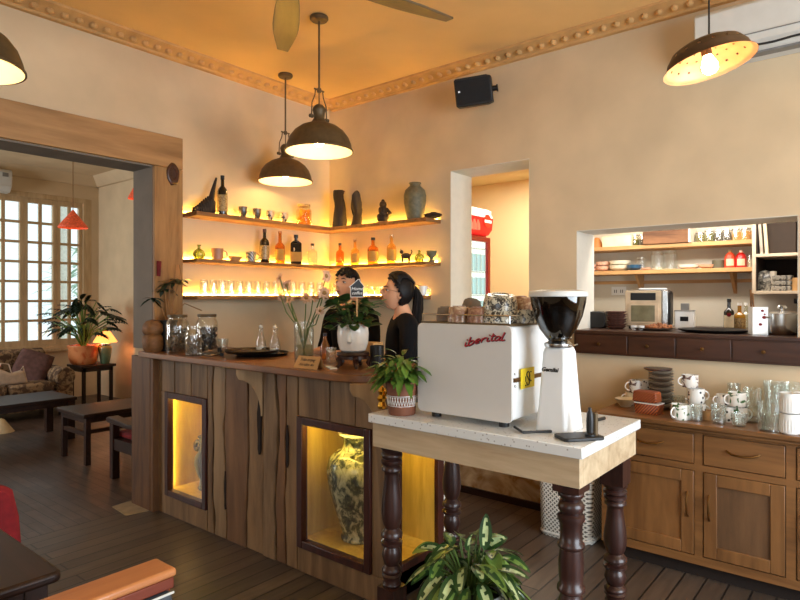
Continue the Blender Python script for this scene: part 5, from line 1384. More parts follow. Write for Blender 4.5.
for i in range(150):
    a = rnd(0, 2 * PI); r_ = .085 * math.sqrt(rnd(0, 1)); z = .14 + rnd(0, .13) * (1 - r_ / .16)
    f.leaf((math.cos(a) * r_, math.sin(a) * r_, z), (math.cos(a), math.sin(a), rnd(-.4, .9)), (0, 0, 1), rnd(.05, .09), rnd(.022, .036), .4, 5)
f.build('leaves', M['leafm'] if 'leafm' in M else plain('bright leaf', (78, 108, 38), .4, var=.4, scale=20), t)
st = MB()
for i in range(14): a = rnd(0, 6.28); st.tube([(0, 0, .11), (math.cos(a) * .04, math.sin(a) * .04, .17), (math.cos(a) * .09, math.sin(a) * .09, .21)], .003, 5)
st.build('stems', M['stem'], t)
gx_, gy_ = onX(382, 1.98)
t = thing('gold_ornament', 'small glinting golden ornament on the quartz table left of the terracotta pot', 'ornament', (gx_, gy_, TZ))
M['gold'] = plain('polished gold', (240, 190, 80), .15, 1.0)
MB().lathe([(0, 0), (.018, 0), (.02, .01), (.014, .03), (.022, .045), (.012, .06), (.018, .075), (.006, .095), (0, .1)], 8).build('body', M['gold'], t, angle=10); 
m = MB(); m.tube([(0, -.01, .05), (0, -.03, .07), (0, -.018, .09)], .005, 6); m.build('handle', M['gold'], t)
o = MB().box(-.012, .012, -.02, .02, 0, .045).build('sugar_packet_box', M['ceramic'], loc=(*onX(381.5, 2.12), ZB), bevel=.002)
bpy.data.objects.remove(o)

# ================= FLOOR PLANT AND LAUNDRY BASKET =================
px_, py_ = onD(470, 2.42)
t = thing('variegated_floor_plant', 'large floor plant with cream-hearted green leaves in a pale pot under the quartz table', 'plant', (px_, py_, 0))
MB().lathe([(0, 0), (.1, 0), (.105, .01), (.135, .3), (.14, .31), (.13, .315), (.12, .28), (0, .27)], 28).build('pot', M['terrazzo'], t)
MB().lathe([(0, .275), (.12, .28), (0, .285)], 20).build('soil', M['soil'], t)
rs = random.Random(21); f = MB(); st = MB()
prf = lambda t_: max(.05, math.sin(PI * min(1, (t_ * .94 + .03)) ** .85)) ** .75
for i in range(84):
    a = 2 * PI * i * .381966 + rs.uniform(-.3, .3); u = (i + .5) / 84
    el = 1.2 - 1.25 * u + rs.uniform(-.2, .2)
    reach = rs.uniform(.10, .22) * (1 if u > .2 else .9); d = Vector((math.cos(a) * math.cos(el), math.sin(a) * math.cos(el), math.sin(el)))
    b0 = Vector((math.cos(a) * .03, math.sin(a) * .03, .3)); b1 = b0 + d * reach * .72 + Vector((0, 0, .05 + .02 * (u < .3)))
    st.tube([b0, (b0 + b1) / 2 + Vector((0, 0, .02)), b1], .0035, 5)
    dd = Vector((d.x + rs.uniform(-.5, .5), d.y + rs.uniform(-.5, .5), d.z * .3 - .5 * u - .1 + rs.uniform(-.35, .25)))
    if i == 2: dd = Vector((.1, 0, 1)); b1 = b1 + Vector((0, 0, .03))
    big = rs.random()
    f.leaf(b1, dd, (-FX, -FY, .2) if i == 2 else (rs.uniform(-.5, .5), rs.uniform(-.5, .5), 1), rs.uniform(.10, .145), rs.uniform(.05, .068), .35 if i != 2 else 0, 9, prof=prf, fold=.25, m1=0 if big < .7 else 2, m2=1 if big < .5 else (2 if big < .85 else 0))
f.build('leaves', [plain('dark leaf edge', (46, 74, 34), .35, var=.35, scale=20), plain('cream leaf heart', (184, 196, 138), .35, var=.3, scale=30), plain('light green leaf', (112, 138, 62), .38, var=.3, scale=20)], t, angle=70); st.build('stems', M['stem'], t)
# wicker-look white basket
bx_, by_ = 3.60, 1.53
hp = MB(); W, D, Hh = .18, .13, .52
def mesh_mat():
    m, nt, p_ = newmat('perforated white plastic')
    tc = nt.nodes.new('ShaderNodeTexCoord'); sp = nt.nodes.new('ShaderNodeSeparateXYZ'); nt.links.new(tc.outputs['Object'], sp.inputs[0])
    ad = nt.nodes.new('ShaderNodeMath'); ad.operation = 'ADD'; nt.links.new(sp.outputs[0], ad.inputs[0]); nt.links.new(sp.outputs[1], ad.inputs[1])
    cb = nt.nodes.new('ShaderNodeCombineXYZ'); nt.links.new(ad.outputs[0], cb.inputs[0]); nt.links.new(sp.outputs[2], cb.inputs[1])
    mp = nt.nodes.new('ShaderNodeMapping'); mp.inputs['Rotation'].default_value = (0, 0, PI / 4); nt.links.new(cb.outputs[0], mp.inputs['Vector'])
    ck = nt.nodes.new('ShaderNodeTexBrick'); ck.offset = 0; ck.inputs['Scale'].default_value = 1; ck.inputs['Brick Width'].default_value = .019; ck.inputs['Row Height'].default_value = .019; ck.inputs['Mortar Size'].default_value = .0042
    ck.inputs['Color1'].default_value = ck.inputs['Color2'].default_value = c4(s2l((96, 90, 82))); ck.inputs['Mortar'].default_value = c4(s2l((222, 218, 208)))
    nt.links.new(mp.outputs[0], ck.inputs['Vector']); nt.links.new(ck.outputs['Color'], p_.inputs['Base Color']); p_.inputs['Roughness'].default_value = .5
    return m
t = thing('plastic_laundry_basket', 'white perforated plastic basket standing on the floor left of the wooden sideboard', 'basket', (bx_, by_, 0))
vs = []; fs = []; n = None
for (s_, z) in ((.9, 0), (.93, .02), (1.0, Hh)):
    P = rr_poly(-D * s_, D * s_, -W * s_, W * s_, .05); n = len(P); vs += [(a, b, z) for a, b in P]
for i in range(2):
    for k in range(n): fs.append((i * n + k, i * n + (k + 1) % n, (i + 1) * n + (k + 1) % n, (i + 1) * n + k))
fs.append(tuple(range(n - 1, -1, -1))); m = MB(); m.add(vs, fs); m.build('basket_body', mesh_mat(), t, solid=.004)
m = MB(); P = rr_poly(-D * 1.02, D * 1.02, -W * 1.02, W * 1.02, .05); m.tube([(a, b, Hh) for a, b in P + [P[0]]], .01, 8); m.build('rim', M['ltgrey'], t); m = MB()
P = rr_poly(-D * .93, D * .93, -W * .93, W * .93, .05); m.tube([(a, b, .022) for a, b in P + [P[0]]], .009, 8)
m.build('base_ring', M['ltgrey'], t)

M['oakd'] = wood('smoky oak panel', (116, 84, 56), (78, 56, 38), 'Z', 3, .4, coat=.15)
# ================= SIDEBOARD =================
CX, CYE, CYR = 3.43, 1.28, -.55
t = thing('sideboard', 'long oak sideboard with panelled doors and drawers against the right wall', 'sideboard', (XR - .2, .4, 0))
ox, oy = XR - .2, .4
def sb(m, x0, x1, y0, y1, z0, z1): return m.box(x0 - ox, x1 - ox, y0 - oy, y1 - oy, z0, z1)
m = MB(); sb(m, CX - .03, XR, CYR, CYE + .04, .795, .82); m.build('top', M['oakY'], t, bevel=.004)
m = MB(); sb(m, CX - .012, XR, CYR, CYE + .02, .772, .795); m.build('moulding', M['oakY'], t, bevel=.008)
m = MB(); sb(m, CX + .02, XR - .01, CYR, CYE, .08, .772); m.build('carcass', M['oak'], t, smooth=False)
m = MB(); sb(m, CX + .05, XR - .05, CYR, CYE - .04, 0, .08); m.build('plinth', M['plankdark'], t, smooth=False)
divs = [CYE - .035]
d1 = onX(698.5, CX)[1]; d2 = onX(791, CX)[1]
g = .022
m = MB(); sb(m, CX, CX + .02, CYR, CYE, .745 + .02, .772); sb(m, CX, CX + .02, CYR, CYE, .572, .605); sb(m, CX, CX + .02, CYR, CYE, .08, .125); 
for y_ in (CYE - .02, d1, d2, CYR + .02): sb(m, CX + .0012, CX + .019, y_ - .02, y_ + .02, .082, .77)
m.build('face_frame', M['oakY'], t, smooth=False)
bays = [(d1 + .02, CYE - .04), (d2 + .02, d1 - .02), (CYR + .04, d2 - .02)]
hm = M['brass']
for k, (y0, y1) in enumerate(bays):
    m = MB(); sb(m, CX - .004, CX + .018, y0 + .004, y1 - .004, .609, .762); dr = m.build('drawer', M['oakY'], t, bevel=.003)
    yc_ = (y0 + y1) / 2; m = MB(); m.tube([(CX - .004 - ox, yc_ + .075 - oy, .70), (CX - .03 - ox, yc_ + .045 - oy, .69), (CX - .034 - ox, yc_ - oy, .686), (CX - .03 - ox, yc_ - .045 - oy, .69), (CX - .004 - ox, yc_ - .075 - oy, .70)], .0055, 8); m.build('handle', hm, dr, label='curved dark brass handle')
    m = MB(); z0, z1 = .129, .568; q = .062
    a, b = y0 + .004, y1 - .004
    sb(m, CX - .002, CX + .018, a, a + q, z0, z1); sb(m, CX - .002, CX + .018, b - q, b, z0, z1); sb(m, CX - .002, CX + .018, a + q, b - q, z0, z0 + q); sb(m, CX - .002, CX + .018, a + q, b - q, z1 - q, z1)
    do = m.build('door', M['oak'], t, bevel=.003)
    m = MB(); sb(m, CX + .008, CX + .016, a + q - .002, b - q + .002, z0 + q - .002, z1 - q + .002); m.build('door_panel', M['oakd'] if k == 1 else M['oak'], do, smooth=False)
    yh = (a + .028) if k == 0 else (b - .028)
    m = MB(); m.tube([(CX - .002 - ox, yh - oy, .455), (CX - .026 - ox, yh - oy, .43), (CX - .03 - ox, yh - oy, .39), (CX - .026 - ox, yh - oy, .35), (CX - .002 - ox, yh - oy, .325)], .0055, 8); m.build('handle', hm, do, label='curved dark brass handle')
# ---------- crockery on the sideboard ----------
SZ = .82
def sp(px, X, z=SZ): x, y = onX(px, X); return (x, y, z)
M['plateg'] = plain('grey glazed plate', (196, 184, 166), .35, var=.15)
M['plateg2'] = plain('dark glazed plate', (116, 98, 84), .35, var=.2)
pr = MB().lathe([(0, .0), (.042, 0), (.048, .003), (.068, .012), (.0715, .0155), (.068, .0158), (.046, .008), (0, .007)], 32)
ORD = ['bottom one', 'second from the bottom', 'third from the bottom', 'fourth from the bottom', 'fifth from the bottom', 'sixth from the bottom', 'seventh from the bottom',
       'seventh from the top', 'sixth from the top', 'fifth from the top', 'fourth from the top', 'third from the top', 'second from the top', 'topmost']
for i in range(14):
    o = MB(); o.v, o.f, o.m = list(pr.v), list(pr.f), list(pr.m)
    o = o.build('side_plate', M['plateg'] if i % 2 else M['plateg2'], loc=sp(661, 3.76, SZ + i * .0163)); tag(o, ('pale' if i % 2 else 'dark') + ' glazed plate in the tall stack on the sideboard, ' + ORD[i], 'plate', 'stack of plates on the sideboard')
o = MB().lathe([(0, 0), (.07, 0), (.08, .006), (.08, .012), (0, .012)], 28, wob=.05).build('wooden_coaster', M['walnut'], loc=sp(658, 3.76, SZ + 14 * .0163)); tag(o, 'dark round wooden dish lying on top of the plate stack', 'dish')
def mug(loc, r_, h, label, mat, hrot=0, group='mugs on the sideboard', tilt=None, name='mug'):
    t = thing(name, label, 'mug', loc, hrot, group, rot=tilt)
    MB().lathe([(0, 0), (r_ * .86, 0), (r_ * .95, .006), (r_, h * .4), (r_ * .97, h), (r_ * .9, h), (r_ * .92, h * .4), (r_ * .86, .01), (0, .01)], 26, cap=False).build('body', mat, t)
    m = MB(); pts = []
    for i in range(11):
        a = -PI / 2 + PI * i / 10; pts.append((r_ * .93 + math.cos(a) * h * .36, 0, h * .5 + math.sin(a) * h * .32))
    m.tube(pts, h * .055, 8); m.build('handle', M['ceramic'], t)
    return t
M['mg1'] = spots('white glaze with green sprigs', (236, 232, 222), (78, 112, 70), 16, .40, .25, kind='noise', thr2=.44)
M['mg2'] = spots('white glaze with brown marks', (232, 226, 216), (120, 92, 84), 26, .42, .25, kind='noise', thr2=.48)
M['mg3'] = spots('white glaze with black dots', (232, 228, 220), (50, 48, 46), 40, .24, .25, thr2=.3)
M['mg4'] = plain('cream mug glaze', (224, 206, 172), .3)
hl = math.radians(129 + 0)   # handle towards the left of the photo
HL, HR_ = math.radians(129), math.radians(-51)
o = MB().lathe([(0, 0), (.03, 0), (.034, .008), (.062, .04), (.065, .048), (.06, .048), (.03, .012), (0, .012)], 28, cap=False).build('small_bowl', M['mg4'], loc=sp(625.5, 3.70)); tag(o, 'small cream bowl with a dark band at the left end of the sideboard', 'bowl')
mug(sp(631, 3.80), .036, .075, 'cream mug at the left rear of the sideboard, lower of two stacked', M['mg4'], HL)
mug(sp(636, 3.79, SZ + .076), .042, .078, 'white patterned mug stacked on the cream mug at the left end of the sideboard', M['mg2'], HL)
mug(sp(643, 3.82, SZ + .08), .042, .075, 'grey patterned mug at the left end of the sideboard, behind the wicker baskets', M['mg3'], HR_)
o = mug(sp(643, 3.82, SZ), .042, .08, 'pale mug standing beneath the grey patterned mug, behind the wicker baskets', M['mg4'], HR_)
# wicker baskets
for k, (z, lab, hh) in enumerate(((SZ, 'small brown wicker basket lined with white paper, lower of two stacked on the sideboard', .06), (SZ + .066, 'small dark wicker basket turned over on the lined one on the sideboard', .062))):
    x, y, _ = sp(649 - k * 2, 3.56)
    t = thing('wicker_basket', lab, 'basket', (x, y, z), math.radians(-8 + 2 * k), 'wicker baskets on the sideboard')
    m = MB(); 
    if k == 0:
        m.add([(-.036, -.06, 0), (.036, -.06, 0), (.036, .06, 0), (-.036, .06, 0), (-.042, -.067, hh), (.042, -.067, hh), (.042, .067, hh), (-.042, .067, hh)], [(0, 3, 2, 1), (0, 1, 5, 4), (1, 2, 6, 5), (2, 3, 7, 6), (3, 0, 4, 7)]); m.build('body', M['wicker'], t, solid=.005)
        m = MB(); m.box(-.044, .044, -.069, .069, hh - .002, hh + .004); m.build('paper_liner', M['ceramic'], t, smooth=False)
    else:
        m.add([(-.043, -.07, 0), (.043, -.07, 0), (.043, .07, 0), (-.043, .07, 0), (-.038, -.066, hh), (.038, -.066, hh), (.038, .066, hh), (-.038, .066, hh)], [(0, 3, 2, 1), (4, 5, 6, 7), (0, 1, 5, 4), (1, 2, 6, 5), (2, 3, 7, 6), (3, 0, 4, 7)]); m.build('body', M['wicker'], t, bevel=.008)
mug(sp(680, 3.50), .048, .082, 'large white green-sprigged mug at the sideboard front, right of the wicker baskets', M['mg1'], HL + .5)
GLS = {}
def glass(px, X, h, r0, r1, label, z=SZ, mat='glass'):
    key = (h, r0, r1, mat)
    if key in GLS: o = GLS[key].copy(); COL.objects.link(o); o.location = sp(px, X, z)
    else: o = MB().lathe([(0, 0), (r0 * .9, 0), (r0, .004), (r1, h), (r1 - .0025, h), (r0 - .003, .012), (0, .012)], 22, cap=False).build('drinking_glass', M[mat], loc=sp(px, X, z)); GLS[key] = o
    return tag(o, label, 'glass', 'glasses on the sideboard')
glass(695.5, 3.50, .085, .034, .036, 'clear tumbler on the sideboard directly right of the sprig mug')
mug(sp(697, 3.60, SZ), .045, .08, 'white dotted mug behind the first tumbler, bottom of a stack of three', M['mg3'], HR_)
mug(sp(696, 3.60, SZ + .081), .045, .08, 'white dotted mug in the middle of the stack of three behind the first tumbler', M['mg3'], HR_)
mug(sp(690, 3.62, SZ + .162), .044, .07, 'white mug with brown lines on its side, topmost of the stack of three', M['mg2'], HL)
mug(sp(678, 3.76, SZ), .04, .085, 'clear-handled grey glass mug between the plate stack and the stacked mugs', M['jarg'], HR_)
glass(718.5, 3.50, .10, .034, .037, 'tall clear glass at the front of the sideboard, left of the short round tumbler')
o = MB().lathe([(0, 0), (.028, 0), (.034, .05), (.03, .05), (.026, .006), (0, .006)], 20, cap=False).build('tan_cup', plain('tan clay', (176, 132, 84), .5), loc=sp(708, 3.58)); tag(o, 'small tan clay cup on the sideboard between two clear glasses', 'cup')
mug(sp(709, 3.68, SZ + .0), .042, .1, 'cream mug in the middle of the sideboard behind the small tan cup', M['mg4'], HL)
mug(sp(727, 3.60, SZ), .04, .08, 'black dotted mug standing behind the clear glasses in the middle of the sideboard', M['mg3'], HL)
mug(sp(724, 3.62, SZ + .08), .04, .06, 'black dotted mug tipped on the stack in the middle of the sideboard', M['mg3'], HL)
mug(sp(737, 3.60, SZ + .085), .046, .075, 'white mug with green leaves on the stack in the middle of the sideboard', M['mg1'], HL)
mug(sp(739, 3.62, SZ), .043, .08, 'white sprigged mug beneath the leafy mug in the middle of the sideboard', M['mg1'], HR_)
glass(739, 3.49, .07, .03, .038, 'short round clear tumbler at the front middle of the sideboard')
glass(752, 3.66, .09, .042, .045, 'wide clear glass behind the short round tumbler, lower of two stacked', mat='jarg')
glass(752, 3.66, .09, .042, .0451, 'wide clear glass stacked on another, behind the short round tumbler', z=SZ + .091, mat='jarg')
glass(734, 3.80, .18, .03, .034, 'tall slim glass at the back of the sideboard, left of the wide stacked glasses')
glass(768.5, 3.47, .09, .046, .048, 'heavy clear whisky tumbler at the front right of the sideboard', mat='jarg')
glass(766, 3.62, .12, .036, .04, 'clear tall glass just behind the heavy whisky tumbler')
glass(773, 3.74, .215, .036, .046, 'tallest clear beer glass at the right rear of the sideboard')
glass(791, 3.76, .215, .036, .0461, 'tall clear beer glass at the right rear of the sideboard, behind the white cups')
glass(781, 3.80, .19, .032, .038, 'slim tall glass between the two tall beer glasses at the back')
k = 0
for (px, X) in ((790, 3.47), (803, 3.50)):
    for lv_ in (0, 1):
        t = thing('ribbed_white_cup', 'ribbed white cup at the sideboard end, ' + ('upper' if lv_ else 'lower') + (' of the fully visible stack' if px < 800 else ' of the stack cut by the photo edge'), 'cup', sp(px, X, SZ + lv_ * .1), group='ribbed white cups')
        m = MB(); P = [(0, 0), (.038, 0), (.044, .006), (.045, .098), (.041, .098), (.039, .01), (0, .01)]; m.lathe(P, 24, cap=False); m.build('body', M['ceramic'], t)
        m = MB()
        for j in range(24): a = 2 * PI * j / 24; m.tube([(math.cos(a) * .0442, math.sin(a) * .0442, .01), (math.cos(a) * .0448, math.sin(a) * .0448, .07)], .0018, 4)
        m.build('ribs', M['ceramic'], t)

# ================= HATCH: DRAWER BOX AND APPLIANCES =================
DX0 = XR - .04
ztop = 1.268
ha, hb_ = HY1, -.25
t = thing('drawer_shelf', 'dark stained wooden counter with a row of small drawers in the serving hatch', 'counter', (DX0, .7, 1.115))
ox, oy, oz = DX0, .7, 1.115
m = MB(); m.box(0, .018, HY0 - oy - .2, HY1 - oy, 0, ztop - oz - .02); m.build('front_board', M['walnut'], t, bevel=.002)
m = MB(); m.box(.042, .70, HY0 - oy, HY1 - oy - .004, .006, .012); m.box(.342, .70, HY0 - .3 - oy, HY1 + .1 - oy, .0, .012); m.build('underside', M['walnut'], t)
m = MB(); m.box(-.015, .038, HY0 - .2 - oy, HY1 - oy, ztop - oz - .02, ztop - oz); m.box(.038, .345, HY0 + .005 - oy, HY1 - oy - .005, ztop - oz - .02, ztop - oz); m.box(.345, 1.08, -.9 - oy, 1.73 - oy, ztop - oz - .02, ztop - oz); m.build('top', M['walnut'], t, bevel=.002)
edges = [HY1 - .012, onX(628, DX0)[1], onX(676, DX0)[1], onX(732, DX0)[1], HY0 - .17]
kn = [600, 648, 703, 764]
for i in range(4):
    y1, y0 = edges[i], edges[i + 1]
    m = MB(); m.box(-.008, .0, y0 + .004 - oy, y1 - .004 - oy, .012, ztop - oz - .028); d = m.build('drawer', M['walnut'], t, bevel=.002)
    ky = onX(kn[i], DX0)[1]
    m = MB(); m.tf(Matrix.Translation((-.008, ky - oy, .068)) @ Matrix.Rotation(-PI / 2, 4, 'Y')); m.lathe([(0, .0), (.006, 0), (.006, .01), (.012, .016), (.01, .022), (0, .024)], 14); m.build('knob', M['brass'], d, label='small round brass knob')
if True:
    pass
def hp_(px, X, z=ztop): x, y = onX(px, X); return (x, y, z)
# toaster
t = thing('black_toaster', 'black toaster with rounded ends at the left end of the hatch counter', 'toaster', hp_(595, 4.16), math.radians(-84))
MB().prism(rr_poly(-.085, .085, 0, .115, .03), -.065, .065, 'Y').build('housing', M['black'], t, bevel=.006)
MB().box(-.06, .06, -.03, -.012, .112, .118).box(-.06, .06, .012, .03, .112, .118).build('slots', M['steel'], t); MB().box(-.088, -.084, -.02, .02, .05, .07).build('lever', M['black'], t)
# stack of dark bowls/coasters
M['rattan'] = plain('dark woven rattan', (92, 56, 44), .6, var=.4, scale=60, bump=.4)
for i in range(7):
    o = MB().lathe([(0, 0), (.045, 0), (.066, .016), (.068, .02), (.062, .02), (.04, .006), (0, .006)], 24, wob=.08).build('rattan_bowl', M['rattan'], loc=hp_(616 + (i % 2) * .8, 4.13, ztop + i * .0165)); tag(o, 'dark woven bowl in the stack right of the toaster, ' + ['bottom one', 'second from bottom', 'third from bottom', 'middle one', 'third from top', 'second from top', 'topmost'][i], 'bowl', 'stacked woven bowls')
# oven
M['cream_metal'] = plain('champagne metal', (206, 180, 146), .35, .3)
ox_, oy_ = onX(649, 4.33)
t = thing('air_fryer_oven', 'champagne and black countertop air fryer oven on the hatch counter', 'oven', (ox_, oy_, ztop), math.radians(-80))
MB().box(-.145, .145, -.1, .14, .012, .265).build('housing', M['black'], t, bevel=.025)
MB().box(-.14, .09, -.112, -.098, .02, .26).build('front_panel', M['cream_metal'], t, bevel=.004)
MB().box(-.105, .055, -.116, -.111, .195, .245).build('display', M['black'], t, bevel=.002)
dr = MB().box(-.12, .075, -.118, -.111, .035, .175).build('door', M['cream_metal'], t, bevel=.003)
MB().box(-.1, .05, -.122, -.117, .05, .16).build('door_window', plain('oven glass', (120, 112, 84), .1, var=.2), dr)
MB().box(.095, .13, -.112, -.098, .02, .26).build('side_strip', M['steel'], t, bevel=.004)
m = MB()
for a in (-.11, .11):
    for b in (-.08, .11): m.cyl(a, b, 0, .014, .012, 10)
m.build('feet', M['black'], t)
o = MB().box(-.09, .09, -.06, .06, 0, .012).build('white_tray', M['ceramic'], loc=(ox_ + .02, oy_ - .02, ztop + .266), rotz=-1.3, bevel=.003); tag(o, 'white tray lying on top of the air fryer oven', 'tray')
# plate of food
px, py, _ = hp_(664, 4.12)
o = MB().lathe([(0, .002), (.05, 0), (.13, .014), (.135, .018), (.05, .006), (0, .006)], 32).build('dark_platter', M['plateg2'], loc=hp_(654, 4.10)); tag(o, 'wide dark platter in front of the air fryer oven', 'plate')
M['nuts'] = plain('brown snacks', (150, 92, 52), .7, var=.5, scale=60)
m = MB()
for i in range(70): a = rnd(0, 6.28); q = .085 * math.sqrt(rnd(0, 1)); m.ball(math.cos(a) * q, math.sin(a) * q, .012 + rnd(0, .028) * (1 - q / .1), rnd(.008, .014), n=7, m=5)
o = m.build('snack_heap', M['nuts'], loc=hp_(659, 4.10, ztop + .006)); tag(o, 'heap of brown snacks on the dark platter', 'snacks', kind='stuff')
for px in (634, 641):
    o = cup(hp_(px, 4.03), .014, .022, .03, 'tiny white cup in front of the oven, ' + ('left' if px < 640 else 'right') + ' one', M['ceramic'], 'tiny white cups')
t = thing('white_scale_box', 'white box with small logo and a dark knob on top, right of the oven', 'box', hp_(685, 4.38), math.radians(-82))
MB().box(-.06, .06, -.05, .05, 0, .125).build('box', M['ceramic'], t, bevel=.006)
MB().box(-.025, .025, -.02, .02, .125, .175).build('knob', M['grey'], t, bevel=.003)
MB().box(-.025, .025, -.053, -.0505, .055, .085).mesh(text_mesh('Tan', .02, .0005), faceY(0, -.054, .07)).build('logo', M['blackmat'], t, smooth=False)
MB().box(-.062, .062, -.052, .052, .121, .128).build('lid', M['grey'], t, bevel=.002)
# black tray with rim along the counter
o = MB().lathe([(0, 0), (.16, 0), (.2, .012), (.205, .02), (.198, .02), (.155, .006), (0, .006)], 40).build('round_black_pan', M['black'], loc=hp_(714, 4.10)); tag(o, 'wide round black pan lying on the hatch counter', 'pan')
bottle(hp_(729, 4.36), .205, .031, 'dark sauce bottle with pale label and black cap on the hatch counter', M['greenbottle'], M['black'], M['paper'], neck=.35, group='bottles on the hatch counter', emblem=M['redcloth'])
bottle(hp_(739.5, 4.42), .18, .034, 'clear bottle of yellow oil right of the dark sauce bottle', thin('oil', (220, 176, 60), .1, haze=.4), M['ceramic'], M['winelabel'], neck=.4, group='bottles on the hatch counter')
bottle(hp_(746, 4.52), .18, .03, 'clear empty bottle behind the oil bottle on the hatch counter', M['clearb'], M['ceramic'], None, neck=.4, group='bottles on the hatch counter')
t = thing('utensil_carton', 'white carton printed with small red marks on the hatch counter', 'box', hp_(758, 4.0), math.radians(-62))
MB().box(-.042, .042, -.035, .035, 0, .16).build('carton', M['ceramic'], t, bevel=.003)
m = MB()
for (a, b, s_) in ((.01, .138, .009), (.02, .1, .012), (-.0, .06, .01), (.022, .118, .006)): m.ball(a, -.0355, b, s_, .0012, s_ * .8, 10, 6)
m.build('red_marks', M['redcloth'], t)
m = MB(); m.tube([(-.02, 0, .1), (-.028, .0, .24)], .005); m.tube([(-.03, .01, .1), (-.036, .01, .26)], .006); m.build('wooden_handles', M['shelf'], t)
t = thing('steel_pot', 'shiny steel cooking pot with lid on the hatch counter', 'pot', hp_(782, 4.06))
MB().lathe([(0, 0), (.07, 0), (.085, .02), (.09, .06), (.09, .12), (.093, .122), (.09, .125), (0, .125)], 32).build('body', M['steel'], t)
MB().lathe([(0, .14), (.04, .138), (.08, .13), (.092, .124), (0, .122)][::-1], 32).build('lid', M['steel'], t)
m = MB().cyl(0, 0, .138, .15, .01, 10); m.lathe([(0, .148), (.024, .15), (.026, .16), (.02, .168), (0, .17)], 18); m.build('lid_knob', M['chrome'], t)
m = MB()
for s_ in (-1, 1): m.tube([(R_ * s_ * .088 + Fv * .03 * -1 + Vector((0, 0, .1))), (R_ * s_ * .12 + Vector((0, 0, .105))), (R_ * s_ * .088 + Fv * .03 + Vector((0, 0, .1)))], .005, 8)
m.build('handles', M['steel'], t)
# ---------- kitchen wall shelves ----------
KX = 4.95; KF = 4.70
z_a, z_b = 1.845, 1.655
y_l = 1.945; y_r = onX(753, KF)[1]
za = zat(244, *onX(660, KF)); zb = zat(269.5, *onX(660, KF))
def kshelf(z, lab):
    t = thing('kitchen_shelf', lab, 'shelf', (KX, (y_l + y_r) / 2, z - .03), group='pine kitchen shelves')
    hl_ = (y_l - y_r) / 2
    MB().box(KF - KX, 0, -hl_, hl_, 0, .03).build('board', M['pine'], t, bevel=.003)
    return t, hl_
ts, _ = kshelf(za, 'upper pine shelf on the kitchen wall seen through the hatch')
ts, hl_ = kshelf(zb, 'lower bracketed pine shelf on the kitchen wall seen through the hatch')
m = MB().box(-.02, 0, -hl_, hl_, -.07, -.045); m.build('wall_rail', M['pine'], ts)
for px in (636, 731):
    y = onX(px, KF + .08)[1] - (y_l + y_r) / 2
    m = MB(); m.prism([(0, 0), (-.17, 0), (-.17, -.015), (-.02, -.15), (0, -.15)], y - .01, y + .01, 'Y'); m.build('bracket', M['pine'], ts)
def K(px, z, X=KF + .1): x, y = onX(px, X); return (x, y, z)
o = MB().lathe([(0, 0), (.05, 0), (.05, .02), (.03, .06), (.018, .085), (0, .088)], 22).build('cone_vase', plain('orange clay', (206, 130, 66), .5), loc=K(597, za)); tag(o, 'orange cone-shaped jug at the left end of the upper kitchen shelf', 'jug')
M['cream_box'] = plain('cream card box', (238, 226, 184), .7)
x, y, _ = K(620, za, KF + .12); o = MB().box(-.08, .08, -.115, .115, 0, .085).build('cream_box', M['cream_box'], loc=(x, y, za), bevel=.003); tag(o, 'long cream box on the upper kitchen shelf', 'box')
M['spice'] = plain('mixed herbs', (120, 116, 52), .8, var=.5, scale=40); M['pasta'] = plain('dried orange slices', (206, 146, 50), .7, var=.5, scale=40); M['olive'] = plain('dark olives', (60, 58, 40), .6, var=.5, scale=40)
def kjar(px, z, r_, h, fill, label, lid=M['steel'], X=KF + .1, ff=.7, grp='jars on the kitchen shelves'):
    t = thing('storage_jar', label, 'jar', K(px, z, X), group=grp)
    MB().lathe([(0, 0), (r_, 0), (r_, h * .8), (r_ * .8, h * .88), (r_ * .8, h * .92)], 20, cap=False).build('jar_glass', M['jarg'], t)
    MB().lathe([(0, h * .9), (r_ * .86, h * .9), (r_ * .86, h), (0, h)], 20).build('lid', lid, t)
    if fill: MB().lathe([(0, .004), (r_ * .93, .004), (r_ * .93, h * .8 * ff), (0, h * .8 * ff + .005)], 16, wob=.06).build('contents', fill, t)
kjar(635, za, .03, .09, M['spice'], 'jar of greenish herbs on the upper kitchen shelf, left of the long wooden box')
kjar(642, za, .028, .088, M['olive'], 'jar of dark olives on the upper kitchen shelf, touching the long wooden box')
x, y, _ = K(669, za, KF + .07)
t = thing('wooden_crate', 'long rough wooden box with cracked grain on the upper kitchen shelf', 'box', (x, y, za))
M['oldwood'] = wood('cracked old wood', (140, 96, 62), (60, 34, 20), 'Y', 3, .7, bump=.4)
MB().box(-.09, .09, -.165, .165, 0, .12).build('box', M['oldwood'], t, bevel=.004); MB().box(-.092, .092, -.169, -.155, 0, .122).build('end_board', M['jamb'], t)
for i, (px, fl, lab) in enumerate(((700, M['spice'], 'nearest to the long wooden box'), (709, M['spice'], 'second right of the long wooden box'), (719, M['olive'], 'in the middle of the row with dark contents'), (727.5, M['olive'], 'with dark contents, left of the orange slices'), (737, M['pasta'], 'holding orange slices, left one'), (746, M['pasta'], 'holding orange slices, right one'))):
    kjar(px, za, .036, .088 if i else .075, fl, 'storage jar on the upper kitchen shelf, ' + lab, ff=.9)
M['pinkbowl'] = plain('pinkish bowl glaze', (226, 176, 146), .4); M['creambowl'] = plain('cream stoneware', (232, 222, 194), .4); M['bluebowl'] = plain('blue glaze', (44, 84, 112), .3, coat=.4)
def kbowl(px, z, r_, h, mat, label, X=KF + .09):
    o = MB().lathe([(0, 0), (r_ * .5, 0), (r_ * .9, h * .4), (r_, h), (r_ - .004, h), (r_ * .85, h * .42), (0, .006)], 26, cap=False).build('kitchen_bowl', mat, loc=K(px, z, X)); return tag(o, label, 'bowl', 'bowls on the lower kitchen shelf')
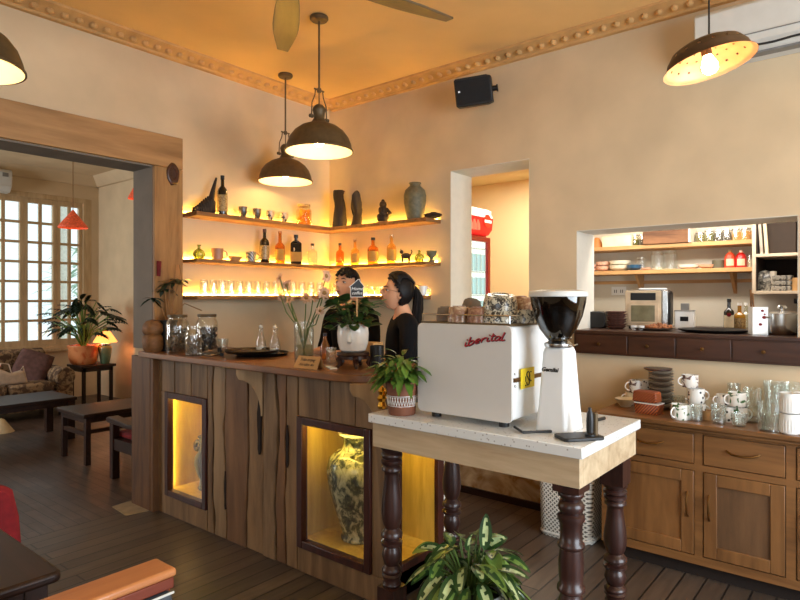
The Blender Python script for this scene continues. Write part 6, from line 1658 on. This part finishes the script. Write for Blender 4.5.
kbowl(592, zb, .045, .03, M['pinkbowl'], 'pinkish bowl at the left end of the lower kitchen shelf, partly behind the hatch edge')
kbowl(592, zb + .028, .045, .03, M['pinkbowl'], 'pinkish bowl stacked at the extreme left end of the lower kitchen shelf')
for k in range(2): kbowl(603, zb + k * .036, .055, .042, M['pinkbowl'], 'deep pinkish bowl at the left of the lower kitchen shelf, ' + ('upper' if k else 'lower') + ' of its pair')
for k in range(2): kbowl(620, zb + k * .036, .082, .045, M['creambowl'], 'wide cream bowl on the lower kitchen shelf, ' + ('upper' if k else 'lower') + ' of its pair')
kbowl(634, zb, .055, .042, M['bluebowl'], 'single blue bowl on the lower kitchen shelf', X=KF + .04)
kjar(641, zb, .038, .105, None, 'small empty clamp jar on the lower kitchen shelf behind the blue bowl', M['jarg'], X=KF + .14)
kjar(657.5, zb, .048, .145, M['creambowl'], 'large clamp jar with a little cream powder, left of two on the lower kitchen shelf', M['jarg'], ff=.15)
kjar(670.5, zb, .048, .145, M['creambowl'], 'large clamp jar with a little cream powder, right of two on the lower kitchen shelf', M['jarg'], ff=.08)
kbowl(646, zb, .035, .018, M['pinkbowl'], 'tiny pale dish on the lower kitchen shelf in front of the small clamp jar', X=KF + .04)
kbowl(689, zb, .075, .034, M['ceramic'], 'wide white bowl on the lower kitchen shelf'); kbowl(707, zb, .055, .03, M['pinkbowl'], 'pale pink bowl on the lower kitchen shelf, between the white bowl and grey tin')
o = MB().lathe([(0, 0), (.045, 0), (.045, .06), (0, .06)], 22).build('grey_tin', plain('olive grey tin', (96, 92, 72), .5), loc=K(719, zb)); tag(o, 'olive-grey round tin on the lower kitchen shelf beside the red bottles', 'tin')
for px, w_, lab, h in ((730, .036, 'orange-red squeeze bottle on the lower kitchen shelf, left of two', .125), (741, .036, 'bright red squeeze bottle on the lower kitchen shelf, right of two', .12)):
    t = thing('sauce_bottle', lab, 'bottle', K(px, zb, KF + .07), group='red sauce bottles')
    MB().lathe([(0, 0), (w_, 0), (w_, h * .6), (w_ * .8, h * .75), (.014, h * .88), (0, h * .88)], 22).build('body', M['red'] if px > 735 else plain('orange red plastic', (206, 70, 40), .4), t)
    MB().lathe([(0, h * .86), (.013, h * .86), (.01, h), (0, h)], 12).build('cap', M['cork'] if px < 735 else M['pinkbowl'], t)
    ang = math.atan2(-t.location[1], -t.location[0]); m = MB(); vs = []; fs = []
    for i in range(9):
        a = ang - .7 + 1.4 * i / 8
        for z in (h * .12, h * .5): vs.append((math.cos(a) * w_ * 1.02, math.sin(a) * w_ * 1.02, z))
    for i in range(8): fs.append((2 * i, 2 * i + 2, 2 * i + 3, 2 * i + 1))
    m.add(vs, fs); m.build('paper_label', M['paper'], t)
kjar(749.5, zb, .02, .09, M['creambowl'], 'slim pale jar at the right end of the lower kitchen shelf, beside the white post')
# socket
x, y = onX(619, KX); z = zat(291, x, y)
t = thing('wall_socket', 'white double wall socket on the kitchen wall left of the oven', 'socket', (KX, y, z)); MB().box(-.01, 0, -.06, .06, -.035, .035).build('plate', M['ceramic'], t, bevel=.003)
MB().box(-.012, -.009, -.035, -.03, -.015, .01).box(-.012, -.009, -.02, -.015, -.015, .01).box(-.012, -.009, .015, .02, -.015, .01).box(-.012, -.009, .03, .035, -.015, .01).build('slots', M['blackmat'], t, smooth=False)
# cupboard at the right: open cabinet on the kitchen wall
PX = 4.55
yp0 = onX(752, PX)[1]; yp1 = yp0 - .9
zc1 = zat(218, *onX(757, PX)); zc0 = zat(294, *onX(770, PX)); zm = zat(255, *onX(770, PX))
t = thing('open_wall_cupboard', 'pale framed open wall cupboard with dark interior at the right of the hatch', 'cupboard', (KX, yp0, zc0))
H_ = 2.15 - zc0
m = MB(); m.box(PX - KX, 0, -.022, 0, 0, H_); m.box(PX - KX, 0, -.9, -.88, 0, H_); m.box(PX - KX, 0, -.88, -.022, 0, .02); m.box(PX - KX, 0, -.88, -.022, zm - zc0 - .01, zm - zc0 + .01); m.box(PX - KX, 0, -.88, -.022, H_ - .02, H_)
m.build('frame', M['jambw'], t, bevel=.002)
MB().box(-.008, -.002, -.88, -.022, .02, H_ - .02).build('back_panel', M['plankdark'], t, smooth=False)
MB().box(PX - KX + .01, -.008, -.026, -.0222, .02, H_ - .02).build('side_lining', M['plankdark'], t, smooth=False)
o = MB().box(-.07, .07, -.09, .09, 0, .3).build('brown_carton', plain('brown carton', (46, 32, 20), .8), loc=(*onX(781, PX + .16), zm + .01), bevel=.003); tag(o, 'large brown carton on the upper level of the open cupboard', 'box')
for i, px in enumerate((763, 768)):
    o = MB().box(-.06, .06, -.009, .009, 0, .24 - .02 * i).build('file_folder', M['paper'] if i else M['plateg'], loc=(*onX(px, PX + .12), zm + .01), rot=(-.06, 0, 0), bevel=.002); tag(o, ('pale' if i else 'grey') + ' folder leaning beside the brown carton in the open cupboard', 'folder', 'folders in the cupboard')
o = MB().lathe([(0, 0), (.05, 0), (.055, .04), (.05, .1), (.03, .13), (0, .14)], 16, wob=.3).build('plastic_bag_bundle', spots('crinkled dark bag', (48, 44, 40), (150, 144, 132), 30, .4, .4, kind='noise', thr2=.6), loc=(*onX(765, PX + .1), zc0 + .02)); tag(o, 'crinkled dark bag on the lower level of the open cupboard', 'bag')
o = MB().lathe([(0, 0), (.018, 0), (.022, .13), (0, .13)], 16).build('paper_cup_sleeve', M['plateg'], loc=(*onX(773, PX + .08), zc0 + .02)); tag(o, 'tall pale cylinder standing beside the crinkled bag in the open cupboard', 'container')
for i in range(3):
    o = MB().box(-.05, .05, -.055, .055, 0, .032).build('food_container', spots('grey food box', (140, 132, 118), (60, 56, 50), 30, .4, kind='noise', thr2=.5), loc=(*onX(783, PX + .1), zc0 + .02 + i * .035), bevel=.005); tag(o, 'clear lidded food box low in the open cupboard, ' + ['bottom', 'middle', 'top'][i] + ' of three', 'container', 'food boxes')
o = MB().box(-.04, .04, -.05, .05, 0, .085).build('small_carton', M['kraft'], loc=(*onX(799, PX + .1), zc0 + .02), bevel=.003); tag(o, 'small brown carton at the right of the stacked food boxes in the open cupboard', 'box')
t = thing('wall_plug', 'black plug with cable on the kitchen wall above the steel pot', 'plug', (KX, onX(797, KX - .05)[1], zat(301, *onX(797, KX - .05))))
MB().box(-.04, 0, -.02, .02, -.018, .018).build('plug_body', M['black'], t, bevel=.006); MB().tube([(-.03, 0, -.01), (-.035, -.01, -.06), (-.03, -.03, -.12), (-.03, -.04, -.2)], .004, 6).build('cable', M['black'], t)

# ================= DRINKS FRIDGE IN THE CORRIDOR =================
FX0, FX1, FY0_ = 4.2, 4.83, 2.85
t = thing('drinks_fridge', 'tall red glass-door drinks fridge with a curved lit red header, seen through the doorway', 'fridge', ((FX0 + FX1) / 2, FY0_ + .3, 0))
ox, oy = (FX0 + FX1) / 2, FY0_ + .3
hw_ = (FX1 - FX0) / 2
m = MB().box(-hw_, hw_, -.27, .3, .02, 2.05); m.build('cabinet', M['red'], t, bevel=.01)
P = [(.3, 2.05), (-.29, 2.05), (-.33, 2.1), (-.34, 2.2), (-.31, 2.26), (-.24, 2.29), (.3, 2.29)]
M['redlit'] = glow('lit red header', (214, 40, 34), .9)
m = MB(); m.prism(P, -hw_, hw_, 'X'); m.build('header_sign', M['redlit'], t, bevel=.008)
m = MB().box(-hw_ + .01, hw_ - .03, -.335, -.3, 2.225, 2.27); m.prism([(-.3, 2.285), (-.345, 2.21), (-.338, 2.2), (-.29, 2.28)], -hw_ + .005, hw_ - .02, 'X'); m.build('header_white_band', M['whitelit'], t, smooth=False)
m = MB()
for k in range(5): m.tube([(-hw_ + .12 + .06 * k, -.342, 2.08), (-hw_ + .12 + .06 * k, -.342, 2.13), (-hw_ + .12 + .06 * k, -.342, 2.17)], [.02, .018, .007], 8)
m.build('header_bottle_pictures', plain('pink bottle print', (236, 160, 130), .5, emis=(236, 150, 120), es=.5), t)
m = MB(); m.tf(Matrix.Translation((hw_ - .11, -.338, 2.17)) @ Matrix.Rotation(PI / 2, 4, 'X')); m.lathe([(0, .0), (.06, 0), (.06, .01), (0, .01)], 28); em = m.build('header_emblem', plain('orange red disc', (226, 70, 40), .5, emis=(226, 60, 40), es=.6), t)
m = MB().box(hw_ - .168, hw_ - .052, -.352, -.349, 2.155, 2.18); m.build('emblem_band', M['whitelit'], em, smooth=False)
dr = MB(); q = .045; dr.box(-hw_, -hw_ + q, -.31, -.272, .12, 2.03).box(hw_ - q, hw_, -.31, -.272, .12, 2.03).box(-hw_ + q, hw_ - q, -.31, -.272, 1.985, 2.03).box(-hw_ + q, hw_ - q, -.31, -.272, .12, .17); dr = dr.build('door', M['red'], t, bevel=.004)
m = MB().box(-hw_ + q, hw_ - q, -.296, -.29, .17, 1.985); m.build('door_glass', M['glassd'], dr)
m = MB().box(-hw_ + q, hw_ - q, -.281, -.271, .17, 1.985); m.build('lit_interior', M['fridgelit'], t, smooth=False)
m = MB()
rf = random.Random(4)
for k in range(8):
    z = .25 + k * .21
    for j in range(7):
        x = -hw_ + q + .05 + j * .073
        m.cyl(x, -.284, z, z + .15, .0285, 10)
m2 = m.build('bottles_on_display', M['drink'], t); m2['kind'] = 'stuff'
m = MB()
for k in range(9): m.box(-hw_ + q, hw_ - q, -.29, -.27, .235 + k * .21, .245 + k * .21)
m.build('shelves', M['steel'], t)
# ================= SITTING ROOM =================
def tabl(name, label, x0, x1, y0, y1, h, mat, th=.035, lw=.045, stretch=False, cat='table', topmat=None):
    cx_, cy_ = (x0 + x1) / 2, (y0 + y1) / 2; a, b = (x1 - x0) / 2, (y1 - y0) / 2
    t = thing(name, label, cat, (cx_, cy_, 0))
    MB().box(-a, a, -b, b, h - th, h).build('tabletop', topmat or mat, t, bevel=.006)
    MB().box(-a + .03, a - .03, -b + .03, b - .03, h - th - .05, h - th).build('apron', mat, t)
    for sx in (-1, 1):
        for sy in (-1, 1):
            X, Y = sx * (a - .05), sy * (b - .05); MB().box(X - lw / 2, X + lw / 2, Y - lw / 2, Y + lw / 2, 0, h - th).build('leg', mat, t, bevel=.003)
    if stretch:
        MB().box(-a + .035, -a + .065, -b + .05, b - .05, h * .55, h * .63).box(a - .065, a - .035, -b + .05, b - .05, h * .55, h * .63).box(-a + .05, a - .05, -b + .035, -b + .065, h * .6, h * .67).build('stretcher', mat, t)
    return t
DW = M['darkwood']
tabl('low_table', 'dark glossy low table in the sitting room, half hidden by the wooden post', 2.33, 3.3, 5.44, 6.02, .455, DW, stretch=True)
tabl('coffee_bench', 'long dark low bench table in front of the patterned sofa', .9, 2.76, 6.6, 7.25, .44, DW, lw=.07)
tabl('side_table', 'tall dark side table beside the sofa, carrying the orange plant pot', 3.49, 3.95, 8.22, 8.68, .572, DW, lw=.04)
# sofa
M['sofa'] = spots('brown floral upholstery', (158, 130, 98), (92, 70, 54), 13, .45, .9, kind='noise', thr2=.56, coat=0)
x0, x1, y0, y1 = 1.3, 3.34, 8.0, 8.86
t = thing('floral_sofa', 'brown floral sofa with rolled arms below the sitting room window', 'sofa', ((x0 + x1) / 2, (y0 + y1) / 2, 0), math.radians(0))
a, b = (x1 - x0) / 2, (y1 - y0) / 2
MB().box(-a + .1, a - .1, -b + .04, b - .15, .1, .32).build('base', M['sofa'], t, bevel=.02)
for s_ in (-1, 0, 1): 
    w_ = (2 * a - .5) / 3
    MB().box(s_ * w_ - w_ / 2 + .005, s_ * w_ + w_ / 2 - .005, -b, b - .25, .32, .44).build('seat_cushion', M['sofa'], t, bevel=.035)
m = MB(); m.prism([(b - .28, .3), (b - .22, .76), (b - .12, .82), (b - .02, .78), (b, .1), (b - .28, .1)], -a + .12, a - .12, 'X'); m.build('backrest', M['sofa'], t, bevel=.03)
for s_ in (-1, 1):
    m = MB(); xa = s_ * (a - .12); m.box(xa - .09, xa + .09, -b + .03, b - .02, .1, .48); m.tf(Matrix.Translation((xa, 0, .48)) @ Matrix.Rotation(PI / 2, 4, 'X')); m.lathe([(0, -b + .03), (.11, -b + .03), (.12, -b + .05), (.12, b - .04), (.11, b - .02), (0, b - .02)], 24); m.build('arm', M['sofa'], t, bevel=.01)
for sx in (-1, 1):
    for sy in (-1, 1): MB().lathe([(0, 0), (.02, 0), (.03, .1), (0, .1)], 12, sx * (a - .15), sy * (b - .12)).build('foot', DW, t)
def cushion(loc, s_, mat, label, rot):
    m = MB(); n = 14; vs = []; fs = []
    for side in (1, -1):
        for i in range(n + 1):
            for j in range(n + 1):
                u, v = 2 * i / n - 1, 2 * j / n - 1; hgt = .07 * (max(0, (1 - u ** 4) * (1 - v ** 4))) ** .5
                vs.append((u * s_ / 2 * (1 - .06 * v * v * abs(u)), side * hgt, v * s_ / 2 * (1 - .06 * u * u) + s_ / 2))
    for q_ in range(2):
        o_ = q_ * (n + 1) ** 2
        for i in range(n):
            for j in range(n):
                f_ = (o_ + i * (n + 1) + j, o_ + i * (n + 1) + j + 1, o_ + (i + 1) * (n + 1) + j + 1, o_ + (i + 1) * (n + 1) + j); fs.append(f_ if q_ == 0 else f_[::-1])
    m.add(vs, fs); o = m.build('cushion', mat, loc=loc, rot=rot, angle=80); return tag(o, label, 'cushion', 'cushions on the sofa')
M['mauve'] = plain('mauve cushion cloth', (96, 66, 60), .9, var=.3); M['bagc'] = plain('pale blush leather', (204, 178, 154), .6)
cushion((2.88, 8.36, .45), .4, M['mauve'], 'dark mauve cushion leaning against the right end of the sofa', (-.5, .35, -.5))
cushion((2.35, 8.45, .45), .42, M['sofa'], 'floral cushion matching the sofa, at its left', (-.3, 0, 0))
t = thing('handbag', 'pale blush handbag with a loop handle lying on the sofa seat', 'bag', (2.62, 8.13, .442))
MB().prism([(-.2, 0), (.2, 0), (.15, .16), (.02, .13), (-.12, .2)], -.06, .06, 'Y').build('body', M['bagc'], t, bevel=.03); MB().tube([(-.12, 0, .15), (-.08, 0, .26), (.0, 0, .24), (.03, 0, .13)], .008, 8).tube([(.1, 0, .12), (.15, 0, .2), (.18, 0, .05)], .012, 8).build('handle', M['bagc'], t)
o = MB().lathe([(0, 0), (.13, 0), (.12, .01), (.03, .14), (0, .15)], 22).build('conical_hat', plain('pale straw', (206, 178, 134), .8), loc=(*onD(1, 6.6), 0)); tag(o, 'pale cone-shaped straw hat on the floor below the dark bench table', 'hat')
# armchair in front
x0, x1, y0, y1 = 2.32, 2.92, 4.32, 4.95
t = thing('wooden_armchair', 'dark wooden armchair with maroon seat, mostly hidden behind the wooden post', 'chair', ((x0 + x1) / 2, (y0 + y1) / 2, 0)); a, b = .3, .315
for sx in (-1, 1):
    MB().box(sx * (a - .03) - .03, sx * (a - .03) + .03, b - .06, b, 0, .47).build('leg', DW, t, bevel=.006); MB().box(sx * (a - .03) - .03, sx * (a - .03) + .03, -b, -b + .06, 0, .8).build('leg', DW, t, bevel=.006)
    m = MB(); m.prism([(b + .03, .49), (b + .02, .46), (0, .445), (-b + .04, .475), (-b + .04, .51), (0, .48), (b, .505)], sx * (a - .03) - .045, sx * (a - .03) + .045, 'X'); m.build('armrest', DW, t, bevel=.006)
    MB().box(sx * (a - .03) - .02, sx * (a - .03) + .02, -b + .05, b - .05, .24, .33).build('side_rail', DW, t)
MB().box(-a + .05, a - .05, -b + .05, b, .27, .33).build('seat_frame', DW, t); MB().box(-a + .06, a - .06, -b + .06, b + .0, .33, .38).build('seat_cushion', M['redcloth'], t, bevel=.02)
MB().box(-a + .05, a - .05, -b + .01, -b + .04, .45, .78).build('backrest', DW, t, bevel=.01)
# philodendron in orange pot
px_, py_ = 3.635, 8.5
t = thing('potted_philodendron', 'spreading dark green philodendron in an orange glazed pot on the side table', 'plant', (px_, py_, .572))
MB().lathe([(0, 0), (.14, 0), (.165, .03), (.185, .12), (.19, .22), (.2, .235), (.2, .26), (.18, .26), (.17, .22), (0, .21)], 32).build('pot', M['terrag'], t)
f = MB(); st = MB(); rs = random.Random(5)
def lobed(m, o, d, L, up=(0, 0, 1)):
    d = Vector(d).normalized(); side = d.cross(Vector(up)).normalized(); o = Vector(o)
    m.leaf(o, d, up, L, L * .3, .35, 5)
    for k in range(5):
        for s_ in (-1, 1):
            b0 = o + d * (L * (.08 + .16 * k)) + Vector((0, 0, -1)) * (.35 * L * (.08 + .16 * k) ** 2)
            m.leaf(b0, d * (.55 + .12 * k) + side * s_ * (1 - .1 * k), up, L * (.5 - .06 * k), L * .2, .35, 4)
for i in range(52):
    lat = -1 + 2 * ((i * .618) % 1); dpt_ = rs.uniform(-.28, .28); top_ = .80 - .30 * abs(lat) ** 1.5
    e_ = Rv * (lat * .46) + Fv * dpt_ + Vector((0, 0, rs.uniform(.42, top_ + .12)))
    st.tube([(0, 0, .2), (e_.x * .35, e_.y * .35, .2 + (e_.z - .2) * .65), tuple(e_)], .006, 5)
    d_ = Rv * (lat * 1.2) + Fv * dpt_ + Vector((0, 0, rs.uniform(-.3, .4)))
    lobed(f, e_, d_, rs.uniform(.17, .23))
f.v = [(min(a, 4.22 - px_), b, c) for a, b, c in f.v]
f.build('leaves', M['leafd'], t, angle=70); st.build('stems', M['leafl'], t)
# table lamp
M['lampshade'] = plain('glowing pleated shade', (240, 160, 90), .7, emis=(255, 150, 70), es=2.6)
M['celadon'] = plain('green ceramic', (92, 112, 82), .3, coat=.4)
t = thing('table_lamp', 'small table lamp with green ceramic base and glowing orange shade on the side table', 'lamp', (3.86, 8.355, .572))
MB().lathe([(0, 0), (.05, 0), (.06, .02), (.075, .12), (.085, .2), (.08, .235), (.05, .25), (0, .25)], 24).build('base', M['celadon'], t); MB().lathe([(0, .25), (.07, .252), (.07, .275), (.012, .28), (.012, .33), (0, .33)], 20).build('collar', M['steel'], t)
MB().lathe([(.15, .29), (.15, .3), (.12, .35), (.075, .42), (.06, .44), (0, .445)], 30, cap=False).build('shade', M['lampshade'], t); MB().lathe([(0, .44), (.03, .445), (.025, .5), (0, .5)], 12).build('finial', M['cork'], t)
# cone pendant in sitting room
lx_, ly_ = onD(73, 6.0)
M['redshade'] = plain('translucent red woven shade', (196, 84, 54), .6, emis=(230, 90, 50), es=.3, var=.5, scale=60)
def conelamp(x, y, z, label, r_=.135):
    t = thing('cone_pendant_lamp', label, 'lamp', (x, y, 3.3), group='red cone pendants in the sitting room'); h = 3.3 - z
    MB().cyl(0, 0, -h, 0, .004, 6).build('cable', M['cork'], t)
    MB().lathe([(r_, -h - .17), (r_, -h - .155), (.02, -h - .01), (.008, -h + .01), (0, -h + .01)], 32, cap=False).build('shade', M['redshade'], t)
    MB().ball(0, 0, -h - .08, .025).build('bulb', M['bulb_s'], t)
conelamp(lx_, ly_, zat(211, lx_, ly_), 'red cone pendant lamp hanging in front of the sitting room window')
lx2, ly2 = onD(136, 7.2); conelamp(lx2, ly2, zat(185, lx2, ly2) , 'red cone pendant lamp in the sitting room, mostly hidden behind the wooden post', .09)
# AC of the sitting room
x_ = onY(8, YB2 - .1)[0]; z_ = zat(193, x_, YB2 - .1)
t = thing('air_conditioner', 'white air conditioner above the sitting room window at the left edge', 'air conditioner', (x_ + .02, YB2, z_))
m = MB(); m.prism([(0, 0), (0, .3), (-.18, .3), (-.21, .27), (-.2, .08), (-.12, 0)], -.85, 0, 'X'); m.build('case', M['ltgrey'], t, bevel=.01); MB().box(-.12, -.05, -.215, -.205, .2, .25).build('badge', M['grey'], t)

# ================= NEAR FOREGROUND =================
tx, ty, tz = .69, 1.742, .745
t = thing('dining_table', 'dark polished dining table whose corner enters at the bottom left', 'table', (tx - .4, ty + .35, 0))
MB().prism([(-.41, -.36), (.385, -.36), (.4, -.345), (.4, .36), (-.41, .36)], tz - .03, tz, 'Z').build('tabletop', DW, t, bevel=.012)
MB().box(-.37, .365, -.32, .32, tz - .11, tz - .03).build('apron', DW, t)
for sx in (-1, 1):
    for sy in (-1, 1): MB().box(sx * .345 - .028, sx * .345 + .028, sy * .3 - .028, sy * .3 + .028, 0, tz - .03).build('leg', DW, t, bevel=.004)
# chair pulled up to it
M['honey'] = wood('honey chair wood', (196, 128, 76), (156, 90, 48), 'X', 3, .35, coat=.4)
M['chairred'] = wood('red brown wood', (120, 52, 30), (84, 34, 20), 'X', 3, .4)
M['slate'] = plain('dark slate leather', (58, 60, 66), .5, var=.15, scale=40)
x0, x1, y0, y1, zt = .27, .765, 1.293, 1.385, .85
t = thing('wooden_dining_chair', 'wooden chair with honey-coloured top rail and dark padded back, at the bottom left', 'chair', (.52, 1.5, 0)); ox, oy = .52, 1.5
m = MB(); m.box(x0 - ox, x1 - ox, y0 - oy, y1 - oy, zt - .02, zt); m.build('top_rail', M['honey'], t, bevel=.007)
m = MB(); m.box(x0 + .01 - ox, x1 - .004 - ox, y0 + .006 - oy, y1 - .03 - oy, zt - .048, zt - .021); m.build('rail_frame', M['chairred'], t, bevel=.004)
m = MB(); m.box(x0 + .05 - ox, x1 - .008 - ox, y0 + .001 - oy, y1 - .02 - oy, .5, zt - .052); m.build('back_pad', M['slate'], t, bevel=.012)
m = MB(); m.tube([(x0 + .05 - ox, y0 + .002 - oy, zt - .055), (x1 - .008 - ox, y0 + .002 - oy, zt - .055)], .003, 6); m.build('piping', M['ltgrey'], t)
for xx in (x0 + .025, x1 - .025):
    MB().box(xx - .02 - ox, xx + .02 - ox, y0 + .02 - oy, y1 - .03 - oy, 0, zt - .05).build('leg', M['chairred'], t, bevel=.004); MB().box(xx - .02 - ox, xx + .02 - ox, 1.76 - oy, 1.8 - oy, 0, .42).build('leg', M['chairred'], t, bevel=.004)
MB().box(x0 - ox, x1 - ox, y1 - .05 - oy, 1.81 - oy, .4, .44).build('seat_frame', M['chairred'], t, bevel=.004); MB().box(x0 + .01 - ox, x1 - .01 - ox, y1 - .03 - oy, 1.8 - oy, .44, .48).build('seat', M['slate'], t, bevel=.012)
# red chair
rx, ry = .74, 2.66
t = thing('red_velvet_chair', 'dark red upholstered chair with rounded back at the left edge, beyond the table', 'chair', (rx, ry, 0)); 
m = MB(); P = [(-.24, .40), (.245, .40), (.235, .54), (.21, .66), (.18, .69), (-.18, .69), (-.21, .66), (-.235, .54)]; m.prism(P, -.04, .04, 'Y'); m.build('backrest', M['redcloth'], t, loc=(0, .26, 0), bevel=.025)
MB().box(-.2, .19, -.04, .24, .33, .42).build('seat', M['redcloth'], t, bevel=.03)
for sx in (-1, 1):
    for sy in (-1, 1): MB().box(sx * .16 - .018, sx * .16 + .018, .1 + sy * .11 - .018, .1 + sy * .11 + .018, 0, .34).build('leg', DW, t)

# ================= LIGHT =================
def area(name, loc, rot, sx, sy, energy, col):
    l = bpy.data.lights.new(name, 'AREA'); l.shape = 'RECTANGLE'; l.size = sx; l.size_y = sy; l.energy = energy; l.color = col
    o = bpy.data.objects.new(name, l); COL.objects.link(o); o.location = loc; o.rotation_euler = rot; return o
DAY = (.80, .90, 1.0)
area('daylight_side_window', (1.7, YF - .02, 1.62), (math.radians(90), 0, 0), 2.6, 2.1, LT['side'], DAY)
area('daylight_rear_window', (XB - .02, .1, 1.75), (math.radians(90), 0, math.radians(-90)), 1.9, 1.6, LT['rear'], DAY)
area('fill_sitting_side', (-1.72, 8.15, 1.75), (math.radians(90), 0, math.radians(-90)), 1.8, 1.8, LT['sit'], (.92, .97, 1.0))  # added fill in the unseen window, brightens the sitting room
def point(name, loc, energy, col, r_=.03):
    l = bpy.data.lights.new(name, 'POINT'); l.energy = energy; l.color = col; l.shadow_soft_size = r_; o = bpy.data.objects.new(name, l); COL.objects.link(o); o.location = loc; return o
area('corridor_ceiling_light', (5.3, 3.0, 2.8), (0, 0, 0), .5, .5, LT['corr'], (1, .90, .72))
area('kitchen_ceiling_light', (4.42, .8, 2.38), (0, 0, 0), .25, 1.6, LT['kit'], (1, .93, .82))
area('kitchen_hatch_fill', (4.24, .95, 2.02), (0, math.radians(-52), 0), .08, 1.5, LT['kst'], (1, .96, .9))  # added fill hidden behind the hatch header, in place of daylight through the hatch
point('table_lamp_light', (3.86, 8.355, .572 + .34), LT['tl'], (1, .55, .25), .05)
area('kitchen_shelf_light', (KX - .12, 1.4, za + .2), (0, 0, 0), .1, .5, LT['ksh'], (1, .85, .5))
wd = bpy.data.worlds.new('sky'); SC.world = wd; wd.use_nodes = True
bg = wd.node_tree.nodes['Background']; bg.inputs[0].default_value = (.80, .92, 1.0, 1); bg.inputs[1].default_value = LT['sky']
# ================= CAMERA =================
cd = bpy.data.cameras.new('camera'); cam = bpy.data.objects.new('camera', cd); COL.objects.link(cam)
cam.location = (0, 0, CAMZ); cam.rotation_euler = (PI / 2, 0, math.atan2(-FX, FY)); cd.lens = 27.0; cd.sensor_width = 36; cd.shift_y = -3 / 800; cd.clip_start = .05
SC.camera = cam
SC.view_settings.view_transform = 'Standard'; SC.view_settings.look = 'None'; SC.view_settings.gamma = 1; SC.view_settings.use_curve_mapping = False
SC.view_settings.exposure = LT['exp']
SC.cycles.use_denoising = True
SC.cycles.max_bounces = 8; SC.cycles.transparent_max_bounces = 24; SC.cycles.sample_clamp_indirect = 6
